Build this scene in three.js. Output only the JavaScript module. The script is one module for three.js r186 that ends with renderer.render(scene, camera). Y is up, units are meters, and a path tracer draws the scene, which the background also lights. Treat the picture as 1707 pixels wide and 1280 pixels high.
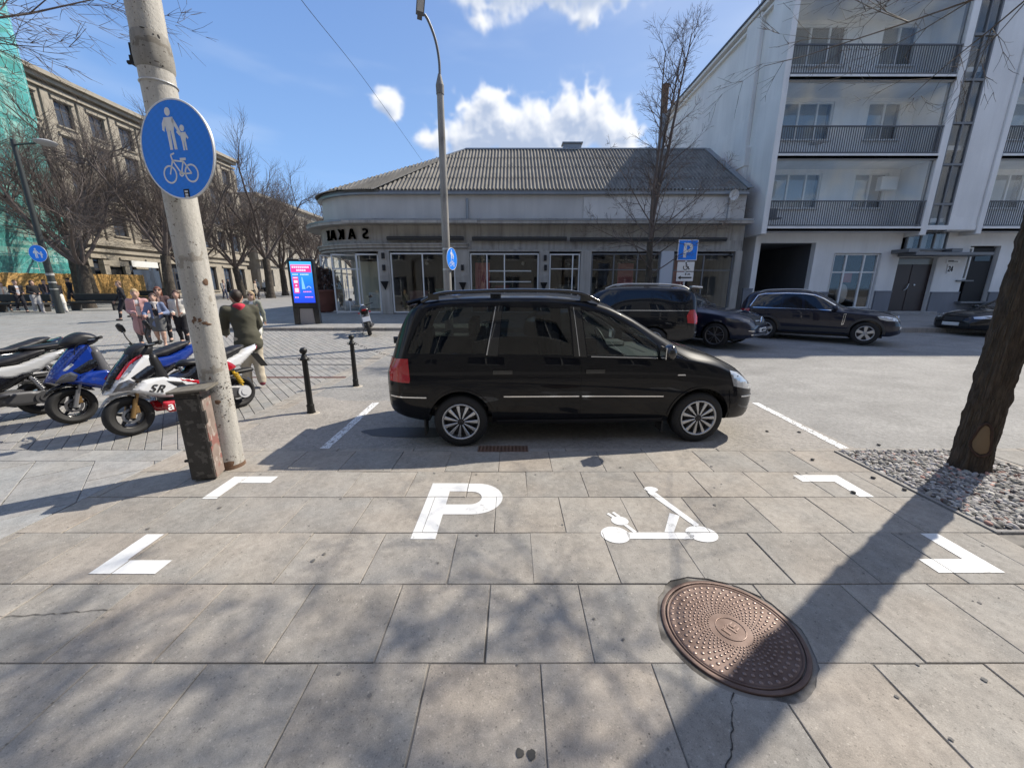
import * as THREE from 'three';
import { mergeGeometries, mergeVertices } from 'three/addons/utils/BufferGeometryUtils.js';
import { Brush, Evaluator, SUBTRACTION } from 'three-bvh-csg';
import { MeshBVH } from 'three-mesh-bvh';
import { FontLoader } from 'three/addons/loaders/FontLoader.js';
import { TextGeometry } from 'three/addons/geometries/TextGeometry.js';

// ---------------------------------------------------------------- camera, sky, sun, exposure
const scene = new THREE.Scene();
const camera = new THREE.PerspectiveCamera(89.91, 1024 / 767, 0.05, 1500);
camera.position.set(0, 1.74, 0);
camera.rotation.set(-13.85 * Math.PI / 180, 0, 0);
scene.add(camera);
const renderer = new THREE.WebGLRenderer({ antialias: true });
renderer.setSize(1024, 767);
renderer.toneMapping = THREE.LinearToneMapping;
renderer.toneMappingExposure = 1.2;
renderer.shadowMap.enabled = true;
const SUN = new THREE.Vector3(0.608, 0.695, -0.384).normalize();
const sun = new THREE.DirectionalLight(new THREE.Color(1, 0.925, 0.80), 5.0);
sun.position.copy(SUN).multiplyScalar(90); sun.castShadow = true;
Object.assign(sun.shadow.camera, { left: -60, right: 60, top: 60, bottom: -60, near: 1, far: 220 });
sun.shadow.mapSize.set(4096, 4096); sun.shadow.radius = 1;
scene.add(sun, sun.target);

// ---------------------------------------------------------------- noise
function rng(s) { return () => { s |= 0; s = s + 0x6D2B79F5 | 0; let t = Math.imul(s ^ s >>> 15, 1 | s); t = t + Math.imul(t ^ t >>> 7, 61 | t) ^ t; return ((t ^ t >>> 14) >>> 0) / 4294967296; }; }
const hash = (x, y, s) => { let h = Math.imul(x, 374761393) ^ Math.imul(y, 668265263) ^ Math.imul(s, 2147483647 ^ 977); h = Math.imul(h ^ h >>> 13, 1274126177); return ((h ^ h >>> 16) >>> 0) / 4294967296; };
function vn(x, y, p, s) { // value noise, period p (0 = none)
  const xi = Math.floor(x), yi = Math.floor(y), fx = x - xi, fy = y - yi;
  const u = fx * fx * (3 - 2 * fx), v = fy * fy * (3 - 2 * fy), m = (a) => p ? ((a % p) + p) % p : a;
  const a = hash(m(xi), m(yi), s), b = hash(m(xi + 1), m(yi), s), c = hash(m(xi), m(yi + 1), s), d = hash(m(xi + 1), m(yi + 1), s);
  return a + (b - a) * u + (c - a) * v + (a - b - c + d) * u * v;
}
function fbm(x, y, p, s, n = 4) { let a = 0, w = .5, t = 0; for (let i = 0; i < n; i++) { a += w * vn(x, y, p, s + i); t += w; w *= .5; x *= 2; y *= 2; p *= 2; } return a / t; }
const sstep = (a, b, x) => { const t = Math.min(1, Math.max(0, (x - a) / (b - a))); return t * t * (3 - 2 * t); };
const lerp = (a, b, t) => a + (b - a) * t, clamp = (x, a, b) => Math.min(b, Math.max(a, x));

// ---------------------------------------------------------------- sky: air and clouds, seen and lighting
{
  const W = 2048, H = 1024, d = new Float32Array(W * H * 4);
  // cumulus in view: azimuth right of forward, elevation, radii (degrees)
  const blobs = [[2, 20, 9, 2.8], [-4, 20.8, 4.5, 2.9], [9, 21.8, 4, 3.0], [12.5, 19.6, 3.5, 2.8], [-8, 18.4, 3.5, 1.9], [-2.5, 22.6, 2.2, 1.8], [4, 17.8, 11, 2.4], [-11, 18.2, 1.6, .9], [14.5, 18, 3, 2.2],
    [-15.8, 21.6, 2.0, 1.5, 1.3], [-15.0, 20.3, 1.2, 1.1, .9],
    [5, 33, 10, 3.2], [-2.5, 32, 4.5, 2.3], [10, 32.2, 6, 2.9], [15, 33.5, 7, 3], [-3.4, 29.3, 2.2, 1.0, .7], [9.5, 29.4, 2.2, 1.0, .8], [5, 37, 13, 4]];
  const rad = Math.PI / 180;
  const density = (az, e) => { let sum = 0; for (const [ba, be, ra, re, am = 1] of blobs) { const q = ((az - ba) / ra) ** 2 + ((e - be) / re) ** 2; if (q < 6) sum += am * Math.exp(-q * 1.5); } let den = sum > 0 ? Math.min(sum, 1.5) - .52 : -9;
    if (Math.abs(az) > 62 && e > 6) { const f = fbm(az * .045 + 40, e * .085 + 9, 0, 71, 4); den = Math.max(den, (f - .56) * 3.2 * sstep(62, 80, Math.abs(az))); } return den; }; // cumulus goes on round the rest of the sky
  const body = (az, e, den) => { const wx = (fbm(az * .5 + 60, e * .6 + 20, 0, 23, 3) - .5) * 2.4, wy = (fbm(az * .5 + 90, e * .6 + 70, 0, 29, 3) - .5) * 2; let q = 0, w = .5, tt = 0, x = (az + wx) * .36 + 100, y = (e + wy) * .45 + 50; for (let k = 0; k < 6; k++) { q += w * (1 - Math.abs(2 * vn(x, y, 0, 11 + k) - 1)); tt += w; w *= .56; x *= 2.03; y *= 2.03; } return den * .9 + (q / tt - .5) * 1.5 + (fbm(az * .22 + 30, e * .3 + 80, 0, 37, 3) - .5) * .45; };
  for (let j = 0; j < H; j++) for (let i = 0; i < W; i++) {
    const th = ((i + .5) / W - .5) * 2 * Math.PI, el = ((j + .5) / H - .5) * Math.PI;
    const ce = Math.cos(el), dx = Math.cos(th) * ce, dz = Math.sin(th) * ce, dy = Math.sin(el);
    const az = Math.atan2(dx, -dz) / rad, e = el / rad;
    const cs = clamp(dx * SUN.x + dy * SUN.y + dz * SUN.z, -1, 1), g = Math.acos(cs) / rad;
    const up = Math.max(0, dy), k = Math.pow(1 - up, 2.1);
    let r = lerp(.045, .36, k), gg = lerp(.155, .62, k), b = lerp(.48, 1.0, k);
    const glow = Math.exp(-g / 26); r += .62 * glow; gg += .55 * glow; b += .36 * glow;
    const far = sstep(70, 170, g) * .25; r *= 1 - far; gg *= 1 - far * .8; b *= 1 - far * .5;
    // clouds: density, then shade from how much cloud lies towards the sun
    let den = density(az, e);
    if (den > -1.2) {
    const c = body(az, e, den), a = Math.pow(sstep(-.04, .62, c), .85) * sstep(-.5, -.08, den);
    const c2 = a > 0 ? body(az + .9, e + 1.3, density(az + .9, e + 1.3)) : 0, c3 = a > 0 ? body(az + .35, e + .5, density(az + .35, e + .5)) : 0;
    const sh = clamp(sstep(-.1, 1.4, c2) * .85 + (c3 - c) * .75 + .14 * sstep(.2, 1, c), 0, 1);
    const cr = lerp(.84, .40, sh), cg = lerp(.86, .48, sh), cb = lerp(.90, .64, sh);
    r = lerp(r, cr, a); gg = lerp(gg, cg, a); b = lerp(b, cb, a); }
    const wisp = sstep(.55, .8, fbm(az * .06 + 3, e * .3 + 5, 0, 55, 5)) * .10 * sstep(4, 14, e) * sstep(50, 20, e);
    r = lerp(r, .9, wisp); gg = lerp(gg, .95, wisp); b = lerp(b, 1, wisp);
    if (e < 0) { const q = sstep(0, -6, e); r = lerp(r, .22, q); gg = lerp(gg, .21, q); b = lerp(b, .20, q); }
    const o = (j * W + i) * 4; d[o] = r; d[o + 1] = gg; d[o + 2] = b; d[o + 3] = 1;
  }
  const t = new THREE.DataTexture(d, W, H, THREE.RGBAFormat, THREE.FloatType);
  t.mapping = THREE.EquirectangularReflectionMapping; t.magFilter = t.minFilter = THREE.LinearFilter; t.wrapS = THREE.RepeatWrapping; t.colorSpace = THREE.LinearSRGBColorSpace; t.needsUpdate = true;
  scene.background = t; scene.environment = t;
}

// ---------------------------------------------------------------- textures and materials
const enc = (v) => { v = clamp(v, 0, 1); return Math.round(255 * (v <= .0031308 ? v * 12.92 : 1.055 * Math.pow(v, 1 / 2.4) - .055)); };
function tex(n, fn, srgb = true) { // fn(u,v) -> [r,g,b] or grey; u,v in 0..1, tileable by the caller
  const d = new Uint8Array(n * n * 4);
  for (let j = 0; j < n; j++) for (let i = 0; i < n; i++) {
    let c = fn(i / n, j / n); if (typeof c === 'number') c = [c, c, c];
    const o = (j * n + i) * 4;
    for (let k = 0; k < 3; k++) d[o + k] = srgb ? enc(c[k]) : clamp(Math.round(c[k] * 255), 0, 255);
    d[o + 3] = 255;
  }
  const t = new THREE.DataTexture(d, n, n); t.wrapS = t.wrapT = THREE.RepeatWrapping; t.magFilter = THREE.LinearFilter; t.minFilter = THREE.LinearMipmapLinearFilter; t.generateMipmaps = true;
  t.colorSpace = srgb ? THREE.SRGBColorSpace : THREE.NoColorSpace; t.needsUpdate = true; return t;
}
function M(c, rough = .8, o = {}) { // c linear rgb; o.m = metres one texture tile covers
  const { m, ...rest } = o; const K = (o.clearcoat !== undefined || o.transmission !== undefined || o.sheen !== undefined || o.ior !== undefined || o.specularIntensity !== undefined) ? THREE.MeshPhysicalMaterial : THREE.MeshStandardMaterial;
  const q = new K({ roughness: rough, side: THREE.DoubleSide, ...rest }); q.color.setRGB(c[0], c[1], c[2]); q.userData.m = m || 0; return q;
}
const speck = (u, v, n, s) => hash(Math.floor(u * n), Math.floor(v * n), s);
// concrete slab: fine aggregate, pale chips, faint blotches
const T_slab = tex(1024, (u, v) => {
  const f = fbm(u * 6, v * 6, 6, 3, 5), f2 = fbm(u * 40, v * 40, 40, 9, 3), s = speck(u, v, 512, 5), s2 = speck(u, v, 256, 8), s3 = speck(u, v, 170, 12);
  let k = .74 + (f - .5) * .26 + (f2 - .5) * .28 + (s - .5) * .22; let w = 0;
  if (s2 > .985) k += .18; if (s2 < .02) k -= .2; if (s3 > .9965) { k += .3; } if (s3 < .004) k -= .26;
  const warm = (fbm(u * 5 + 9, v * 5, 5, 21, 3) - .5) * .07;
  return [k * (1 + warm), k, k * (1 - warm)];
});
const T_slabB = tex(512, (u, v) => .5 + (fbm(u * 64, v * 64, 64, 4, 3) - .5) * .6 + (speck(u, v, 256, 6) - .5) * .3, false);
const T_asph = tex(1024, (u, v) => {
  const f = fbm(u * 5, v * 5, 5, 31, 5), f2 = fbm(u * 60, v * 60, 60, 33, 2), s = speck(u, v, 512, 35), s2 = speck(u, v, 300, 36);
  let k = .72 + (f - .5) * .24 + (f2 - .5) * .3 + (s - .5) * .26; if (s2 > .97) k += .22; if (s2 < .05) k -= .22;
  return [k * 1.01, k, k * .985];
});
const T_asphB = tex(512, (u, v) => .5 + (fbm(u * 70, v * 70, 70, 44, 2) - .5) + (speck(u, v, 256, 46) - .5) * .5, false);
const T_plaster = tex(512, (u, v) => { // rendered wall with faint streaks and dirt
  const f = fbm(u * 4, v * 4, 4, 51, 5), st = fbm(u * 24, v * 2, 24, 52, 4), g = speck(u, v, 512, 53);
  const k = .80 + (f - .5) * .16 + (st - .5) * .14 + (g - .5) * .07; return [k, k, k * .995];
});
const T_grime = tex(512, (u, v) => { // stained, streaked old render
  const f = fbm(u * 5, v * 5, 5, 61, 5), st = fbm(u * 40, v * 3, 40, 62, 4), st2 = sstep(.55, .8, fbm(u * 30, v * 2, 30, 66, 3)), g = speck(u, v, 512, 63), bl = sstep(.6, .75, fbm(u * 9, v * 9, 9, 65, 4));
  const k = .74 + (f - .5) * .3 + (st - .5) * .3 - st2 * .16 + (g - .5) * .08 - bl * .1; return [k * 1.01, k, k * .97];
});
const T_bark = tex(512, (u, v) => {
  const a = fbm(u * 22, v * 4, 22, 71, 5), b = fbm(u * 8, v * 8, 8, 72, 4), r = Math.abs(a - .5) * 2, g = speck(u, v, 512, 74);
  const k = .42 + r * .7 + (b - .5) * .35 + (g - .5) * .12; return [k, k * .93, k * .84];
});
const T_barkB = tex(512, (u, v) => Math.abs(fbm(u * 22, v * 4, 22, 71, 5) - .5) * 2, false);
const T_stone = tex(512, (u, v) => {
  const f = fbm(u * 6, v * 6, 6, 81, 5), s = speck(u, v, 256, 82), st = fbm(u * 20, v * 2, 20, 83, 3);
  const k = .74 + (f - .5) * .34 + (s - .5) * .16 + (st - .5) * .16; return [k * 1.02, k, k * .94];
});
const T_polepaint = tex(1024, (u, v) => { // whitish paint, pitted, rusty flakes in a few bands
  const f = fbm(u * 6, v * 6, 6, 91, 5), st = fbm(u * 26, v * 2, 26, 96, 4), p = fbm(u * 70, v * 70, 70, 92, 2), s = speck(u, v, 256, 93);
  let k = .80 + (f - .5) * .28 + (st - .5) * .34 + (p - .5) * .15; let c = [k, k * .985, k * .95];
  const pit = fbm(u * 60, v * 60, 60, 94, 2), zone = sstep(.45, .62, fbm(u * 3, v * 3, 3, 98, 4)); if (pit > .84 - zone * .06 || s > .9985) { c = [k * .42, k * .37, k * .33]; }
  const fl = sstep(.69, .74, fbm(u * 9, v * 9, 9, 97, 5)); c = [lerp(c[0], k * .72, fl), lerp(c[1], k * .68, fl), lerp(c[2], k * .62, fl)];
  return c;
});
const T_ply = tex(512, (u, v) => { // oriented strand board
  const a = fbm(u * 10 + fbm(u * 5, v * 5, 5, 111, 2), v * 26, 0, 112, 3), b = fbm(u * 30, v * 12, 30, 113, 3), c = speck(u, v, 90, 114);
  const k = .62 + (a - .5) * .7 + (b - .5) * .6 + (c - .5) * .3; return [k, k * .86, k * .62];
});
// ---------------------------------------------------------------- scene helpers
const used = {};
function numbered(n) { const k = used[n] = (used[n] ?? -1) + 1; return k ? `${n}_${String(k).padStart(3, '0')}` : n; }
function tag(o, label, category, group) { o.userData.label = label; o.userData.category = category; if (group) o.userData.group = group; return o; }
function shade(o) { o.traverse((q) => { if (q.isMesh) { q.castShadow = true; q.receiveShadow = true; } }); return o; }
// X right, Y up, D ahead of the camera
const V = (x, y, d) => new THREE.Vector3(x, y, -d);
const V3 = (x, y, z) => new THREE.Vector3(x, y, z);
const G = (D) => D < 8 ? 0 : D < 20 ? .0033 * (D - 8) ** 2 : .475 + .02 * (D - 20);
const RD = -.08; // the carriageway lies this much below the pavement
const RL = (x) => RD * sstep(-3.4, -2.3, x); // and meets the plaza flush
function thing(name, label, category, pos = [0, 0, 0], turn = 0, group) {
  const o = new THREE.Group(); o.name = numbered(name); o.position.set(...pos); o.rotation.y = turn; tag(o, label, category, group); scene.add(o); return o;
}
function uvBox(g, m) { // planar uv by dominant normal, in tiles of m metres
  const p = g.attributes.position, n = g.attributes.normal, uv = new Float32Array(p.count * 2);
  for (let i = 0; i < p.count; i++) {
    const ax = Math.abs(n.getX(i)), ay = Math.abs(n.getY(i)), az = Math.abs(n.getZ(i)); let u, v;
    if (ay >= ax && ay >= az) { u = p.getX(i); v = p.getZ(i); } else if (ax > az) { u = p.getZ(i); v = p.getY(i); } else { u = p.getX(i); v = p.getY(i); }
    uv[2 * i] = u / m; uv[2 * i + 1] = v / m;
  }
  g.setAttribute('uv', new THREE.BufferAttribute(uv, 2)); return g;
}
const flat = (g) => { const q = g.index ? g.toNonIndexed() : g; for (const k of Object.keys(q.attributes)) if (!['position', 'normal', 'uv'].includes(k)) q.deleteAttribute(k); if (!q.attributes.normal) q.computeVertexNormals(); if (!q.attributes.uv) q.setAttribute('uv', new THREE.BufferAttribute(new Float32Array(q.attributes.position.count * 2), 2)); q.clearGroups(); return q; };
function merge(list) { list = list.flat(Infinity); return list.length === 1 ? flat(list[0]) : mergeGeometries(list.map(flat), false); }
function part(parent, name, geo, mat, keepUV) {
  if (Array.isArray(geo)) geo = merge(geo);
  if (mat.userData.m && !keepUV) uvBox(geo = flat(geo), mat.userData.m);
  const o = new THREE.Mesh(geo, mat); o.castShadow = o.receiveShadow = true;
  if (parent) { o.name = name; parent.add(o); } else { o.name = numbered(name); scene.add(o); }
  return o;
}
const struct = (name, geo, mat, keepUV) => { const o = part(null, name, geo, mat, keepUV); o.userData.kind = 'structure'; return o; };
const one = (name, geo, mat, label, category, group) => tag(part(null, name, geo, mat), label, category, group);
function xf(g, x = 0, y = 0, z = 0, rx = 0, ry = 0, rz = 0) { if (rx) g.rotateX(rx); if (ry) g.rotateY(ry); if (rz) g.rotateZ(rz); g.translate(x, y, z); return g; }
const box = (w, h, d, x = 0, y = 0, z = 0, rx, ry, rz) => xf(new THREE.BoxGeometry(w, h, d), x, y, z, rx, ry, rz);
const cyl = (r1, r2, h, n = 16, x = 0, y = 0, z = 0, rx, ry, rz) => xf(new THREE.CylinderGeometry(r2, r1, h, n), x, y, z, rx, ry, rz); // r1 bottom, r2 top
const sph = (r, x = 0, y = 0, z = 0, sx = 1, sy = 1, sz = 1, n = 14) => { const g = new THREE.SphereGeometry(r, n, Math.ceil(n * .7)); g.scale(sx, sy, sz); return xf(g, x, y, z); };
const tor = (R, r, x = 0, y = 0, z = 0, n = 32, m = 10) => xf(new THREE.TorusGeometry(R, r, m, n), x, y, z);
const lathe = (pts, n = 24) => new THREE.LatheGeometry(pts.map((p) => new THREE.Vector2(p[0], p[1])), n);
function cbox(w, h, d, x, y, z, b = .01, rx, ry, rz) { // box with chamfered edges
  const s = new THREE.Shape(); const a = w / 2 - b, c = h / 2 - b; s.moveTo(-a, -c); s.lineTo(a, -c); s.lineTo(a, c); s.lineTo(-a, c); s.closePath();
  const g = new THREE.ExtrudeGeometry(s, { depth: d - 2 * b, bevelEnabled: true, bevelSize: b, bevelThickness: b, bevelSegments: 1 }); g.translate(0, 0, -d / 2 + b); return xf(g, x, y, z, rx, ry, rz);
}
const Q = new THREE.Quaternion(), UP = V3(0, 1, 0);
function rod(a, b, r1, r2 = r1, n = 8) { const d = b.clone().sub(a), g = new THREE.CylinderGeometry(r2, r1, d.length(), n); g.applyQuaternion(Q.setFromUnitVectors(UP, d.clone().normalize())); const m = a.clone().add(b).multiplyScalar(.5); g.translate(m.x, m.y, m.z); return g; }
function bar(a, b, w, h) { const d = b.clone().sub(a), g = new THREE.BoxGeometry(w, d.length(), h); g.applyQuaternion(Q.setFromUnitVectors(UP, d.clone().normalize())); const m = a.clone().add(b).multiplyScalar(.5); g.translate(m.x, m.y, m.z); return g; }
const tube = (pts, r, n = 24, m = 8, closed = false) => new THREE.TubeGeometry(new THREE.CatmullRomCurve3(pts, closed), n, r, m, closed);
const shapeOf = (pts, holes = []) => { const s = new THREE.Shape(pts.map((p) => new THREE.Vector2(p[0], p[1]))); for (const h of holes) s.holes.push(new THREE.Path(h.map((p) => new THREE.Vector2(p[0], p[1])))); return s; };
function ext(pts, depth, bevel = 0, holes = [], seg = 1) { const g = new THREE.ExtrudeGeometry(shapeOf(pts, holes), { depth: Math.max(1e-4, depth - 2 * bevel), bevelEnabled: bevel > 0, bevelSize: bevel, bevelOffset: -bevel, bevelThickness: bevel, bevelSegments: seg, curveSegments: 16 }); g.translate(0, 0, -depth / 2 + bevel); return g; }
function clipPoly(poly, rect) { // convex clip of polygon by convex polygon (ccw in x,d)
  let out = poly;
  for (let i = 0; i < rect.length && out.length; i++) {
    const a = rect[i], b = rect[(i + 1) % rect.length], inp = out; out = [];
    const side = (p) => (b[0] - a[0]) * (p[1] - a[1]) - (b[1] - a[1]) * (p[0] - a[0]);
    for (let j = 0; j < inp.length; j++) {
      const p = inp[j], q = inp[(j + 1) % inp.length], sp = side(p), sq = side(q);
      if (sp >= 0) out.push(p);
      if ((sp > 0 && sq < 0) || (sp < 0 && sq > 0)) { const t = sp / (sp - sq); out.push([p[0] + (q[0] - p[0]) * t, p[1] + (q[1] - p[1]) * t]); }
    }
  }
  return out;
}
const area = (p) => { let a = 0; for (let i = 0; i < p.length; i++) { const q = p[(i + 1) % p.length]; a += p[i][0] * q[1] - p[i][1] * q[0]; } return a / 2; };
function insetConvex(p, e) { // ccw polygon moved inwards by e
  let out = p; for (let i = 0; i < p.length; i++) {
    const a = p[i], b = p[(i + 1) % p.length], dx = b[0] - a[0], dy = b[1] - a[1], l = Math.hypot(dx, dy) || 1, nx = -dy / l * e, ny = dx / l * e;
    const A = [a[0] + nx, a[1] + ny], B = [b[0] + nx, b[1] + ny], inp = out; out = []; const side = (q) => (B[0] - A[0]) * (q[1] - A[1]) - (B[1] - A[1]) * (q[0] - A[0]);
    for (let j = 0; j < inp.length; j++) { const q = inp[j], r = inp[(j + 1) % inp.length], sq = side(q), sr = side(r); if (sq >= 0) out.push(q); if ((sq > 0 && sr < 0) || (sq < 0 && sr > 0)) { const t = sq / (sq - sr); out.push([q[0] + (r[0] - q[0]) * t, q[1] + (r[1] - q[1]) * t]); } }
  } return out;
}
class Soup { // triangle soup
  constructor() { this.p = []; this.n = []; this.uv = []; }
  tri(a, b, c, ua, ub, uc, na, nb, nc) { const P = this.p; for (const v of [a, b, c]) P.push(v[0], v[1], v[2]);
    if (!na) { const ux = b[0] - a[0], uy = b[1] - a[1], uz = b[2] - a[2], vx = c[0] - a[0], vy = c[1] - a[1], vz = c[2] - a[2]; let x = uy * vz - uz * vy, y = uz * vx - ux * vz, z = ux * vy - uy * vx; const l = Math.hypot(x, y, z) || 1; na = nb = nc = [x / l, y / l, z / l]; }
    this.n.push(...na, ...nb, ...nc); this.uv.push(...(ua || [0, 0]), ...(ub || [0, 0]), ...(uc || [0, 0])); }
  geo() { const g = new THREE.BufferGeometry(); g.setAttribute('position', new THREE.Float32BufferAttribute(this.p, 3)); g.setAttribute('normal', new THREE.Float32BufferAttribute(this.n, 3)); g.setAttribute('uv', new THREE.Float32BufferAttribute(this.uv, 2)); return g; }
}
// a paving piece: convex polygon in (X, D), top at y(X,D), chamfered rim; uv offset o
function paver(S, poly, yf, h = .05, ch = .004, m = 2, o = [0, 0]) {
  const P = area(poly) < 0 ? poly.slice().reverse() : poly, I = insetConvex(P, ch); if (I.length < 3) return;
  const up = (p, dy) => [p[0], yf(p[0], p[1]) + dy, -p[1]], uv = (p) => [p[0] / m + o[0], p[1] / m + o[1]];
  for (let i = 1; i < I.length - 1; i++) S.tri(up(I[0], 0), up(I[i], 0), up(I[i + 1], 0), uv(I[0]), uv(I[i]), uv(I[i + 1]));
  const n = Math.min(P.length, I.length); if (I.length !== P.length) { for (let i = 0; i < I.length; i++) { const a = I[i], b = I[(i + 1) % I.length]; S.tri(up(a, 0), up(a, -h), up(b, -h), uv(a), uv(a), uv(b)); S.tri(up(a, 0), up(b, -h), up(b, 0), uv(a), uv(b), uv(b)); } return; }
  // pair rim vertices by nearness
  let k0 = 0, best = 1e9; P.forEach((p, k) => { const d = Math.hypot(p[0] - I[0][0], p[1] - I[0][1]); if (d < best) { best = d; k0 = k; } });
  for (let i = 0; i < n; i++) {
    const a = I[i], b = I[(i + 1) % n], c = P[(k0 + i) % n], d = P[(k0 + i + 1) % n];
    const A = up(a, 0), B = up(b, 0), C = up(c, -ch), Dd = up(d, -ch), E = up(c, -h), F = up(d, -h);
    S.tri(A, C, Dd, uv(a), uv(c), uv(d)); S.tri(A, Dd, B, uv(a), uv(d), uv(b)); S.tri(C, E, F, uv(c), uv(c), uv(d)); S.tri(C, F, Dd, uv(c), uv(d), uv(d));
  }
}
// a sheet over the terrain
function sheet(x0, x1, d0, d1, nx, nd, yf, m = 2) {
  const S = new Soup(), X = (i) => x0 + (x1 - x0) * i / nx, D = (j) => d0 + (d1 - d0) * j / nd, p = (x, d) => [x, yf(x, d), -d], u = (x, d) => [x / m, d / m];
  for (let i = 0; i < nx; i++) for (let j = 0; j < nd; j++) { const a = X(i), b = X(i + 1), c = D(j), d = D(j + 1); S.tri(p(a, c), p(b, c), p(b, d), u(a, c), u(b, c), u(b, d)); S.tri(p(a, c), p(b, d), p(a, d), u(a, c), u(b, d), u(a, d)); }
  return S.geo();
}
// ---------------------------------------------------------------- the ground
const m_slab = [[.41, .374, .327], [.378, .350, .312], [.425, .387, .338], [.366, .342, .308], [.395, .365, .325], [.415, .372, .322]].map((c) => M(c, .88, { map: T_slab, bumpMap: T_slabB, bumpScale: .0016 }));
const m_grey = [[.40, .395, .38], [.38, .375, .365], [.42, .41, .395]].map((c) => M(c, .88, { map: T_slab, bumpMap: T_slabB, bumpScale: .0016 }));
const m_pave = [[.38, .366, .342], [.36, .35, .33], [.405, .388, .36], [.385, .366, .345]].map((c) => M(c, .88, { map: T_slab, bumpMap: T_slabB, bumpScale: .0012 }));
const m_joint = M([.25, .23, .205], .95, { map: tex(512, (u, v) => { const f = fbm(u * 8, v * 8, 8, 161, 5), g = speck(u, v, 512, 163); const k = sstep(.38, .62, f); return .28 + .6 * k + (g - .5) * .2; }) });
const m_road = M([.375, .367, .353], .86, { vertexColors: true, map: T_asph, bumpMap: T_asphB, bumpScale: .004 });
const m_bay = M([.385, .36, .33], .87, { map: T_asph, bumpMap: T_asphB, bumpScale: .004 });
const m_far = M([.35, .34, .325], .88, { map: T_slab });
const m_kerb = M([.44, .42, .395], .85, { map: T_slab, m: 2, bumpMap: T_slabB, bumpScale: .0012 });
const m_white = M([.78, .78, .77], .65, { map: tex(1024, (u, v) => { const w = sstep(.62, .78, fbm(u * 14, v * 14, 14, 17, 4)), s = speck(u, v, 512, 4), d = fbm(u * 90, v * 90, 90, 9, 2); return .92 + (fbm(u * 30, v * 30, 30, 7, 3) - .5) * .12 - (s > .97 ? .2 : 0) - w * (d > .5 ? .3 : .08); }) });
const m_iron = M([.022, .022, .024], .45, { metalness: .3 });
// patches and tyre-polished bands in the asphalt, as colour of the stuff itself
function mottle(g) { const p = g.attributes.position, c = new Float32Array(p.count * 3); for (let i = 0; i < p.count; i++) { const x = p.getX(i), d = -p.getZ(i); let k = .92 + (fbm(x * .5 + 30, d * 1.4 + 30, 0, 201, 4) - .5) * .34 + (fbm(x * 2.2 + 9, d * 3 + 3, 0, 207, 3) - .5) * .2; const pt = fbm(x * .35 + 4, d * .5 + 8, 0, 211, 2); if (pt > .62) k -= .05; c[3 * i] = k * 1.0; c[3 * i + 1] = k; c[3 * i + 2] = k; } g.setAttribute('color', new THREE.BufferAttribute(c, 3)); return g; }
{
  // terrain out to the horizon, well under every paved surface
  const S = new Soup(), xs = [-700, -250, -120, -70, -45, -30, -20, -12, -3.4, 4, 12, 20, 35, 60, 120, 300, 700], ds = [-60, -10, 0, 4, 8, 9, 10, 11, 12, 13, 14, 15, 16, 17, 18, 19, 20, 24, 30, 45, 70, 110, 200, 500, 1200];
  const y = (d) => (d > 120 ? G(120) : G(d)) - .16;
  for (let i = 0; i + 1 < xs.length; i++) for (let j = 0; j + 1 < ds.length; j++) { const a = xs[i], b = xs[i + 1], c = ds[j], d = ds[j + 1], u = (x, q) => [x / 2, q / 2]; S.tri([a, y(c), -c], [b, y(c), -c], [b, y(d), -d], u(a, c), u(b, c), u(b, d)); S.tri([a, y(c), -c], [b, y(d), -d], [a, y(d), -d], u(a, c), u(b, d), u(a, d)); }
  struct('ground', S.geo(), m_far);
}
struct('road', mottle(mergeGeometries([sheet(-3.36, -2.2, 4.02, 15.1, 10, 60, (x, d) => G(d) + RL(x), 2), sheet(-2.2, 20, 4.02, 15.1, 150, 80, (x, d) => G(d) + RD, 2), sheet(20, 60, 4.02, 15.1, 20, 24, (x, d) => G(d) + RD, 2)])), m_road);
// the lighter, brownish bay where the van parks, worn edge
{
  const S = new Soup(), r = rng(5), N = 60, far = []; for (let i = 0; i <= N; i++) far.push(6.15 + (r() - .5) * .1 + Math.sin(i * .9) * .05);
  for (let i = 0; i < N; i++) { const a = -3.355 + 7.4 * i / N, b = -3.355 + 7.4 * (i + 1) / N, y = RL(a) + .004, yb = RL(b) + .004, u = (x, q) => [x / 2 + .3, q / 2 + .4]; S.tri([a, y, -4.03], [b, yb, -4.03], [b, yb, -far[i + 1]], u(a, 4.03), u(b, 4.03), u(b, far[i + 1])); S.tri([a, y, -4.03], [b, yb, -far[i + 1]], [a, y, -far[i]], u(a, 4.03), u(b, far[i + 1]), u(a, far[i])); }
  struct('parking_bay', S.geo(), m_bay);
  const oil = new Soup(), c = [-1.35, 4.72]; let prev = null; const pts = []; for (let i = 0; i < 26; i++) { const a = i / 26 * Math.PI * 2, k = .8 + .35 * fbm(Math.cos(a) * 2 + 5, Math.sin(a) * 2 + 5, 0, 3, 3); pts.push([c[0] + Math.cos(a) * .62 * k, c[1] + Math.sin(a) * .2 * k]); }
  for (let i = 0; i < 26; i++) { const a = pts[i], b = pts[(i + 1) % 26], y = RD + .008; oil.tri([c[0], y, -c[1]], [a[0], y, -a[1]], [b[0], y, -b[1]], [c[0], c[1]], a, b); }
  const o = one('oil_stain', oil.geo(), M([.09, .085, .08], .55, { map: T_asph }), 'dark oil stain on the asphalt behind the rear wheel of the van', 'stain'); o.userData.kind = 'structure';
}
struct('pavement_bed', sheet(-16, 16, -3, 3.97, 4, 4, () => -.007, 1), m_joint);
struct('plaza', sheet(-90, -3.36, 4.0, 110, 30, 60, (x, d) => G(d) - .012, 2), m_far);
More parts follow.
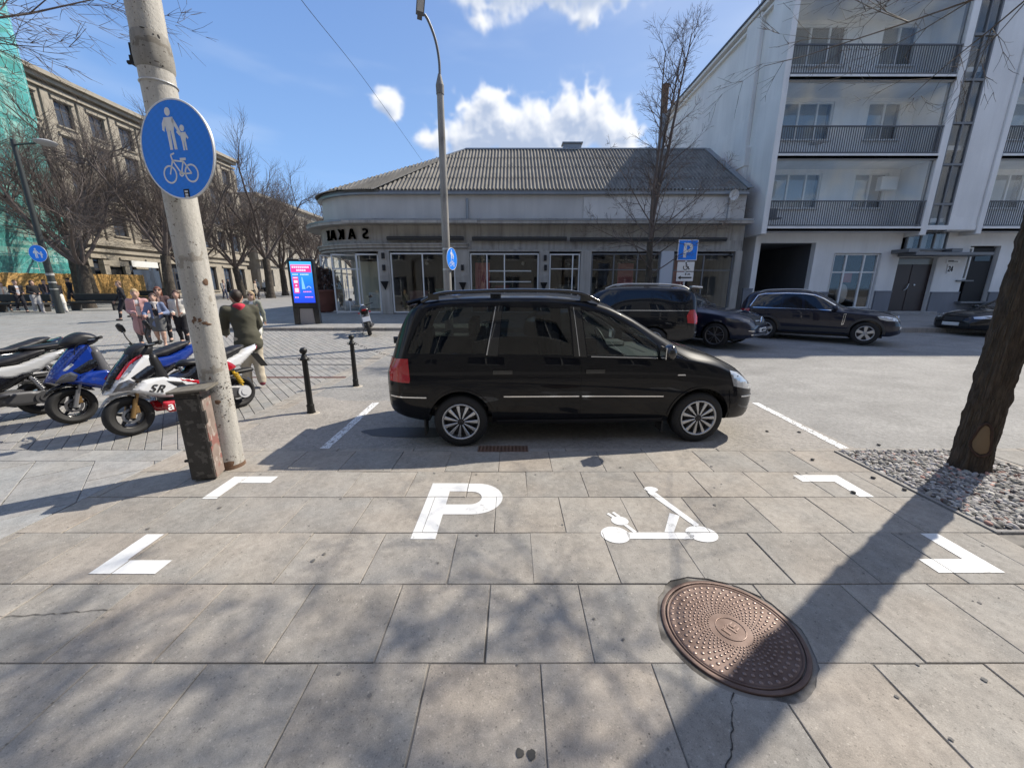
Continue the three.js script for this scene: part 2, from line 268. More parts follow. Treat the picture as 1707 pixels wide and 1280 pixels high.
// slabs of the pavement in the foreground: half-bond rows, each slab a piece
const slabs = []; // rectangles kept for the paint that lies on them
const MAN = [1.155, 1.66], MANR = .345;
{
  const g = new THREE.Group(); g.name = 'pavement'; g.userData.kind = 'structure'; scene.add(g);
  const r = rng(77), rows = [-.6, -.06, .455, .965, 1.47, 1.98, 2.485, 2.985, 3.46, 3.955];
  const ev = new Evaluator(); ev.attributes = ['position', 'normal', 'uv']; ev.useGroups = false;
  for (let j = 0; j + 1 < rows.length; j++) {
    const d0 = rows[j] + .0025, d1 = rows[j + 1] - .0025, off = ((rows.length - j) % 2 ? .133 : -.133), wide = j < 3 ? 8 : 13;
    for (let k = -wide; k <= wide; k++) {
      let x0 = off + .531 * k + .0022 + (r() - .5) * .003, x1 = off + .531 * (k + 1) - .0022 + (r() - .5) * .003;
      if (x1 < -3.66) continue; x0 = Math.max(x0, -3.66); if (x1 - x0 < .03) continue;
      let parts = [[x0, x1, d0, d1]];
      // the tree bed
      if (d1 > 2.47 && x1 > 3.56) { parts = []; if (x0 < 3.53) parts.push([x0, Math.min(x1, 3.545), d0, d1]); if (x1 > 5.07) parts.push([Math.max(x0, 5.075), x1, d0, d1]); if (j === 5 && x0 >= 3.5) parts = [[x0, x1, d0, d1]]; }
      for (const [a, b, c, d] of parts) {
        if (b - a < .03) continue;
        const S = new Soup(), h0 = (r() - .5) * .003, tx = (r() - .5) * .006, td = (r() - .5) * .007, mx = (a + b) / 2, md = (c + d) / 2, jit = () => (r() - .5) * .005;
        const yf = (x, q) => h0 + (x - mx) * tx + (q - md) * td;
        const poly = [[a + jit(), c + jit()], [b + jit(), c + jit()], [b + jit(), d + jit()], [a + jit(), d + jit()]];
        paver(S, poly, yf, .05, .003, 1.4, [r(), r()]); let geo = S.geo();
        const dx = Math.max(a - MAN[0], 0, MAN[0] - b), dd = Math.max(c - MAN[1], 0, MAN[1] - d);
        if (Math.hypot(dx, dd) < MANR + .05) { // slab cut roughly round the manhole
          const cut = []; for (let i = 0; i < 40; i++) { const an = i / 40 * 2 * Math.PI, q = MANR + .012 + .034 * Math.pow(fbm(Math.cos(an) * 3 + 9, Math.sin(an) * 3 + 9, 0, 15, 3), 2) * 2.2 * (.4 + .6 * Math.abs(Math.sin(an * 2 + .6))); cut.push([MAN[0] + Math.cos(an) * q, MAN[1] + Math.sin(an) * q]); }
          const cg = flat(ext(cut, .3)); cg.rotateX(-Math.PI / 2); const A = new Brush(mergeVertices(geo), m_slab[0]), B = new Brush(cg, m_slab[0]); A.updateMatrixWorld(); B.updateMatrixWorld();
          try { geo = ev.evaluate(A, B, SUBTRACTION).geometry; } catch (e) { console.log('csg', e.message); }
        }
        part(g, 'slab', geo, m_slab[Math.floor(r() * m_slab.length)], true); slabs.push({ rect: [[a, c], [b, c], [b, d], [a, d]], yf });
      }
    }
  }
  // flush kerb between pavement and bay, stone by stone
  for (let k = 0; k < 21; k++) { const x0 = -3.65 + k * .85; if (Math.abs(x0 + .1) < .4) { } const S = new Soup(); let a = x0 + .003, b = x0 + .847; paver(S, [[a, 3.962], [b, 3.962], [b, 4.05], [a, 4.05]], () => -.006 + (r() - .5) * .0004, .16, .006, 1.4, [r(), r()]); part(g, 'kerb_stone', S.geo(), m_slab[k % 6], true); }
  // grey slabs and the band of long stones to the left, laid askew
  const ang = 130.5 * Math.PI / 180, ca = Math.cos(ang), sa = Math.sin(ang);
  const lay = (parent, name, region, w, l, mats, m, yf, lim, stuff, seed, cx, cd, bond = .5) => {
    const q = rng(seed), all = []; const R = 34;
    for (let i = -Math.ceil(R / w); i <= R / w; i++) for (let j = -Math.ceil(R / l); j <= R / l; j++) {
      const u0 = j * l + (i & 1 ? l * bond : 0), v0 = i * w, gap = .0035; const c = [[u0 + gap, v0 + gap], [u0 + l - gap, v0 + gap], [u0 + l - gap, v0 + w - gap], [u0 + gap, v0 + w - gap]].map(([u, v]) => [cx + u * ca - v * sa, cd + u * sa + v * ca]);
      const mx = (c[0][0] + c[2][0]) / 2, md = (c[0][1] + c[2][1]) / 2; if (Math.hypot(mx - cx, md - cd) > R) continue;
      const poly = clipPoly(area(c) < 0 ? c.reverse() : c, region); if (poly.length < 3 || Math.abs(area(poly)) < .0006) continue;
      all.push([Math.hypot(mx, md) + (md < 0 ? 9 : 0), poly]);
    }
    all.sort((a, b) => a[0] - b[0]);
    const rest = mats.map(() => new Soup());
    all.forEach(([, poly], k) => { const h = (q() - .5) * .004, tx = (q() - .5) * .012, px = poly[0][0], S = k < lim ? new Soup() : rest[k % mats.length]; paver(S, poly, (x, d) => yf(x, d) + h + (x - px) * tx, .05, .004, 1.4, [q(), q()]); if (k < lim) part(parent, name, S.geo(), mats[Math.floor(q() * mats.length)], true); });
    if (all.length > lim) rest.forEach((S, k) => { if (S.p.length) { const o = part(parent, stuff, S.geo(), mats[k], true); o.userData.kind = 'stuff'; } });
    return all.length;
  };
  lay(g, 'grey_slab', [[-9, -2], [-3.668, -2], [-3.668, 3.70], [-9, 3.70]], .47, .94, m_grey, 1.4, () => 0, 140, 'grey_slab', 12, -3.67, 2.9);
  for (let k = 0; k < 9; k++) { const S = new Soup(), b = -3.668 - k * .98, a = b - .974; paver(S, [[a, 3.706], [b, 3.706], [b, 3.985], [a, 3.985]], () => 0, .05, .004, 1.4, [r(), r()]); part(g, 'band_stone', S.geo(), m_grey[k % 3], true); }
  // block paving of the plaza, its border along the bay
  const pg = new THREE.Group(); pg.name = 'plaza_paving'; pg.userData.kind = 'structure'; scene.add(pg);
  const n = lay(pg, 'paving_block', [[-17, 3.992], [-3.70, 3.992], [-3.70, 15.0], [-17, 15.0]], .142, .43, m_pave, 1.4, (x, d) => G(d), 300, 'paving_blocks', 31, -4.11, 3.99);
  for (let k = 0; k < 34; k++) for (let c = 0; c < 2; c++) { const S = new Soup(), d0 = 4.06 + k * .32 + c * .15, x0 = c ? -3.53 : -3.695, x1 = c ? -3.365 : -3.535; if (d0 + .31 > 14.95) continue; paver(S, [[x0, d0], [x1, d0], [x1, d0 + .314], [x0, d0 + .314]], (x, d) => G(d), .1, .004, 1.4, [r(), r()]); part(pg, 'border_stone', S.geo(), m_slab[(k + c) % 6], true); }
  console.log('pavers', n, 'slabs', slabs.length);
  // narrow slot drains crossing the plaza
  for (const [d, x0, x1, mm] of [[7.62, -9.5, -3.38, 0], [8.95, -12, -3.7, 1], [9.75, -14, -3.38, 2]]) {
    const t = thing('slot_drain', ['slot drain with a rusty red edge crossing nearest behind the bollards', 'short slot drain between the other two, ending at the asphalt', 'slot drain crossing the plaza farthest from the bollards'][mm], 'drain', [0, G(d), -d], 0, 'slot drains across the plaza');
    const e = Math.min(x1, -3.38); const L = (w, h, z, y0) => x1 > -3.37 ? [box(e - x0, h, w, (x0 + e) / 2, y0, z), bar(V3(e, y0, z), V3(-2.72, y0 + RL(-2.72), z), w, h)] : [box(e - x0, h, w, (x0 + e) / 2, y0, z)]; part(t, 'slot', L(.045, .012, 0, .004), m_iron); part(t, 'edge_strip', L(.03, .016, .04, .003), mm ? m_kerb : M([.30, .13, .09], .8)); t.userData.kind = 'structure';
  }
  // raised pavement before the buildings opposite
  struct('far_pavement', [sheet(-14, 70, 15.2, 60, 30, 30, (x, d) => G(d) + .10, 2)], m_far);
  for (let k = 0; k < 60; k++) { const S = new Soup(), a = -14 + k + .004, b = a + .992; paver(S, [[a, 15.08], [b, 15.08], [b, 15.23], [a, 15.23]], () => G(15.15) + .112, .25, .012, 1.4, [r(), r()]); const o = part(k < 30 ? g : g, 'far_kerb_stone', S.geo(), m_slab[k % 6], true); }
}
// paint on the slabs: every piece is cut along the slab joints
function painted(name, label, tris2d) {
  const S = new Soup();
  for (const { rect, yf } of slabs) for (const t of tris2d) {
    const T = area(t) < 0 ? t.slice().reverse() : t, p = clipPoly(T, insetConvex(rect, -.0012)); if (p.length < 3) continue;
    const v = (q) => [q[0], yf(q[0], q[1]) + .0035, -q[1]], u = (q) => [q[0], q[1]];
    for (let i = 1; i < p.length - 1; i++) S.tri(v(p[0]), v(p[i]), v(p[i + 1]), u(p[0]), u(p[i]), u(p[i + 1]));
  }
  const o = tag(part(null, name, S.geo(), m_white, true), label, 'road marking'); o.userData.kind = 'structure'; return o;
}
const trisOf = (pts, holes = []) => { const c = pts.map((p) => new THREE.Vector2(...p)), h = holes.map((q) => q.map((p) => new THREE.Vector2(...p))), all = [c, ...h].flat(); return THREE.ShapeUtils.triangulateShape(c, h).map((t) => t.map((i) => [all[i].x, all[i].y])); };
const arc = (cx, cy, rx, ry, a0, a1, n = 14) => Array.from({ length: n + 1 }, (_, i) => { const a = (a0 + (a1 - a0) * i / n) * Math.PI / 180; return [cx + rx * Math.cos(a), cy + ry * Math.sin(a)]; });
const elli = (cx, cy, rx, ry, n = 28) => arc(cx, cy, rx, ry, 0, 360 - 360 / n, n - 1);
const strip2 = (pts, w) => { const o = []; for (let i = 0; i + 1 < pts.length; i++) { const [a, b] = [pts[i], pts[i + 1]], dx = b[0] - a[0], dy = b[1] - a[1], l = Math.hypot(dx, dy), nx = -dy / l * w / 2, ny = dx / l * w / 2; o.push([[a[0] + nx, a[1] + ny], [a[0] - nx, a[1] - ny], [b[0] - nx, b[1] - ny]], [[a[0] + nx, a[1] + ny], [b[0] - nx, b[1] - ny], [b[0] + nx, b[1] + ny]]); } return o; };
painted('letter_marking', 'large white letter P painted on the pavement slabs', trisOf([[-.73, 2.41], [-.55, 2.41], [-.55, 2.72], ...arc(-.32, 2.97, .24, .25, -90, 90, 16), [-.73, 3.22]], [[[-.55, 2.865], ...arc(-.355, 2.97, .095, .105, -90, 90, 10), [-.55, 3.075]].reverse()]));
{
  const t = [];
  t.push(...trisOf(elli(.755, 2.46, .105, .10)), ...trisOf(elli(1.39, 2.47, .112, .095)));
  t.push(...trisOf([[.84, 2.41], [1.31, 2.41], [1.31, 2.49], [.84, 2.49]]));
  t.push(...trisOf([[1.125, 2.49], [1.195, 2.49], [1.325, 2.70], [1.262, 2.74]]));
  t.push(...trisOf([[1.385, 2.55], [1.425, 2.58], [1.26, 3.08], [1.19, 3.07]]));
  t.push(...trisOf(elli(1.245, 3.115, .06, .045)));
  t.push(...trisOf(elli(.835, 2.635, .066, .058)), ...strip2([[.80, 2.68], [.765, 2.735]], .026), ...strip2([[.845, 2.69], [.81, 2.75]], .026), ...strip2([[.86, 2.59], [.91, 2.49]], .03));
  painted('scooter_marking', 'white electric kick scooter with a plug painted on the slabs', t);
}
const L1 = (x, d, sx, sd) => trisOf([[x, d], [x + sx * .42, d], [x + sx * .42, d + sd * .125], [x + sx * .125, d + sd * .125], [x + sx * .125, d + sd * .40], [x, d + sd * .40]]);
painted('corner_marking', 'white corner bracket painted beside the foot of the grey pole', L1(-2.655, 3.355, 1, -1));
painted('corner_marking', 'white corner bracket nearest the camera, left of the letter P', L1(-2.665, 2.06, 1, 1));
painted('corner_marking', 'white corner bracket by the gravel bed, clear of the tree shadow', L1(3.125, 3.38, -1, -1));
painted('corner_marking', 'white corner bracket whose tip is crossed by the tree shadow', L1(3.115, 2.07, -1, 1));
// worn white lines of the bay
for (const [x0, x1, lab] of [[-2.2, -2.24, 'worn white bay line under the rear of the van, crossing its shadow'], [3.9, 4.0, 'worn white bay line ahead of the van, ending near the gravel bed']]) {
  const S = new Soup(), r = rng(x0 * 100 | 0), nw = 14, nl = 150, y = RD + .0085;
  for (let i = 0; i < nl; i++) for (let j = 0; j < nw; j++) { const e = fbm(i * .35 + 3, j * .5 + x0, 0, 19, 3) + (r() - .5) * .24 + (i > nl * .7 ? .08 : 0); if (e < .35) continue; const a = i / nl, b = (i + 1) / nl, X = (t) => lerp(x0, x1, t) - .055, d0 = lerp(4.15, 6.07, a), d1 = lerp(4.15, 6.07, b), q0 = X(a) + j / nw * .11, q1 = X(a) + (j + 1) / nw * .11; S.tri([q0, y, -d0], [q1, y, -d0], [q1, y, -d1], [q0, d0], [q1, d0], [q1, d1]); S.tri([q0, y, -d0], [q1, y, -d1], [q0, y, -d1], [q0, d0], [q1, d1], [q0, d1]); }
  const o = one('line_marking', S.geo(), m_white, lab, 'road marking'); o.userData.kind = 'structure';
}
// ---------------------------------------------------------------- manhole
{
  const t = thing('manhole_cover', 'round rusty cast iron manhole cover with raised studs, set in the slabs', 'manhole cover', [MAN[0], 0, -MAN[1]]);
  const T_rust = tex(512, (u, v) => { const f = fbm(u * 8, v * 8, 8, 121, 5), s = speck(u, v, 256, 122); const k = .72 + (f - .5) * .55 + (s - .5) * .2; return [k, k * (.86 + (f - .5) * .2), k * (.8 + (f - .5) * .3)]; });
  const iron = M([.17, .125, .108], .5, { map: T_rust, m: .5, metalness: .35 }), stud = M([.33, .275, .25], .36, { map: T_rust, m: .5, metalness: .55 }), mort = M([.20, .175, .155], .95, { map: T_slab, m: .4, bumpMap: T_slabB, bumpScale: .004 });
  part(t, 'mortar_bed', cyl(.47, .47, .02, 48, 0, -.018, 0), mort);
  part(t, 'frame', lathe([[.322, -.02], [.322, .001], [.325, .004], [.341, .004], [.345, 0], [.345, -.02]], 64), iron);
  part(t, 'lid', lathe([[0, -.001], [.272, -.001], [.276, -.001], [.29, 0], [.300, .001], [.302, -.003], [.306, -.003], [.308, .001], [.316, .002], [.318, -.01]], 64), iron);
  const rings = [[.288, .0098, 0], [.255, .0092, 1], [.225, .008, 0], [.199, .0072, 1], [.176, .0063, 0], [.156, .0056, 1], [.138, .005, 0], [.122, .0044, 1], [.108, .0039, 0]], N = 44;
  const geos = {};
  for (const [R, q, o] of rings) {
    const g1 = lathe([[q * .98, 0], [q, .0016], [q * .85, .0036], [q * .4, .0043], [0, .0045]], 8); 
    for (let i = 0; i < N; i++) { if (R < .13 && 0) continue; const a = (i + o * .5) / N * Math.PI * 2, big = R > .17; if (big || R < 0) { const p = part(t, 'stud', g1, stud, true); p.position.set(Math.cos(a) * R, -.0008, Math.sin(a) * R); } else { const h = g1.clone(); h.translate(Math.cos(a) * R, -.0008, Math.sin(a) * R); (geos.s ||= []).push(h); } }
  }
  const st = part(t, 'small_studs', geos.s, stud); st.userData.kind = 'stuff';
  const em = part(t, 'emblem', [tor(.072, .0022, 0, .0, 0, 48, 6).rotateX(Math.PI / 2), ...[[-.035, 0, .012, .045], [-.012, .02, .05, .008], [.0, 0, .009, .06], [.03, .0, .03, .008], [.03, .02, .03, .007], [.018, .01, .008, .03], [.03, -.02, .028, .007], [-.03, .022, .03, .007]].map(([x, y, w, h]) => box(w, .004, h, x, 0, -y, 0, .12))], stud);
  em.position.y = .0005; t.rotation.y = .5;
}
{ // drain grate set in the kerb beside the van
  const t = thing('drain_grate', 'rusty brown iron drain grate in the kerb beside the van', 'drain', [-.1, -.004, -4.0]);
  const rust = M([.20, .12, .085], .75, { map: T_slab, m: .5 });
  part(t, 'frame', [box(.56, .02, .012, 0, 0, .06), box(.56, .02, .012, 0, 0, -.085), box(.012, .02, .157, -.275, 0, -.012), box(.012, .02, .157, .275, 0, -.012)], rust);
  for (let i = 0; i < 13; i++) part(t, 'bar', box(.02, .016, .14, -.245 + i * .041, .001, -.012), rust);
  for (const z of [-.05, -.012, .026]) part(t, 'cross_bar', box(.53, .012, .014, 0, .001, z), rust);
  part(t, 'well', box(.54, .005, .15, 0, -.0035, -.012), m_iron);
}
// ---------------------------------------------------------------- gravel bed of the tree
{
  const g = thing('tree_bed', 'bed of grey and white pebbles round the foot of the big tree', 'gravel bed', [0, 0, 0]); g.userData.kind = 'structure';
  part(g, 'soil', sheet(3.56, 5.06, 2.48, 3.95, 2, 2, () => -.006, 1), M([.10, .085, .07], .95, { map: T_slab }), true);
  const edge = M([.33, .315, .30], .85, { map: T_slab, m: 1 });
  for (const [x, d, w, l] of [[3.575, 3.21, .04, 1.47], [4.33, 2.495, 1.47, .04], [5.055, 3.21, .04, 1.47], [4.33, 3.945, 1.43, .03]]) part(g, 'edging', cbox(w, .05, l, x, -.012, -d, .006), edge);
  const geo = new THREE.IcosahedronGeometry(1, 1), r = rng(4), N = 5200, im = new THREE.InstancedMesh(geo, M([1, 1, 1], .75), N), m4 = new THREE.Matrix4(), c = new THREE.Color();
  for (let i = 0; i < N; i++) {
    const x = 3.60 + r() * 1.44, d = 2.52 + r() * 1.41, s = .010 + r() * .013, lay = i < N * .55 ? 0 : 1;
    m4.compose(V(x, .000 + lay * .012 + r() * .008, d), new THREE.Quaternion().setFromEuler(new THREE.Euler(r() * .7, r() * 6.3, r() * .7)), V3(s * (1.1 + r() * .7), s * (.5 + r() * .4), s * (.8 + r() * .4))); im.setMatrixAt(i, m4);
    const k = .10 + Math.pow(r(), 1.4) * .42, w = r(); w < .05 ? c.setRGB(k * 1.1, k * .62, k * .5) : c.setRGB(k, k * (.97 - r() * .05), k * (.93 - r() * .09)); im.setColorAt(i, c);
  }
  im.name = 'pebbles'; im.userData.kind = 'stuff'; im.castShadow = im.receiveShadow = true; g.add(im);
  // a few strays on slabs and asphalt
  const rs = [[3.0, 3.05, .0], [3.42, 3.32, 0], [3.5, 3.1, 0], [3.15, 3.72, 0], [3.72, 4.12, RD], [3.9, 4.16, RD], [4.15, 4.12, RD], [3.35, 4.75, RD], [3.75, 4.72, RD], [4.4, 4.3, RD], [3.65, 2.3, 0]];
  rs.forEach(([x, d, y]) => { const p = one('stray_pebble', new THREE.IcosahedronGeometry(.018, 1), M([.09, .085, .08], .8), 'dark pebble strayed from the bed onto the paving', 'pebble', 'pebbles strayed from the gravel bed'); p.scale.set(1.2, .6, .9); p.position.set(x, y + .012, -d); p.rotation.y = x * 9; });
}

{ // hairline crack below the manhole, dark spots left on the slabs
  const crack = (pts, w, seed) => { const S = new Soup(), r = rng(seed), P = []; for (let i = 0; i + 1 < pts.length; i++) for (let k = 0; k < 14; k++) { const t = k / 14; P.push([lerp(pts[i][0], pts[i + 1][0], t) + (r() - .5) * .012, lerp(pts[i][1], pts[i + 1][1], t) + (r() - .5) * .012]); } for (let i = 0; i + 1 < P.length; i++) { const a = P[i], b = P[i + 1], dx = b[0] - a[0], dy = b[1] - a[1], l = Math.hypot(dx, dy) || 1, q = w * (.5 + r()), n = [-dy / l * q, dx / l * q], y = .0035; S.tri([a[0] + n[0], y, -a[1] - n[1]], [a[0] - n[0], y, -a[1] + n[1]], [b[0] - n[0], y, -b[1] + n[1]]); S.tri([a[0] + n[0], y, -a[1] - n[1]], [b[0] - n[0], y, -b[1] + n[1]], [b[0] + n[0], y, -b[1] - n[1]]); } return S.geo(); };
  const m = M([.05, .045, .04], .95); const o = one('crack', crack([[.98, 1.33], [.86, 1.12], [.72, .95], [.64, .8]], .0022, 4), m, 'hairline crack running from the manhole towards the camera', 'crack'); o.userData.kind = 'structure';
  const o2 = one('crack', crack([[-3.0, 1.72], [-2.6, 1.75], [-2.2, 1.79]], .0016, 9), m, 'hairline crack in a slab near the left edge', 'crack'); o2.userData.kind = 'structure';
  const spot = (x, d, s, k) => { const S = new Soup(), n = 16, q = []; for (let i = 0; i < n; i++) { const a = i / n * 6.283, w = s * (.6 + .8 * fbm(Math.cos(a) * 2 + k, Math.sin(a) * 2 + k, 0, 3, 3)); q.push([x + Math.cos(a) * w, d + Math.sin(a) * w]); } for (let i = 0; i < n; i++) { const a = q[i], b = q[(i + 1) % n]; S.tri([x, .0042, -d], [a[0], .0036, -a[1]], [b[0], .0036, -b[1]]); } return S.geo(); };
  const sm = M([.07, .066, .06], .8, { map: T_slab, m: .3 }), r = rng(71); [[.03, 1.10, .016, 'upper left of three dark spots near the bottom edge'], [.075, 1.095, .018, 'upper right of three dark spots near the bottom edge'], [.045, 1.0, .030, 'largest of three dark spots at the bottom edge']].forEach(([x, d, s, l], i) => { const g = one('dark_spot', spot(x, d, s, i * 3), sm, l, 'stain', 'dark spots on the slabs'); g.userData.kind = 'structure'; });
  // trodden gum and grit, too small to tell apart
  const gum = new Soup(), all = []; for (let i = 0; i < 80; i++) { const x = -3.4 + r() * 7, d = 1 + r() * 2.9; if (Math.hypot(x - MAN[0], d - MAN[1]) < .45) continue; all.push(spot(x, d, .004 + r() * r() * .012, i)); } const gm = part(null, 'gum_marks', all, M([.20, .19, .178], .9, { map: T_slab, m: .3 })); gm.userData.kind = 'stuff'; tag(gm, 'small trodden gum and grit marks scattered over the slabs', 'stains');
}
// ---------------------------------------------------------------- building materials
const m_glass = M([.97, .985, .985], .02, { transmission: 1, thickness: 0, ior: 1.5 });
const m_dkglass = M([.012, .014, .016], .03, { ior: 1.52, specularIntensity: 1 });
const m_shop = M([.50, .47, .43], .85, { map: T_grime, m: 4 });
const m_shopdk = M([.21, .20, .185], .85, { map: T_grime, m: 3 });
const m_alu = M([.55, .56, .57], .4, { metalness: .5 });
const m_frame = M([.72, .72, .70], .5), m_greyframe = M([.16, .165, .17], .5), m_dark = M([.012, .012, .013], .7);
const m_apt = M([.92, .905, .875], .85, { map: T_plaster, m: 5 }), m_plinth = M([.24, .25, .275], .85, { map: T_plaster, m: 3 });
const m_zinc = M([.33, .35, .37], .45, { metalness: .5, map: T_plaster, m: 2 });
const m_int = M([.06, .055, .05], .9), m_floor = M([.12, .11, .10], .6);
const font = await new FontLoader().loadAsync('fonts/droid/droid_sans_bold.typeface.json');
function text(str, size, depth) { const g = new TextGeometry(str, { font, size, depth, curveSegments: 5, bevelEnabled: false }); g.computeBoundingBox(); const b = g.boundingBox; g.translate(-(b.min.x + b.max.x) / 2, -(b.min.y + b.max.y) / 2, 0); return g; }

// ---------------------------------------------------------------- low corner building with the curved front
{
  const F = 19.5, BY = G(F) + .10;
  const t = thing('corner_shop_building', 'low grey shop building with curved corner and corrugated roof', 'building', [0, 0, 0]);
  const path = (o, xr = 11.1) => { const p = [[xr, F - o], [-2.15, F - o], [-6.5, F - o]]; for (let i = 1; i <= 14; i++) { const a = -Math.PI / 2 - i / 14 * Math.PI / 2; p.push([-6.5 + (3.75 + o) * Math.cos(a), F + 2.8 + (2.8 + o) * Math.sin(a)]); } p.push([-10.25 - o, 34]); return p; };
  const ribbon = (y0, y1, o0, o1, xr, xl) => { // a band of rectangular section following the front, from offset o0 (inner) to o1 (outer)
    let A = path(o1, xr), B = path(o0, xr); if (xl !== undefined) { A = [[xr, F - o1], [xl, F - o1]]; B = [[xr, F - o0], [xl, F - o0]]; }
    const S = new Soup(), q = (p, y) => [p[0], y, -p[1]]; let s = 0;
    for (let i = 0; i + 1 < A.length; i++) { const a = A[i], b = A[i + 1], c = B[i], d = B[i + 1], l = Math.hypot(a[0] - b[0], a[1] - b[1]), u = (k, y) => [(s + k * l) / 4, y / 4];
      const Qd = (p, r, w, v) => { S.tri(p, r, w, u(0, p[1]), u(1, r[1]), u(1, w[1])); S.tri(p, w, v, u(0, p[1]), u(1, w[1]), u(0, v[1])); };
      Qd(q(a, y0), q(b, y0), q(b, y1), q(a, y1)); Qd(q(c, y0), q(d, y0), q(d, y1), q(c, y1)); Qd(q(a, y1), q(b, y1), q(d, y1), q(c, y1)); Qd(q(a, y0), q(b, y0), q(d, y0), q(c, y0)); s += l; }
    for (const k of [0, A.length - 1]) { const a = A[k], c = B[k]; S.tri(q(a, y0), q(c, y0), q(c, y1)); S.tri(q(a, y0), q(c, y1), q(a, y1)); }
    return S.geo();
  };
  part(t, 'parapet_wall', ribbon(4.85, 6.06, -.5, -.25), M([.63, .605, .565], .85, { map: T_plaster }), true);
  part(t, 'parapet_panel', box(7.0, 1.06, .03, 6.9, 5.44, -(F + .235)), M([.74, .715, .675], .85, { map: T_plaster, m: 4 }));
  const gut = part(t, 'gutter', [ribbon(6.06, 6.13, -.4, -.05), ribbon(6.13, 6.28, -.45, -.18)], m_zinc, true);
  part(t, 'fascia', ribbon(3.52, 4.68, -.35, -.05), m_shop, true);
  part(t, 'canopy', [ribbon(4.68, 4.83, -.4, .6), ribbon(4.83, 4.90, -.4, .55)], m_shop, true);
  part(t, 'canopy_lip', ribbon(4.80, 4.86, .6, .625), m_zinc, true);
  part(t, 'moulding', [ribbon(3.80, 3.86, -.05, .20, -2.1), ribbon(3.66, 3.80, -.05, .13, -2.1), ribbon(3.52, 3.62, -.05, .05, -2.1)], m_shop, true);
  part(t, 'moulding', ribbon(3.50, 3.58, -.05, .06, 10.85, -2.1), m_shop, true);
  part(t, 'canopy_step', box(6.2, .12, .1, -4.7, 4.74, -(F - .66)), m_shop);
  // awning cases under the canopy
  for (const [x0, x1, y] of [[-5.95, -2.3, 4.1], [-1.9, 2.6, 4.08], [2.75, 10.2, 4.05]]) part(t, 'awning_case', [cyl(.07, .07, x1 - x0, 10, (x0 + x1) / 2, y, -(F - .14), 0, 0, Math.PI / 2), box(x1 - x0, .05, .12, (x0 + x1) / 2, y - .08, -(F - .1))], M([.05, .048, .045], .7));
  for (let x = -5.4; x < 10; x += .95) part(t, 'awning_bracket', box(.04, .06, .14, x, 4.1, -(F - .03)), m_dark);
  // piers between the openings
  const piers = [[-6.45, -5.92], [-2.75, -2.05], [1.32, 1.80], [3.32, 3.84], [7.2, 7.8], [10.75, 11.1]];
  piers.forEach(([a, b], i) => { part(t, 'pier', cbox(b - a, 3.52 - BY, .42, (a + b) / 2, (3.52 + BY) / 2, -(F + .14), .015), i === 4 ? M([.5, .52, .55], .7) : m_shop); });
  part(t, 'end_wall', box(.3, 6, 14, 10.95, 3.3, -(F + 7.4)), m_shop);
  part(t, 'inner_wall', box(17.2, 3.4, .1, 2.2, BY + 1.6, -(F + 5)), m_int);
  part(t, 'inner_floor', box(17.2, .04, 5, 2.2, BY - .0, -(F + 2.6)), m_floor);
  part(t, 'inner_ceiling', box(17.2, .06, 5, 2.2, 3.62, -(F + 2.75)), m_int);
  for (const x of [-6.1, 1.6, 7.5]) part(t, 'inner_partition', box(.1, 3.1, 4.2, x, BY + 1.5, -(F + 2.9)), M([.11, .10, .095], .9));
  part(t, 'inner_panel', box(.75, 2.4, .08, -1.5, BY + 1.3, -(F + .9)), M([.34, .085, .075], .6));
  part(t, 'inner_panel', box(.8, 2.4, .08, 5.9, BY + 1.3, -(F + 1.3)), M([.32, .09, .08], .6));
  part(t, 'inner_panel', box(.7, 2.6, .08, 8.5, BY + 1.35, -(F + 1.1)), M([.32, .09, .08], .6));
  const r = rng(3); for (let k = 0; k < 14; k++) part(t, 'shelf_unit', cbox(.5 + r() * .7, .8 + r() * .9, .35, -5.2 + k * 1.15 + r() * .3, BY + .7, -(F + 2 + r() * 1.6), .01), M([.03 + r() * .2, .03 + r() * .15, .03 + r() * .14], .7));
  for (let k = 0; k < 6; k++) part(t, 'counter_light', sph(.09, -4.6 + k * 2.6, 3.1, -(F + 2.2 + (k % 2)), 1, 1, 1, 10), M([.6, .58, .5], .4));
  // glazed openings: frame, mullions, panes
  const opening = (x0, x1, y0, y1, cols, rows, frm, w = .06) => {
    const d = F + .06, f = part(t, 'window', [box(x1 - x0, w, .08, (x0 + x1) / 2, y1 - w / 2, -d), box(x1 - x0, w, .08, (x0 + x1) / 2, y0 + w / 2, -d), box(w, y1 - y0, .078, x0 + w / 2, (y0 + y1) / 2, -d), box(w, y1 - y0, .078, x1 - w / 2, (y0 + y1) / 2, -d)], frm);
    for (const c of cols) part(f, 'mullion', box(w * .9, y1 - y0 - 2 * w, .07, c, (y0 + y1) / 2, -d), frm);
    const xs = [x0 + w, ...cols, x1 - w], ys = [y0 + w, ...rows, y1 - w];
    for (let i = 0; i + 1 < xs.length; i++) { for (const q of rows) part(f, 'transom', box(xs[i + 1] - xs[i] - w * .9, w * .7, .066, (xs[i] + xs[i + 1]) / 2, q, -d), frm);
      for (let j = 0; j + 1 < ys.length; j++) part(f, 'pane', box(xs[i + 1] - xs[i], ys[j + 1] - ys[j], .012, (xs[i] + xs[i + 1]) / 2, (ys[j] + ys[j + 1]) / 2, -(d + .004)), m_glass); }
    return f;
  };
  opening(-5.9, -2.77, BY + .06, 3.44, [-4.35, -3.0], [], m_frame);
  opening(-2.03, 1.30, BY + .06, 3.42, [-1.22, -.37], [], m_frame);
  part(t, 'inner_shelf', [box(2.1, .05, .3, -.1, 2.62, -(F + .5)), box(2.1, .05, .3, -.1, 2.1, -(F + .5))], m_frame);
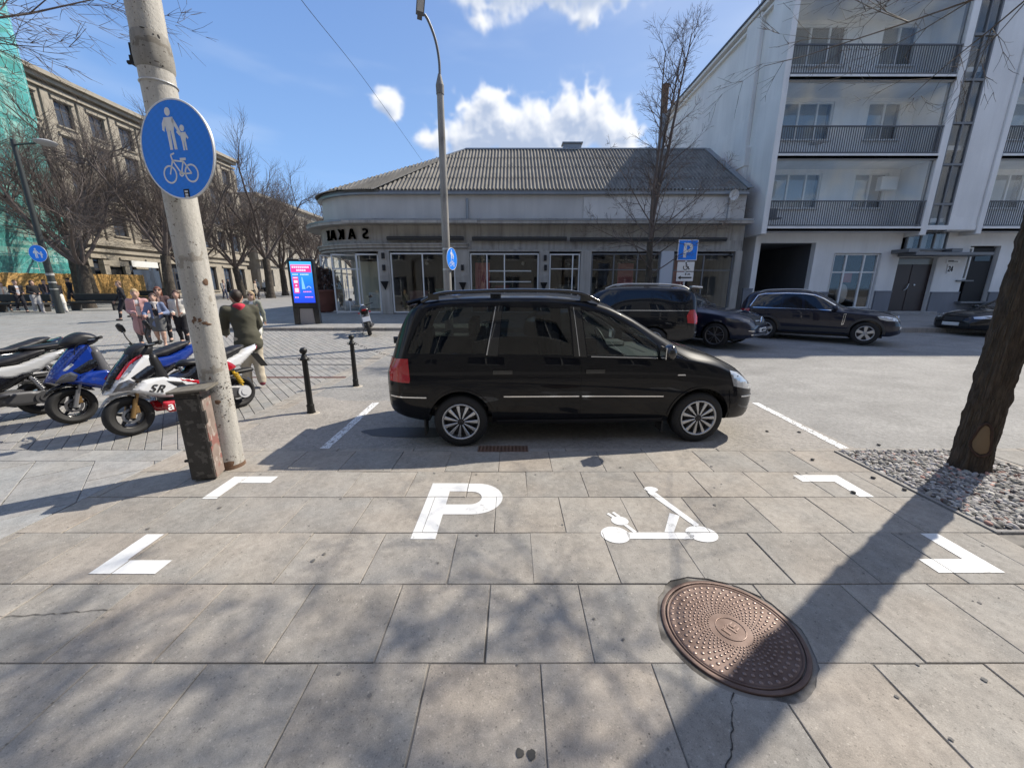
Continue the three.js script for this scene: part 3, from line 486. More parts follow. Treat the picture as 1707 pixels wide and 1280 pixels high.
  opening(1.82, 3.30, BY + .06, 3.40, [2.95], [2.7], m_frame);
  opening(3.86, 7.18, BY + .06, 3.42, [4.95, 6.1], [2.66], m_greyframe);
  opening(7.82, 10.73, BY + .06, 3.40, [9.31], [2.63], m_greyframe);
  // the glazed corner: panes follow the curve
  const onCurve = (ratio, o) => { let lo = 0, hi = 1.5; const q = (a) => [-6.5 - (3.75 + o) * Math.sin(a), F + 2.8 - (2.8 + o) * Math.cos(a)]; for (let k = 0; k < 40; k++) { const m = (lo + hi) / 2, p = q(m); p[0] / p[1] > ratio ? lo = m : hi = m; } return [...q(lo), lo]; };
  for (const [r0_, r1_, kind] of [[-.3335, -.386, 0], [-.3875, -.4385, 1], [-.4395, -.462, 2]]) {
    const a = onCurve(r0_, -.08), b = onCurve(r1_, -.08), L = Math.hypot(a[0] - b[0], a[1] - b[1]), ang = Math.atan2(-(a[1] - b[1]), a[0] - b[0]) * -1 * -1;
    const g = part(t, kind === 1 ? 'entrance_door' : 'corner_window', [box(L, .07, .07, 0, 3.38, 0), box(L, .08, .07, 0, BY + .08, 0), box(.07, 3.42 - BY, .07, -L / 2 + .035, (BY + 3.42) / 2, 0), box(.07, 3.42 - BY, .07, L / 2 - .035, (BY + 3.42) / 2, 0), ...(kind === 1 ? [box(L, .07, .07, 0, 2.72, 0), box(.05, 2.1, .06, 0, BY + 1.1, 0)] : [])], m_frame);
    part(g, 'pane', box(L - .14, 2.8, .012, 0, (BY + 3.4) / 2, 0), m_glass); if (kind === 1) part(g, 'handle', rod(V3(-.12, 1.3, .07), V3(-.12, 2.2, .07), .015), m_alu);
    g.position.set((a[0] + b[0]) / 2, 0, -(a[1] + b[1]) / 2); g.rotation.y = ang;
  }
  part(t, 'corner_inner_wall', [box(4, 3, .1, -8, BY + 1.4, -(F + 6)), box(.1, 3, 6, -6.2, BY + 1.4, -(F + 5.2))], M([.62, .56, .42], .8));
  part(t, 'corner_counter', cbox(2, 1.05, .6, -7.5, BY + .5, -(F + 4.2), .02), M([.75, .74, .70], .5));
  part(t, 'side_wall', box(.3, 5.4, 9, -10.05, 3.3, -(F + 10.5)), m_shop);
  // lettering on the curved fascia, mounted back to front
  const L = ['S', 'A', 'K', 'A', 'I'], mL = M([.015, .014, .014], .6);
  [-.3574, -.3905, -.4165, -.436, -.4475].forEach((ratio, i) => {
    const [x, d, a] = onCurve(ratio, -.05), sl = Math.atan2(2.8 * Math.sin(a), 3.75 * Math.cos(a));
    const g = text(L[i], .47, .06); g.scale(-1, 1, 1); const p = part(t, 'letter', g, mL); p.position.set(x, 4.31, -d + .04); p.rotation.y = -sl;
  });
  // wall fittings
  for (const [x, y] of [[-6.2, 1.9], [-2.4, 1.85], [1.55, 1.85]]) { part(t, 'wall_planter', xf(new THREE.ConeGeometry(.24, .42, 4), x, y, -(F - .12), Math.PI, Math.PI / 4), m_dark); }
  for (const [x, y] of [[-6.2, 3.3], [-2.4, 2.75], [1.6, 3.2], [1.62, 2.75], [-6.2, 2.75]]) part(t, 'wall_lamp', [cbox(.13, .26, .12, x, y, -(F - .12), .015), box(.04, .08, .1, x, y, -(F - .05))], m_dark);
  part(t, 'downpipe', [rod(V(-2.12, 4.9, F + .2), V(-2.12, 5.9, F + .2), .06), rod(V(10.2, 4.85, F + .1), V(10.2, 5.9, F + .1), .035)], m_zinc);
  part(t, 'satellite_dish', [xf(lathe([[0, 0], [.1, .012], [.19, .045], [.23, .075]], 24), 10.3, 6.0, -(F - .05), Math.PI / 2 + .2, 0, .2), rod(V(10.25, 5.4, F + .1), V(10.3, 6.0, F), .02)], M([.6, .6, .58], .6));
  part(t, 'camera', [cyl(.05, .05, .2, 10, 10.45, 3.28, -(F - .2), 0, 0, 1.3), box(.04, .1, .15, 10.5, 3.34, -(F - .1))], m_dark);
  // corrugated hip roof
  const ac = M([.26, .242, .215], .9, { map: T_grime, m: 1.7 });
  const e0 = [-8.6, 11.2], r0 = [-2.6, 10.9], d0 = F + .1, d1 = F + 4.6, y0 = 6.24, y1 = 9.35, rows = 4;
  for (let k = 0; k < rows; k++) {
    const S = new Soup(), n = 8, pitch = .177;
    const pt = (x, v, lift) => { const base = lerp(y0, y1, v); return [x, base + .042 * Math.cos(x / pitch * 2 * Math.PI) + lift, -lerp(d0, d1, v)]; };
    const v0 = k / rows, v1 = (k + 1) / rows + .015, xl = (v) => lerp(e0[0], r0[0], Math.min(1, v)), xr = (v) => lerp(e0[1], r0[1], Math.min(1, v));
    for (let x = e0[0]; x < e0[1]; x += pitch / n) {
      const xa = x, xb = x + pitch / n; if (xa < xl(v0) ) continue; const va = v0, vb = xa < xl(v1) ? clamp((xa - e0[0]) / (r0[0] - e0[0]), v0, v1) : v1; if (vb - va < .002) continue;
      const A = pt(xa, va, .03), B = pt(xb, va, .03), C = pt(xb, vb, .0), Dd = pt(xa, vb, .0), u = (p) => [p[0] / 1.7, p[2] / 1.7]; S.tri(A, B, C, u(A), u(B), u(C)); S.tri(A, C, Dd, u(A), u(C), u(Dd));
    }
    part(t, 'corrugated_sheets', S.geo(), ac, true);
  }
  { // hip round the curved end, and the back slope
    const S = new Soup(), top = [r0[0], y1, -d1], c = path(.05).slice(2, 18); const n = 60; for (let i = 0; i + 1 < c.length; i++) { const a = c[i], b = c[i + 1]; const m = i === c.length - 2 ? 40 : 8; for (let k = 0; k < m; k++) { const f = (q) => { const u = [lerp(a[0], b[0], q), lerp(a[1], b[1], q)]; return u; }, p0 = f(k / m), p1 = f((k + 1) / m), up = (p, n) => [p[0], y0 + (n % 2 ? .06 : 0), -p[1]], tt = (n) => [top[0], top[1] + (n % 2 ? .0 : 0), top[2]]; S.tri(up(p0, k), up(p1, k + 1), tt(k), [p0[0] / 2, p0[1] / 2], [p1[0] / 2, p1[1] / 2], [0, 4]); } }
    S.tri([-10.2, y0, -30], [-10.2, y0, -22], top); S.tri(top, [r0[1], y1, -d1], [11.2, y0, -30]); S.tri(top, [11.2, y0, -30], [-10.2, y0, -30]); S.tri([e0[0], y0, -d0], [-6.4, y0, -d0 + .2], top);
    part(t, 'rear_roof', S.geo(), ac);
  }
  part(t, 'ridge_cap', [rod(V(r0[0], y1 + .02, d1), V(r0[1], y1 + .02, d1), .07, .07, 8), rod(V(r0[0], y1 + .02, d1), V(-8.0, y0 + .08, d0 + .3), .05, .05, 6)], m_zinc);
  part(t, 'roof_vent', [box(1.0, .35, .5, 3.4, y1 + .15, -d1 - .3), box(1.15, .06, .65, 3.4, y1 + .36, -d1 - .3)], m_zinc);
  part(t, 'roof_flashing', bar(V(11.15, y0 + .1, d0), V(10.95, y1 + .05, d1), .3, .05), m_zinc);
}
{ // steel flue behind the roof
  const t = thing('steel_flue', 'tall thin steel flue pipe with rusty top rising behind the corrugated roof', 'chimney', [9.35, 6, -27]);
  part(t, 'pipe', cyl(.2, .2, 6.2, 16, 0, 3.1, 0), m_zinc); part(t, 'rusty_top', cyl(.205, .205, 1.6, 16, 0, 7.0, 0), M([.22, .12, .075], .8, { map: T_grime, m: 1 }));
  for (const y of [1.5, 4, 6.1]) part(t, 'band', cyl(.215, .215, .06, 16, 0, y, 0), m_zinc);
}

// ---------------------------------------------------------------- white apartment building
{
  const F = 19.9, B = 19.2, K = 20.8, BY = G(F) + .1;
  const t = thing('apartment_building', 'white apartment building with glazed balconies and a dark stair window', 'building', [0, 0, 0]);
  const X0 = 11.92;
  const wallX = (x0, x1, y0, y1, d, th = .3, mt = m_apt, nm = 'wall') => part(t, nm, box(x1 - x0, y1 - y0, th, (x0 + x1) / 2, (y0 + y1) / 2, -(d + th / 2)), mt);
  // side wall and roof edge
  part(t, 'side_wall', box(.3, 14.4 - .3, 14.2, X0 + .15, (14.4 + .3) / 2, -(19.95 + 7.1)), m_apt);
  part(t, 'chimney_breast', [cbox(.22, 9.5, 1.2, X0 - .1, 9.6, -22.2, .03), cbox(.3, .9, 1.58, X0 - .12, 8.2, -22.2, .03), cbox(.24, 8, 1.5, X0 - .1, 4.3, -22.2, .03)], m_apt);
  part(t, 'eave', [box(.55, .16, 13.4, X0 - .02, 14.48, -(20.7 + 6.7)), box(.3, .10, 13.4, X0 - .02, 14.2, -(20.7 + 6.7))], m_apt);
  part(t, 'roof_edge', box(.6, .1, 13.4, X0 - .05, 14.6, -(20.7 + 6.7)), M([.05, .05, .055], .5));
  part(t, 'roof', box(24, .3, 14, 24, 14.5, -(20.4 + 7.2)), m_zinc);
  part(t, 'parapet', [box(24, 2.2, .3, 24.1, 16.1, -20.2), box(.3, 2.2, 2.4, X0 + .3, 15.6, -21.3)], m_apt);
  // ground floor wall with its openings
  const topG = 4.46;
  wallX(X0 + .002, 12.08, BY - .3, topG, F - .001, .3); wallX(12.08, 14.9, 3.94, topG, F, .3); wallX(14.9, 15.9, BY - .3, topG, F, .3); wallX(15.9, 18.25, 3.46, topG, F, .3); wallX(15.9, 18.25, BY - .3, .78, F, .3, m_plinth, 'plinth'); wallX(18.25, 19.08, BY - .3, topG, F, .3); wallX(19.08, 21.06, 3.26, 3.62, F, .3); wallX(21.06, 22.5, BY - .3, topG, F, .3); wallX(22.5, 24, 3.8, topG, F, .3); wallX(22.5, 24, BY - .3, 1.1, F, .3, m_plinth, 'plinth'); wallX(24, 36, BY - .3, topG, F, .3);
  for (const [a, b, h] of [[11.6, 12.06, 1.72], [14.92, 15.88, 1.55], [18.27, 19.06, 1.6], [21.08, 22.48, 1.55], [24, 36, 1.55]]) part(t, 'plinth', [box(b - a, h - BY + .3, .08, (a + b) / 2, (h + BY - .3) / 2, -(F - .04)), box(b - a + .02, .06, .12, (a + b) / 2, h + .03, -(F - .04))], m_plinth);
  // passage
  const pd = M([.10, .10, .105], .9, { map: T_plaster, m: 3 });
  part(t, 'passage', [box(.1, 3.6, 9, 12.05, 2.2, -(F + 4.8)), box(.1, 3.6, 9, 14.93, 2.2, -(F + 4.8)), box(2.9, .1, 9, 13.5, 3.98, -(F + 4.8)), box(2.9, 3.6, .1, 13.5, 2.2, -(F + 9.3))], pd);
  const win = (x0, x1, y0, y1, d, cols, rows, frm = m_frame, w = .07, gl = m_glass) => {
    const f = part(t, 'window', [box(x1 - x0, w, .09, (x0 + x1) / 2, y1 - w / 2, -d), box(x1 - x0, w, .09, (x0 + x1) / 2, y0 + w / 2, -d), box(w, y1 - y0 - 2 * w, .09, x0 + w / 2, (y0 + y1) / 2, -d), box(w, y1 - y0 - 2 * w, .09, x1 - w / 2, (y0 + y1) / 2, -d)], frm);
    const xs = [x0 + w, ...cols, x1 - w], ys = [y0 + w, ...rows, y1 - w];
    for (const c of cols) part(f, 'mullion', box(w * 1.1, y1 - y0 - 2 * w, .088, c, (y0 + y1) / 2, -d), frm);
    for (let i = 0; i + 1 < xs.length; i++) { const a = xs[i] + (i ? w * .55 : 0), b = xs[i + 1] - (i + 2 < xs.length ? w * .55 : 0); for (const q of rows) part(f, 'transom', box(b - a, w * .8, .086, (a + b) / 2, q, -d), frm);
      for (let j = 0; j + 1 < ys.length; j++) part(f, 'pane', box(b - a, ys[j + 1] - ys[j], .012, (a + b) / 2, (ys[j] + ys[j + 1]) / 2, -(d + .004)), gl); }
    return f;
  };
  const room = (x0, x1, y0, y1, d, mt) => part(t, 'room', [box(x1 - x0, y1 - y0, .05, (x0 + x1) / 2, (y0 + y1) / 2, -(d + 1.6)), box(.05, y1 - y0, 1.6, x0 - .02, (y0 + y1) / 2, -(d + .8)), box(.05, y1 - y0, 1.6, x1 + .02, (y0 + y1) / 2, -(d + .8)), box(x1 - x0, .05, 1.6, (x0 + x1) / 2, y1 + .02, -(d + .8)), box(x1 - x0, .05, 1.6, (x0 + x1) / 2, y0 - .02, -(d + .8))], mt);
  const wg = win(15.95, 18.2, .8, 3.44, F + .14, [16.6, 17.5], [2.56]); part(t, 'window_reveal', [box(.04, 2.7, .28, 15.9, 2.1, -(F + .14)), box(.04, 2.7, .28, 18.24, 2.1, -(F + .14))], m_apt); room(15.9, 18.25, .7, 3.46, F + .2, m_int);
  part(t, 'poster', box(.5, .45, .02, 17.05, 2.3, -(F + .4)), M([.35, .1, .08], .7)); part(t, 'display_figure', [sph(.28, 17.1, 1.5, -(F + .6), 1, 1.8, .6)], M([.45, .4, .35], .8));
  // entrance door, its canopy, number plates
  const dm = M([.030, .014, .013], .4, { map: T_plaster, m: 2 });
  const dr = part(t, 'entrance_door', [box(1.9, 2.35, .07, 20.07, BY + 1.2, -(F + .22)), box(.05, 2.35, .09, 20.07, BY + 1.2, -(F + .21))], dm); part(dr, 'handle', [rod(V(19.95, 1.75, F + .12), V(20.02, 2.0, F + .12), .018), rod(V(19.85, 1.68, F + .15), V(19.95, 1.75, F + .12), .016)], m_alu); part(dr, 'lock', cyl(.04, .04, .03, 12, 20.35, 1.95, -(F + .17), Math.PI / 2), m_alu);
  part(t, 'transom_light', [box(1.9, .3, .02, 20.07, 3.08, -(F + .2))], M([.25, .25, .22], .2)); part(t, 'door_reveal', [box(.04, 2.8, .3, 19.1, 1.9, -(F + .15)), box(.04, 2.8, .3, 21.05, 1.9, -(F + .15))], m_apt);
  part(t, 'entrance_canopy', [cbox(3.7, .14, .9, 20.85, 3.36, -(F - .45), .015), box(.5, .16, .95, 18.9, 3.52, -(F - .4)), box(.5, .16, .5, 21.4, 3.56, -(F - .2))], m_greyframe);
  part(t, 'doorstep', cbox(2.3, .14, .5, 20.05, BY + .02, -(F - .2), .02), m_kerb);
  { const pl = part(t, 'number_plate', box(.30, .42, .02, 21.75, 2.72, -(F - .025)), M([.8, .8, .78], .5)); const n = part(pl, 'number', text('24', .27, .012), m_dark); n.scale.x = .62; n.position.set(21.75, 2.72, -(F - .036));
    const pq = part(t, 'street_plate', box(.66, .17, .02, 21.8, 3.08, -(F - .025)), M([.8, .8, .78], .5)); for (let k = 0; k < 9; k++) part(pq, 'letter_stroke', box(.03, k < 5 ? .08 : .045, .008, 21.56 + k * .055, 3.08 - (k < 5 ? 0 : .015), -(F - .04)), m_dark); }
  const d2 = part(t, 'side_door', [box(1.05, 2.6, .07, 23.4, 2.42, -(F + .2))], m_dark); part(d2, 'door_window', box(.75, .4, .02, 23.4, 3.3, -(F + .15)), m_dkglass); win(22.52, 22.86, 2.2, 3.75, F + .2, [], []);
  part(t, 'door_sill', [box(1.7, .08, .5, 23.2, 1.1, -(F - .1)), box(.8, .06, .14, 22.6, 2.15, -(F - .02))], m_greyframe);
  { const rl = part(t, 'step_railing', [rod(V(23.6, 1.9, F - .9), V(25.6, 1.9, F - .9), .02), rod(V(23.6, 1.2, F - .9), V(25.6, 1.2, F - .9), .015)], m_dark); for (let k = 0; k < 12; k++) part(rl, 'baluster', rod(V(23.6 + k * .17, 1.2, F - .9), V(23.6 + k * .17, 1.9, F - .9), .009, .009, 5), m_dark); part(t, 'side_steps', [box(2.2, 1.0, 1, 24.6, .6, -(F - .45))], m_plinth); }
  // balconies
  const floors = [4.46, 7.51, 10.56, 13.61], slatG = new THREE.BoxGeometry(.022, 1.02, .03), m_slat = M([.10, .105, .115], .5);
  const bay = (x0, x1, nm) => {
    floors.forEach((y, fi) => {
      part(t, 'balcony_slab', box(x1 - x0, .2, K - B + .1, (x0 + x1) / 2, y + .02, -(B + K) / 2), m_apt);
      part(t, 'slab_trim', box(x1 - x0, .12, .06, (x0 + x1) / 2, y - .03, -(B - .02)), m_greyframe);
      if (fi < 3) {
        const rail = part(t, 'balustrade', [box(x1 - x0, .05, .06, (x0 + x1) / 2, y + 1.22, -(B + .02)), box(x1 - x0, .04, .05, (x0 + x1) / 2, y + .18, -(B + .02))], m_slat);
        const n = Math.round((x1 - x0) / .105); for (let k = 0; k < n; k++) { const s = part(rail, 'slat', slatG, m_slat, true); s.position.set(x0 + .05 + k * (x1 - x0 - .1) / (n - 1), y + .7, -(B + .02)); }
      }
      const y1 = y + 3.05; if (fi === 3) { part(t, 'loggia_wall', box(x1 - x0, 2, .2, (x0 + x1) / 2, y + 1.1, -(K + .1)), m_apt); }
      else {
        // back wall with two windows
        const sx = (x1 - x0) / 7.2, wl = [x0 + .9 * sx, x0 + 3.35 * sx], wr = [x0 + 5.0 * sx, x0 + 6.65 * sx], wy0 = y + 1.2, wy1 = y + 2.82;
        const W = (a, b, c, d) => part(t, 'loggia_wall', box(b - a, d - c, .2, (a + b) / 2, (c + d) / 2, -(K + .1)), m_apt);
        W(x0, wl[0], y, y1); W(wl[1], wr[0], y, y1); W(wr[1], x1, y, y1); W(wl[0], wl[1], y, wy0); W(wl[0], wl[1], wy1, y1); W(wr[0], wr[1], y, wy0); W(wr[0], wr[1], wy1, y1);
        win(wl[0], wl[1], wy0, wy1, K + .1, [lerp(wl[0], wl[1], .34), lerp(wl[0], wl[1], .70)], []); win(wr[0], wr[1], wy0, wy1, K + .1, [lerp(wr[0], wr[1], .5)], []);
        const cur = M([[.35, .37, .40], [.30, .30, .29], [.16, .17, .16]][fi], .9); part(t, 'curtain', [box(wl[1] - wl[0], 1.7, .03, (wl[0] + wl[1]) / 2, (wy0 + wy1) / 2, -(K + .45)), box(wr[1] - wr[0], 1.7, .03, (wr[0] + wr[1]) / 2, (wy0 + wy1) / 2, -(K + .4))], cur);
        for (const w of [wl, wr]) part(t, 'window_sill', box(w[1] - w[0] + .1, .05, .16, (w[0] + w[1]) / 2, wy0 - .02, -(K - .06)), m_frame);
        // frameless glazing above the balustrade
        const n = 8, gw = (x1 - x0) / n; for (let k = 0; k < n; k++) part(t, 'glazing_pane', box(gw - .012, 1.66, .01, x0 + (k + .5) * gw, y + 2.08, -(B + .10)), m_glass);
        part(t, 'glazing_track', [box(x1 - x0, .035, .06, (x0 + x1) / 2, y + 2.945, -(B + .10))], m_alu);
      }
    });
  };
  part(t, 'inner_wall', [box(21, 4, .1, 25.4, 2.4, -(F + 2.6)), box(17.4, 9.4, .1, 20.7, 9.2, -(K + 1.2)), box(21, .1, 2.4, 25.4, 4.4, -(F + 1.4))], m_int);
  part(t, 'air_conditioner', [cbox(.8, .6, .3, 18.35, 6.75, -(K - .2), .02)], m_frame); part(t, 'balcony_chair', [cbox(.5, .05, .45, 12.7, 5.05, -(B + .8), .01), cbox(.5, .5, .05, 12.7, 5.3, -(B + 1.0), .01)], m_greyframe); part(t, 'balcony_table', [cyl(.35, .35, .04, 20, 14.2, 8.35, -(B + .8)), rod(V(14.2, 7.6, B + .8), V(14.2, 8.35, B + .8), .03)], m_frame);
  bay(X0 + .02, 19.1, 'a'); bay(22.0, 29.2, 'b');
  part(t, 'fin', cbox(.26, 12.1, 1.5, X0 - .11, 10.3, -(B + .73), .02), m_apt);
  part(t, 'fin', cbox(.32, 12.3, 1.7, 19.27, 10.35, -(B + .83), .02), m_apt); part(t, 'fin_trim', box(.05, 12, .12, 19.09, 10.4, -(B + .2)), m_greyframe);
  part(t, 'fin', cbox(.26, 12.1, 1.7, 21.88, 10.3, -(B + .83), .02), m_apt);
  part(t, 'stair_pier', [cbox(1.35, 12.0, .5, 21.08, 10.4, -(B + .31), .02)], m_apt);
  // stair glazing, flush with the balcony fronts
  const ST = B + .06, st = [4.5, 5.55, 7.2, 8.85, 10.5, 12.15, 13.8]; const rg = part(t, 'stair_window', [box(.07, 9.6, .1, 19.46, 9.2, -ST), box(.07, 9.6, .1, 20.36, 9.2, -ST), box(.06, 9.6, .1, 19.92, 9.2, -ST)], m_greyframe);
  for (let k = 0; k + 1 < st.length; k++) { for (const [a, b] of [[19.5, 19.89], [19.95, 20.32]]) part(rg, 'pane', box(b - a, st[k + 1] - st[k] - .07, .015, (a + b) / 2, (st[k] + st[k + 1]) / 2, -(ST + .01)), m_glass); part(rg, 'rail', box(.92, .09, .11, 19.91, st[k + 1], -(ST - .004)), m_greyframe); }
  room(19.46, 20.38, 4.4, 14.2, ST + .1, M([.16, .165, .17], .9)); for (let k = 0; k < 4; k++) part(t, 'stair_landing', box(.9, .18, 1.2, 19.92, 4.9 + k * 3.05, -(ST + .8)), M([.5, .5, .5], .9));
  { const lo = part(t, 'low_stair_window', [box(2.0, .07, .1, 20.15, 4.44, -(F - .1)), box(2.0, .07, .1, 20.15, 3.62, -(F - .1)), ...[19.2, 19.85, 20.5, 21.1].map((x) => box(.06, .8, .1, x, 4.03, -(F - .1)))], m_greyframe); for (const x of [19.52, 20.17, 20.8]) { part(lo, 'pane', box(.57, .76, .015, x, 4.03, -(F - .1)), m_glass); part(lo, 'curtain', box(.4, .72, .02, x, 4.0, -(F + .1)), M([.35, .37, .39], .9)); } part(t, 'stair_soffit', box(2.6, .2, .8, 20.4, 4.54, -(F - .3)), m_apt); }
  part(t, "corner_wall", wallBox(29.3, 36, 4.46, 16, F, .3), m_apt);
}
function wallBox(x0, x1, y0, y1, d, th) { return box(x1 - x0, y1 - y0, th, (x0 + x1) / 2, (y0 + y1) / 2, -(d + th / 2)); }

// ---------------------------------------------------------------- stone building along the avenue, left
const m_stone = M([.43, .39, .335], .9, { map: T_stone, m: 4 }), m_stone2 = M([.44, .41, .37], .9, { map: T_stone, m: 4 });
const m_pane = M([.05, .06, .08], .06, { ior: 1.5, specularIntensity: 1 });
function avenueBlock(name, label, X, D0, D1, H, mt, o) {
  const t = thing(name, label, 'building', [X, 0, 0]); const y0 = G(D0) - .6;
  const N = Math.round((D1 - D0) / o.bay), w = (D1 - D0) / N, winW = o.w, fl = o.floors;
  const L = D1 - D0, md = -(D0 + D1) / 2;
  // wall built of bands and piers so that every window is a real opening
  let prev = y0; const bands = []; for (const [a, b] of fl) { bands.push([prev, a]); prev = b; } bands.push([prev, H]);
  part(t, 'wall', bands.map(([a, b]) => box(.5, b - a, L, -.25, (a + b) / 2, md)), mt);
  const pg = fl.map(([a, b]) => new THREE.BoxGeometry(.498, b - a, w - winW));
  const paneG = {}, frmG = {};
  fl.forEach(([a, b], f) => {
    for (let k = 0; k <= N; k++) { const z = -(D0 + k * w), p = part(t, 'pier', pg[f], mt, true); p.position.set(-.25, (a + b) / 2, z); if (k === 0 || k === N) p.scale.z = 1; }
    const h = b - a, fg = merge([box(.1, .09, winW, 0, h / 2 - .045, 0), box(.1, .09, winW, 0, -h / 2 + .045, 0), box(.1, h - .18, .09, 0, 0, winW / 2 - .045), box(.1, h - .18, .09, 0, 0, -winW / 2 + .045), box(.08, h - .18, .06, 0, 0, 0), box(.07, .06, winW - .18, 0, h * .18, 0)]), gl = new THREE.BoxGeometry(.02, h - .1, winW - .1);
    for (let k = 0; k < N; k++) { const z = -(D0 + (k + .5) * w), q = part(t, 'window', fg, o.frame, true); q.position.set(-.3, (a + b) / 2, z); const g = part(q, 'pane', gl, m_pane, true); if (o.sills) { const s = part(q, 'sill', new THREE.BoxGeometry(.3, .12, winW + .3), mt, true); s.position.set(.3, -h / 2 - .07, 0); const hd = part(q, 'lintel', new THREE.BoxGeometry(.14, .22, winW + .36), mt, true); hd.position.set(.36, h / 2 + .16, 0); } }
  });
  for (const [y, h, d] of o.bands) part(t, 'cornice', box(d, h, L + .6, d / 2 - .01, y, md), mt);
  if (o.pil) for (let k = 0; k <= N; k++) part(t, 'pilaster', cbox(.16, o.pil[1] - o.pil[0], .62, .07, (o.pil[0] + o.pil[1]) / 2, -(D0 + k * w), .02), mt);
  part(t, 'end_wall', [box(20, H - y0, .5, -10.3, (H + y0) / 2, -D0 + .1), box(20, H - y0, .5, -10.3, (H + y0) / 2, -D1 - .1)], mt);
  part(t, 'roof', box(20, .3, L + .5, -10.3, H + .1, md), m_zinc); part(t, 'backing', box(.1, H - y0, L, -1.2, (H + y0) / 2, md), m_int);
  return t;
}
avenueBlock('stone_building', 'long beige stone building with classical cornice behind the avenue trees', -40, 12, 60.5, 19.2, m_stone, { bay: 2.9, w: 1.45, floors: [[1.6, 4.6], [7.0, 9.4], [10.2, 12.4], [12.9, 15.0], [15.8, 17.8]], frame: M([.06, .05, .045], .6), sills: true, pil: [6.4, 18.2], bands: [[19.35, .35, .95], [19.0, .3, .6], [18.45, .25, .35], [6.1, .5, .35], [5.4, .3, .2]] });
{ const t = thing('shop_front', 'white shop fronts with a dark arched doorway under the stone building', 'shop front', [-39.4, 0, 0]);
  for (const [d, w, c] of [[35.5, 2.0, 0], [43, 3.0, 1], [50, 3.2, 1]]) { part(t, 'sign_board', box(.1, .6, w, .1, 4.3, -d), m_frame); part(t, 'shop_window', box(.08, 2.6, w, .05, 2.4, -d), m_pane); }
  part(t, 'door_arch', [box(.5, 3.6, .5, .2, 2.2, -38.6), box(.5, 3.6, .5, .2, 2.2, -40.6), box(.5, .5, 2.5, .2, 4.2, -39.6)], m_stone); part(t, 'door', box(.1, 3.4, 1.6, .1, 2.2, -39.6), m_dark); }
avenueBlock('grey_avenue_building', 'pale grey building farther down the avenue, half hidden by bare trees', -39, 63, 122, 15.6, m_stone2, { bay: 3.2, w: 1.3, floors: [[2.2, 4.8], [6.2, 8.4], [9.4, 11.6], [12.4, 14.2]], frame: M([.5, .48, .45], .7), bands: [[15.7, .4, .7], [5.5, .3, .3]] });
{ // building closing the view at the end of the avenue
  const t = thing('end_building', 'pale building with columns closing the far end of the avenue', 'building', [-22, 0, -128]);
  part(t, 'wall', box(40, 15, 6, 0, 8, 0), m_stone2); for (let k = 0; k < 10; k++) part(t, 'column', cyl(.5, .45, 7, 12, -16 + k * 3.5, 6, 3.6), m_stone2); for (let f = 0; f < 3; f++) for (let k = 0; k < 11; k++) part(t, 'window', box(1.3, 2, .1, -17.5 + k * 3.5, 4 + f * 4, 3.02), m_pane); part(t, 'cornice', box(41, .6, 7, 0, 15.3, 0), m_stone2);
}
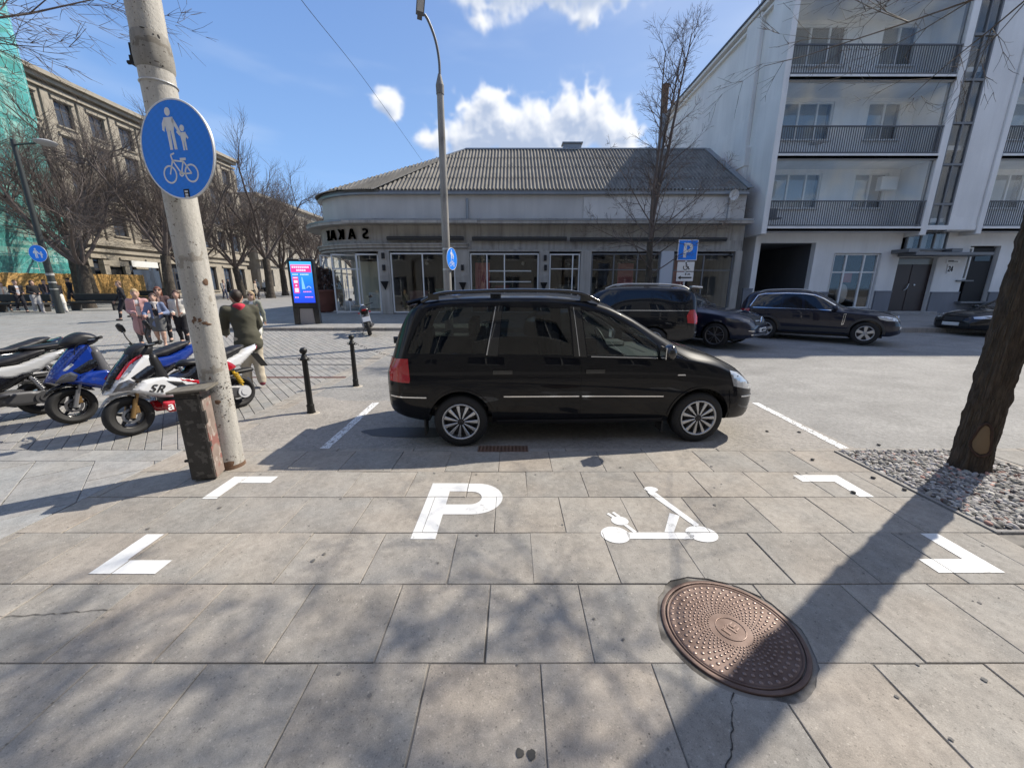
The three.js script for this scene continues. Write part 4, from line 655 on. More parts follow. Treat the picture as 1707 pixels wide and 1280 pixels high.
// ---------------------------------------------------------------- plywood hoarding, scaffold with green netting
{
  const t = thing('plywood_hoarding', 'yellow plywood site hoarding standing behind the bare trees', 'fence', [-33.6, 0, 0]); const r = rng(9);
  const ply = [[.84, .58, .26], [.80, .54, .23], [.88, .62, .30]].map((c) => M(c, .85, { map: T_ply, m: 1.2 }));
  for (let k = 0; k < 13; k++) { const d = 20.6 + k * 1.26; part(t, 'plywood_sheet', cbox(.03, 2.15, 1.245, (r() - .5) * .03, G(d) + 1.12, -d, .004), ply[k % 3]); }
  part(t, 'base_rail', [bar(V(.06, G(20) + .06, 20), V(.06, G(36) + .06, 36.8), .08, .12)], m_dark);
  for (let k = 0; k < 7; k++) part(t, 'post', box(.08, 2.2, .08, -.07, G(21 + k * 2.5) + 1.1, -(21 + k * 2.5)), M([.3, .2, .1], .8));
}
{
  const t = thing('scaffold', 'scaffold wrapped in translucent green netting at the left edge', 'scaffold', [-37.2, 0, 0]);
  const net = M([.16, .80, .74], .8, { transparent: true, opacity: .52, map: tex(256, (u, v) => { const f = fbm(u * 8, v * 8, 8, 131, 4), s = fbm(u * 30, v * 3, 30, 132, 3); return .72 + (f - .5) * .4 + (s - .5) * .3; }), m: 6, side: THREE.DoubleSide });
  const pipe = M([.62, .64, .65], .5, { metalness: .6 }), brd = M([.33, .25, .16], .85), D0 = 14, D1 = 34, H = 30, pg = new THREE.CylinderGeometry(.03, .03, H, 6), lg = new THREE.CylinderGeometry(.026, .026, D1 - D0, 6); lg.rotateX(Math.PI / 2);
  for (let d = D0; d <= D1 + .1; d += 2.5) for (const x of [0, -1.1]) { const p = part(t, 'upright', pg, pipe, true); p.position.set(x, H / 2, -d); }
  for (let y = 2.3; y < H; y += 2) { for (const dy of [0, 1]) { const p = part(t, 'ledger', lg, pipe, true); p.position.set(0, y + dy, -(D0 + D1) / 2); } part(t, 'deck_board', box(1.0, .05, D1 - D0, -.55, y, -(D0 + D1) / 2), brd); }
  for (let k = 0; k < 7; k++) part(t, 'brace', rod(V(-.03, 2.3 + k * 4, k % 2 ? D1 : D1 - 5), V(-.03, 6.3 + k * 4, k % 2 ? D1 - 5 : D1), .026, .026, 6), pipe);
  // netting, sheet by sheet, slack between the ties
  for (let y = 2.1; y < H - 1; y += 4) for (let d = D0; d < D1; d += 5) {
    const g = new THREE.PlaneGeometry(5, 4, 14, 12), p = g.attributes.position; for (let i = 0; i < p.count; i++) { const u = p.getX(i), v = p.getY(i), e = Math.min(2.5 - Math.abs(u), 2 - Math.abs(v)); p.setZ(i, .1 + .14 * Math.sin(u * 1.7 + y) * Math.cos(v * 1.3 + d) * Math.min(1, e) + .08 * (fbm(u + d, v + y, 0, 3, 3) - .5)); } g.computeVertexNormals(); g.rotateY(Math.PI / 2); g.translate(.05, y + 2, -(d + 2.5)); part(t, 'netting_sheet', g, net);
  }
  for (let y = 2.1; y < H - 1; y += 4) { const g = new THREE.PlaneGeometry(1.2, 4, 4, 8); g.translate(-.55, y + 2, -D1 - .04); part(t, 'netting_sheet', g, net); }
}
// ---------------------------------------------------------------- sunlit house behind the camera: what the van's side and the shop glass mirror
{
  const t = thing('facing_house', 'pale rendered house on the near side of the street, behind the camera', 'building', [0, 0, 7.5]); const mt = M([.27, .262, .25], .9, { map: T_plaster, m: 4 });
  const fl = [[.9, 3.2], [5.0, 7.0], [8.4, 10.4], [11.6, 13.2]]; let prev = -.2; const bands = []; for (const [a, b] of fl) { bands.push([prev, a]); prev = b; } bands.push([prev, 15]);
  part(t, 'wall', bands.map(([a, b]) => box(56, b - a, .4, 0, (a + b) / 2, .2)), mt);
  fl.forEach(([a, b]) => { for (let k = 0; k <= 17; k++) part(t, 'pier', box(1.75, b - a, .398, -28 + k * 3.3, (a + b) / 2, .2), mt); for (let k = 0; k < 17; k++) { const x = -26.35 + k * 3.3, w = part(t, 'window', [box(1.55, .08, .1, x, b - .04, .2), box(1.55, .08, .1, x, a + .04, .2), box(.06, b - a, .09, x, (a + b) / 2, .2)], m_frame); part(w, 'pane', box(1.55, b - a, .02, x, (a + b) / 2, .25), m_pane); } });
  part(t, 'cornice', box(56.6, .5, .7, 0, 15.1, .1), mt);
}
// ---------------------------------------------------------------- vehicles
function pchip(pts) { // monotone cubic through [x, v]
  const n = pts.length, h = [], d = [], m = []; for (let i = 0; i < n - 1; i++) { h[i] = pts[i + 1][0] - pts[i][0]; d[i] = (pts[i + 1][1] - pts[i][1]) / h[i]; }
  for (let i = 0; i < n; i++) m[i] = i === 0 ? d[0] : i === n - 1 ? d[n - 2] : d[i - 1] * d[i] <= 0 ? 0 : 3 * (h[i - 1] + h[i]) / ((2 * h[i] + h[i - 1]) / d[i - 1] + (h[i] + 2 * h[i - 1]) / d[i]);
  return (x) => { if (x <= pts[0][0]) return pts[0][1]; if (x >= pts[n - 1][0]) return pts[n - 1][1]; let i = 0; while (x > pts[i + 1][0]) i++; const t = (x - pts[i][0]) / h[i], t2 = t * t, t3 = t2 * t; return (2 * t3 - 3 * t2 + 1) * pts[i][1] + (t3 - 2 * t2 + t) * h[i] * m[i] + (-2 * t3 + 3 * t2) * pts[i + 1][1] + (t3 - t2) * h[i] * m[i + 1]; };
}
// closed body shell lofted along x from profile curves; inset > 0 gives the cabin cavity
function carShell(s, inset = 0, xa, xb, lowMin) {
  const f = {}; for (const k of ['top', 'edge', 'belt', 'low', 'wm', 'we']) f[k] = pchip(s[k]);
  const x0 = xa ?? s.top[0][0], x1 = xb ?? s.top[s.top.length - 1][0], N = inset ? 40 : 84, MS = 5, st = [];
  for (let i = 0; i <= N; i++) { const t = i / N, e = .5 - .5 * Math.cos(Math.PI * t); st.push([lerp(x0, x1, lerp(t, e, .75)), 1]); }
  const capN = 5, list = []; for (let k = capN; k >= 1; k--) list.push([st[0][0], 1 - k / capN, -1]); for (const q of st) list.push([q[0], 1, 0]); for (let k = 1; k <= capN; k++) list.push([st[N][0], 1 - k / capN, 1]);
  const rows = [];
  for (const [x, sc, end] of list) {
    const top = f.top(x) - inset, edge = Math.min(f.edge(x) - inset, top - .004), low = Math.max(f.low(x), lowMin ?? -1), belt = Math.min(f.belt(x), edge - .006), wm = f.wm(x) - inset, we = f.we(x) - inset, wb = wm * (s.wbk ?? .965), wl = wm * .965;
    const H = belt - low, c = [[0, low], [wl * .55, low], [wl * .93, low + .004], [wl * 1.0, low + Math.min(.07, H * .15)], [wm * .995, low + H * .36], [wm, low + H * .62], [wm * .99, low + H * .84], [wb, belt], [lerp(wb, we, .5) + .012, lerp(belt, edge, .5)], [we, edge], [we * .86, edge + (top - edge) * .52], [we * .5, edge + (top - edge) * .9], [0, top]];
    const half = []; const cv = (i, t) => { const p0 = c[Math.max(0, i - 1)], p1 = c[i], p2 = c[i + 1], p3 = c[Math.min(c.length - 1, i + 2)]; const q = (k) => { const a = (p2[k] - p0[k]) * .38, b = (p3[k] - p1[k]) * .38, t2 = t * t, t3 = t2 * t; return (2 * t3 - 3 * t2 + 1) * p1[k] + (t3 - 2 * t2 + t) * a + (-2 * t3 + 3 * t2) * p2[k] + (t3 - t2) * b; }; return [q(0), q(1)]; };
    for (let i = 0; i + 1 < c.length; i++) for (let k = 0; k < MS; k++) half.push(cv(i, k / MS)); half.push(c[c.length - 1]);
    const yc = (low + top) / 2, ring = [...half.map(([z, y]) => [z, y]), ...half.slice(1, -1).reverse().map(([z, y]) => [-z, y])].map(([z, y]) => [z * sc, yc + (y - yc) * sc]);
    rows.push(ring.map(([z, y]) => { let xx = x; if (end) xx += end * (s.bulge ?? .02) * (1 - sc * sc); if (s.warp && !inset) xx = s.warp(xx, y, z); return [xx, y, z]; }));
  }
  const R = rows[0].length, pos = [], idx = []; for (const r of rows) for (const p of r) pos.push(...p);
  for (let i = 0; i + 1 < rows.length; i++) for (let j = 0; j < R; j++) { const a = i * R + j, b = i * R + (j + 1) % R, c = a + R, d = b + R; idx.push(a, d, b, a, c, d); }
  const g = new THREE.BufferGeometry(); g.setAttribute('position', new THREE.Float32BufferAttribute(pos, 3)); g.setAttribute('uv', new THREE.Float32BufferAttribute(new Float32Array(pos.length / 3 * 2), 2)); g.setIndex(idx); g.computeVertexNormals(); return g;
}
class Skin { // lays thin shaped pieces onto a body shell
  constructor(geo) { this.g = geo.clone(); this.b = new MeshBVH(this.g); this.ray = new THREE.Ray(); }
  hit(axis, u, v) { const r = this.ray; if (axis === 'z') { r.origin.set(u, v, 4); r.direction.set(0, 0, -1); } else if (axis === '-z') { r.origin.set(u, v, -4); r.direction.set(0, 0, 1); } else if (axis === 'x') { r.origin.set(9, v, u); r.direction.set(-1, 0, 0); } else if (axis === '-x') { r.origin.set(-9, v, u); r.direction.set(1, 0, 0); } else { r.origin.set(u, 5, v); r.direction.set(0, -1, 0); }
    const h = this.b.raycastFirst(r, THREE.DoubleSide); if (!h) return null; const P = this.g.attributes.position, Nn = this.g.attributes.normal, { a, b, c } = h.face, A = new THREE.Vector3().fromBufferAttribute(P, a), B = new THREE.Vector3().fromBufferAttribute(P, b), C = new THREE.Vector3().fromBufferAttribute(P, c), w = THREE.Triangle.getBarycoord(h.point, A, B, C, new THREE.Vector3());
    const n = new THREE.Vector3(); [a, b, c].forEach((i, k) => n.addScaledVector(new THREE.Vector3().fromBufferAttribute(Nn, i), w ? w.getComponent(k) : 1 / 3)); n.normalize(); if (n.dot(r.direction) > 0) n.negate(); return [h.point, n]; }
  lay(poly, axis = 'z', off = .003, step = .08, rim = .012) {
    if (area(poly) < 0) poly = poly.slice().reverse(); const S = new Soup(), cache = new Map(), flip = axis === '-z' || axis === 'y' || axis === 'x'; let x0 = 1e9, x1 = -1e9, y0 = 1e9, y1 = -1e9; for (const [x, y] of poly) { x0 = Math.min(x0, x); x1 = Math.max(x1, x); y0 = Math.min(y0, y); y1 = Math.max(y1, y); }
    const at = (p) => { const k = p[0].toFixed(4) + ',' + p[1].toFixed(4); if (!cache.has(k)) { let h = this.hit(axis, p[0], p[1]); if (!h) { const cx = (x0 + x1) / 2, cy = (y0 + y1) / 2; for (let q = .03; q < .9 && !h; q += .03) h = this.hit(axis, lerp(p[0], cx, q), lerp(p[1], cy, q)); } cache.set(k, h); } return cache.get(k); };
    const P = (h, o) => { const q = h[0].clone().addScaledVector(h[1], o); return [q.x, q.y, q.z]; }, nn = (h) => [h[1].x, h[1].y, h[1].z];
    const nx = Math.max(1, Math.ceil((x1 - x0) / step)), ny = Math.max(1, Math.ceil((y1 - y0) / step));
    for (let i = 0; i < nx; i++) for (let j = 0; j < ny; j++) { const a = lerp(x0, x1, i / nx), b = lerp(x0, x1, (i + 1) / nx), c = lerp(y0, y1, j / ny), d = lerp(y0, y1, (j + 1) / ny); let q = clipPoly(poly, [[a, c], [b, c], [b, d], [a, d]]); q = q.filter((p, k) => { const r = q[(k + 1) % q.length]; return Math.hypot(p[0] - r[0], p[1] - r[1]) > 1e-5; }); if (q.length < 3) continue;
      for (const t of THREE.ShapeUtils.triangulateShape(q.map((p) => new THREE.Vector2(...p)), [])) { const [A, B, C] = t.map((k) => at(q[k])); if (!A || !B || !C) continue; if (flip) S.tri(P(A, off), P(C, off), P(B, off), null, null, null, nn(A), nn(C), nn(B)); else S.tri(P(A, off), P(B, off), P(C, off), null, null, null, nn(A), nn(B), nn(C)); } }
    for (let i = 0; i < poly.length; i++) { const a = poly[i], b = poly[(i + 1) % poly.length], n = Math.max(1, Math.ceil(Math.hypot(a[0] - b[0], a[1] - b[1]) / step)); for (let k = 0; k < n; k++) { const p = [lerp(a[0], b[0], k / n), lerp(a[1], b[1], k / n)], q = [lerp(a[0], b[0], (k + 1) / n), lerp(a[1], b[1], (k + 1) / n)], A = at(p), B = at(q); if (!A || !B) continue; S.tri(P(A, off), P(A, off - rim), P(B, off - rim)); S.tri(P(A, off), P(B, off - rim), P(B, off)); } }
    return S.geo();
  }
}
const stripPoly = (pts, w) => { const L = [], Rr = []; pts.forEach((p, i) => { const a = pts[Math.max(0, i - 1)], b = pts[Math.min(pts.length - 1, i + 1)], dx = b[0] - a[0], dy = b[1] - a[1], l = Math.hypot(dx, dy); L.push([p[0] - dy / l * w / 2, p[1] + dx / l * w / 2]); Rr.push([p[0] + dy / l * w / 2, p[1] - dx / l * w / 2]); }); return [...L, ...Rr.reverse()]; };
const m_rubber = M([.018, .018, .019], .75), m_rim = M([.52, .53, .55], .32, { metalness: .85 }), m_rimdk = M([.05, .05, .055], .4, { metalness: .6 }), m_chrome = M([.75, .76, .78], .12, { metalness: 1 }), m_plastic = M([.020, .020, .022], .55);
const m_red = M([.42, .012, .02], .12, { clearcoat: 1 }), m_lens = M([.62, .64, .66], .08, { clearcoat: 1, metalness: .4 }), m_lensdk = M([.10, .10, .11], .08, { clearcoat: 1, metalness: .5 }), m_platew = M([.75, .76, .77], .45);
function wheelGeo(R, w, rr, style) { // axis along z, outer face at z = +w/2
  const tyre = lathe([[rr, -w / 2 + .015], [rr + .02, -w / 2 + .004], [R - .045, -w / 2], [R - .012, -w / 2 + .022], [R, -w / 2 + .05], [R - .006, -.012], [R - .012, -.009], [R - .006, -.006], [R, .012], [R - .010, .016], [R, .02], [R, w / 2 - .05], [R - .012, w / 2 - .022], [R - .045, w / 2], [rr + .02, w / 2 - .004], [rr, w / 2 - .015]], 48).rotateX(Math.PI / 2);
  const lip = lathe([[rr + .004, w / 2 - .016], [rr + .008, w / 2 - .002], [rr - .004, w / 2 + .001], [rr - .016, w / 2 - .006], [rr - .022, w / 2 - .03], [rr - .03, -w / 2 + .02]], 48).rotateX(Math.PI / 2);
  const spokes = []; const z = w / 2 - .018;
  if (style === 'turbine') for (let k = 0; k < 11; k++) { const g = ext([[.036, -.006], [rr - .034, -.018], [rr - .012, -.019], [rr - .008, .020], [rr - .030, .022], [.038, .007]], .022, .004); g.translate(0, 0, z); g.rotateZ(k / 11 * Math.PI * 2); spokes.push(g); }
  else if (style === 'five') for (let k = 0; k < 5; k++) { const g = ext([[.04, -.034], [rr * .6, -.042], [rr - .008, -.062], [rr - .006, .062], [rr * .6, .042], [.04, .034]], .03, .008); g.translate(0, 0, z - .004); g.rotateZ(k / 5 * Math.PI * 2 + .3); spokes.push(g); }
  else for (let k = 0; k < 5; k++) for (const e of [-1, 1]) { const g = ext([[.045, -.012], [rr - .01, -.011], [rr - .008, .013], [.045, .012]], .026, .006); g.rotateZ(e * .19); g.translate(0, 0, z - .004); g.rotateZ(k / 5 * Math.PI * 2 + .3); spokes.push(g); }
  const hub = [lathe([[0, z + .014], [.028, z + .012], [.034, z + .004], [.04, z - .02]], 20).rotateX(Math.PI / 2), tor(.034, .006, 0, 0, z + .006, 24, 8)];
  const disc = cyl(rr - .02, rr - .02, .02, 32, 0, 0, z - .075, Math.PI / 2), brake = cyl(rr * .72, rr * .72, .02, 32, 0, 0, z - .055, Math.PI / 2);
  return { tyre, lip, spokes, hub: merge(hub), disc, brake };
}
function addWheel(car, g, x, y, z, out, mats = {}) {
  const w = new THREE.Group(); w.name = 'wheel'; car.add(w); w.position.set(x, y, z); if (out < 0) w.rotation.y = Math.PI;
  part(w, 'tyre', g.tyre, m_rubber, true); part(w, 'rim', g.lip, mats.rim || m_rim, true); for (const s of g.spokes) part(w, 'spoke', s, mats.spoke || mats.rim || m_rim, true); part(w, 'hub_cap', g.hub, mats.hub || mats.rim || m_rim, true); part(w, 'brake_disc', g.brake, m_rimdk, true); part(w, 'wheel_back', g.disc, m_plastic, true); return w;
}
const csg = new Evaluator(); csg.attributes = ['position', 'normal', 'uv']; csg.useGroups = false;
const brush = (g) => { const b = new Brush(g); b.updateMatrixWorld(); return b; };
const sub = (a, b) => csg.evaluate(a, b, SUBTRACTION);
function carBody(s, paint, t) { // shell with wheel arches cut out (and, for a hollow cabin, the windows)
  const outer = carShell(s), skin = new Skin(outer); let b = brush(outer);
  if (s.hollow) b = sub(b, brush(carShell(s, .05, s.hollow[0], s.hollow[1], .46)));
  for (const x of [0, s.wb]) for (const q of [-1, 1]) b = sub(b, brush(cyl(s.ra, s.ra, .62, 40, x, s.R, q * (s.wm[3][1] + .02), Math.PI / 2)));
  for (const p of s.cut || []) { const g = flat(ext(p, 4)); b = sub(b, brush(g)); }
  for (const [p, y0, y1] of s.cutTop || []) { const g = flat(ext(p, y1 - y0)); g.rotateX(Math.PI / 2); g.translate(0, (y0 + y1) / 2, 0); b = sub(b, brush(g)); }
  for (const [p, x0, x1] of s.cutEnd || []) { const g = flat(ext(p, x1 - x0)); g.rotateY(Math.PI / 2); g.scale(1, 1, -1); g.translate((x0 + x1) / 2, 0, 0); b = sub(b, brush(g)); }
  part(t, 'body', b.geometry, paint, true); return skin;
}
// ---------- the black people carrier in the bay
{
  const t = thing('black_van', 'black people carrier with silver wheels parked in the bay beside the pavement', 'van', [-.64, RD, -5.13], .05);
  const paint = M([.0045, .005, .0075], .4, { clearcoat: .55, clearcoatRoughness: .02, specularIntensity: .15 }), dkgl = M([.22, .25, .24], .015, { transmission: 1, thickness: 0, ior: 1.65, specularIntensity: 1 }), gl = M([.66, .74, .71], .015, { transmission: 1, thickness: 0, ior: 1.7 }), trim = M([.006, .006, .007], .12, { clearcoat: 1 });
  const W1 = [[-.30, 1.61], [-.18, 1.625], [.40, 1.625], [.29, 1.115], [-.58, 1.12], [-.56, 1.20], [-.47, 1.40], [-.36, 1.57]], W2 = [[.50, 1.625], [1.25, 1.61], [1.29, 1.09], [.44, 1.11]], W3 = [[1.40, 1.595], [1.62, 1.555], [1.78, 1.495], [2.0, 1.39], [2.22, 1.255], [2.29, 1.19], [2.30, 1.065], [1.46, 1.085]], W4 = [[2.39, 1.17], [2.42, 1.055], [2.66, 1.03]];
  const s = { wb: 2.84, R: .315, ra: .372, wbk: .972, bulge: .03,
    top: [[-.86, .98], [-.80, 1.18], [-.69, 1.44], [-.56, 1.63], [-.42, 1.715], [-.2, 1.75], [.4, 1.785], [1.0, 1.785], [1.4, 1.755], [1.68, 1.69], [1.95, 1.57], [2.3, 1.37], [2.72, 1.16], [3.0, 1.075], [3.3, .945], [3.52, .81], [3.66, .68]],
    edge: [[-.86, .94], [-.80, 1.10], [-.69, 1.36], [-.56, 1.55], [-.40, 1.64], [0, 1.68], [.8, 1.69], [1.3, 1.67], [1.65, 1.60], [1.95, 1.475], [2.3, 1.27], [2.68, 1.07], [3.0, 1.0], [3.3, .88], [3.52, .75], [3.66, .62]],
    belt: [[-.86, .88], [-.6, 1.06], [0, 1.09], [1.3, 1.075], [2.3, 1.045], [2.7, .995], [3.0, .93], [3.3, .81], [3.52, .69], [3.66, .57]],
    low: [[-.86, .44], [-.7, .37], [-.4, .31], [.4, .27], [2.4, .26], [3.2, .27], [3.5, .26], [3.66, .33]],
    wm: [[-.86, .66], [-.80, .77], [-.62, .87], [-.2, .9], [2.6, .905], [3.0, .895], [3.3, .85], [3.52, .74], [3.66, .58]],
    we: [[-.86, .5], [-.69, .60], [-.4, .68], [.8, .73], [1.6, .71], [2.3, .765], [2.7, .80], [3.0, .785], [3.3, .73], [3.52, .62], [3.66, .46]],
    hollow: [-.55, 2.62], cut: [W1, W2, W3, W4], cutTop: [[[[1.80, -.60], [2.62, -.69], [2.62, .69], [1.80, .60]], 1.0, 2.2]], cutEnd: [[[[-.52, 1.18], [.52, 1.18], [.48, 1.56], [-.48, 1.56]], -1.2, -.35]] };
  const sk = carBody(s, paint, t);
  for (const a of ['z', '-z']) {
    const far = a === '-z';
    part(t, 'rear_quarter_window', sk.lay(W1, a, -.006, .1, .004), dkgl); part(t, 'door_window', sk.lay(W2, a, -.006, .1, .004), dkgl); part(t, 'front_window', sk.lay(W3, a, -.006, .1, .004), gl); part(t, 'corner_window', sk.lay(W4, a, -.006, .1, .004), gl);
    part(t, 'window_surround', sk.lay([[.405, 1.64], [.495, 1.64], [.435, 1.09], [.30, 1.095]], a, .003, .1), trim); part(t, 'window_surround', sk.lay([[1.265, 1.63], [1.385, 1.62], [1.45, 1.07], [1.305, 1.075]], a, .003, .1), trim);
    part(t, 'pillar_trim', sk.lay([[.415, 1.63], [.425, 1.63], [.318, 1.10], [.306, 1.10]], a, .007, .1), m_chrome); part(t, 'pillar_trim', sk.lay([[1.30, 1.62], [1.306, 1.62], [1.37, 1.08], [1.362, 1.08]], a, .007, .1), m_chrome);
    const rd = part(t, 'rear_door', sk.lay([[.31, 1.065], [1.375, 1.045], [1.39, .33], [.66, .33], [.55, .44], [.46, .60], [.36, .80], [.31, .92]], a, .004, .07), paint), fd = part(t, 'front_door', sk.lay([[1.388, 1.045], [2.36, 1.005], [2.40, .8], [2.42, .56], [2.39, .33], [1.403, .33]], a, .004, .07), paint);
    part(rd, 'handle', sk.lay([[.38, .93], [.60, .93], [.60, .885], [.38, .885]], a, .024, .05, .03), trim); part(fd, 'handle', sk.lay([[1.44, .93], [1.66, .93], [1.66, .885], [1.44, .885]], a, .024, .05, .03), trim);
    part(rd, 'chrome_strip', sk.lay([[.50, .632], [1.372, .626], [1.372, .612], [.50, .618]], a, .018, .08, .02), m_chrome); part(fd, 'chrome_strip', sk.lay([[1.405, .626], [2.37, .612], [2.37, .598], [1.405, .612]], a, .018, .08, .02), m_chrome);
    part(fd, 'window_trim', sk.lay([[1.5, 1.078], [2.28, 1.055], [2.28, 1.045], [1.5, 1.068]], a, .008, .08), m_chrome);
    part(t, 'rear_bumper', sk.lay([[-.845, .66], [-.36, .655], [-.40, .42], [-.45, .34], [-.80, .42], [-.85, .5]], a, .006, .06), paint); part(t, 'bumper_strip', sk.lay([[-.80, .632], [-.38, .628], [-.38, .614], [-.80, .618]], a, .016, .06), m_chrome);
    part(t, 'front_bumper', sk.lay([[3.18, .66], [3.62, .60], [3.63, .40], [3.5, .30], [3.24, .30], [3.22, .5]], a, .006, .06), paint); part(t, 'bumper_strip', sk.lay([[3.36, .575], [3.6, .55], [3.6, .535], [3.36, .56]], a, .015, .05), m_chrome);
    part(t, 'tail_light', sk.lay([[-.80, 1.05], [-.57, 1.06], [-.555, .82], [-.565, .79], [-.80, .80]], a, .012, .05, .02), m_red);
    part(t, 'headlight', sk.lay([[3.17, .885], [3.30, .85], [3.46, .74], [3.56, .66], [3.50, .635], [3.24, .70]], a, .010, .05, .02), m_lens);
    part(t, 'fuel_flap', sk.lay(elli(-.03, .90, .085, .085), a, .003, .05, .004), paint); if (!far) part(t, 'side_badge', sk.lay([[2.53, .86], [2.61, .86], [2.62, .845], [2.52, .845]], a, .006, .05), m_chrome);
    part(t, 'sill', sk.lay([[.42, .325], [2.40, .325], [2.40, .275], [.42, .275]], a, .010, .1), m_plastic);
    const q = far ? -1 : 1; const mir = part(t, 'mirror', [sph(.1, 2.36, 1.13, q * .985, .75, .95, 1.1, 16), box(.06, .03, .1, 2.36, 1.08, q * .93)], trim); part(mir, 'mirror_glass', box(.01, .13, .15, 2.29, 1.13, q * .99), m_chrome);
    const rl = part(t, 'roof_rail', [tube([V3(-.42, 1.68, q * .66), V3(-.25, 1.76, q * .67), V3(.2, 1.795, q * .68), V3(.9, 1.805, q * .69), V3(1.4, 1.77, q * .68), V3(1.62, 1.68, q * .665)], .021, 36, 8)], trim); for (const x of [-.28, .42, 1.45]) part(rl, 'rail_foot', box(.12, .07, .035, x, x > 1 ? 1.72 : 1.735, q * .675), trim);
    for (const x of [0, 2.84]) part(t, 'wheel_arch_lip', sk.lay([...arc(x, .315, .400, .400, 8, 172, 22), ...arc(x, .315, .376, .376, 172, 8, 22)], a, .008, .06, .02), paint);
  }
  part(t, 'windscreen', sk.lay([[1.80, -.60], [2.62, -.69], [2.62, .69], [1.80, .60]], 'y', -.005, .12, .004), gl); part(t, 'rear_window', sk.lay([[-.52, 1.18], [.52, 1.18], [.48, 1.56], [-.48, 1.56]], '-x', -.005, .12, .004), dkgl);
  part(t, 'bonnet', sk.lay([[2.76, -.62], [3.10, -.68], [3.40, -.6], [3.55, -.45], [3.55, .45], [3.40, .6], [3.10, .68], [2.76, .62]], 'y', .004, .08), paint);
  part(t, 'grille', sk.lay([[-.42, .56], [.42, .56], [.40, .68], [-.40, .68]], 'x', .006, .06), m_plastic); part(t, 'number_plate', sk.lay([[-.26, .44], [.26, .44], [.26, .54], [-.26, .54]], 'x', .012, .1), m_platew);
  const sp = part(t, 'spoiler', cbox(.2, .05, 1.22, -.50, 1.685, 0, .02, 0, 0, .25), paint);
  part(t, 'rear_wiper', [rod(V3(-.80, 1.2, .1), V3(-.74, 1.28, -.3), .012), cbox(.06, .08, .1, -.83, 1.2, .25, .02)], m_plastic);
  for (const x of [2.30, 2.62]) part(t, 'wiper', rod(V3(x + .12, 1.19 - (x - 2.3) * .25, -.3 + (x - 2.3)), V3(x + .14, 1.185 - (x - 2.3) * .25, .35 + (x - 2.3) * .5), .01), m_plastic);
  // cabin
  const fab = M([.05, .05, .055], .9), dash = M([.025, .025, .027], .7);
  part(t, 'dashboard', [cbox(.55, .22, 1.5, 2.28, .93, 0, .05), cbox(.3, .1, .4, 2.1, 1.05, -.36, .04)], dash); part(t, 'cabin_floor', box(3.0, .03, 1.5, 1.0, .47, 0), dash);
  const stw = part(t, 'steering_wheel', [tor(.185, .016, 0, 0, 0, 32, 8), box(.34, .04, .02), box(.05, .17, .02, 0, -.09, 0), cyl(.06, .06, .03, 16, 0, 0, 0, Math.PI / 2)], m_plastic); stw.position.set(1.96, 1.10, -.36); stw.rotation.set(0, Math.PI / 2, 0); stw.rotateX(-.45);
  for (const [x, z] of [[1.45, -.38], [1.45, .38], [.55, -.4], [.55, .12], [.55, .5], [-.2, -.35], [-.2, .35]]) part(t, 'seat', [cbox(.5, .16, .46, x, .62, z, .05), cbox(.16, .62, .46, x - .3, .98, z, .05, 0, 0, .18), cbox(.1, .17, .26, x - .40, 1.37, z, .04)], fab);
  const wg = wheelGeo(.315, .205, .213, 'turbine'); for (const x of [0, 2.84]) for (const q of [1, -1]) addWheel(t, wg, x, .315, q * .79, q, { spoke: m_rim, hub: m_rimdk });
  for (const x of [-.42, 2.42]) part(t, 'mud_flap', box(.02, .2, .18, x, .24, .76), m_plastic);
  part(t, 'underbody', box(3.3, .1, 1.3, 1.35, .26, 0), m_plastic);
}
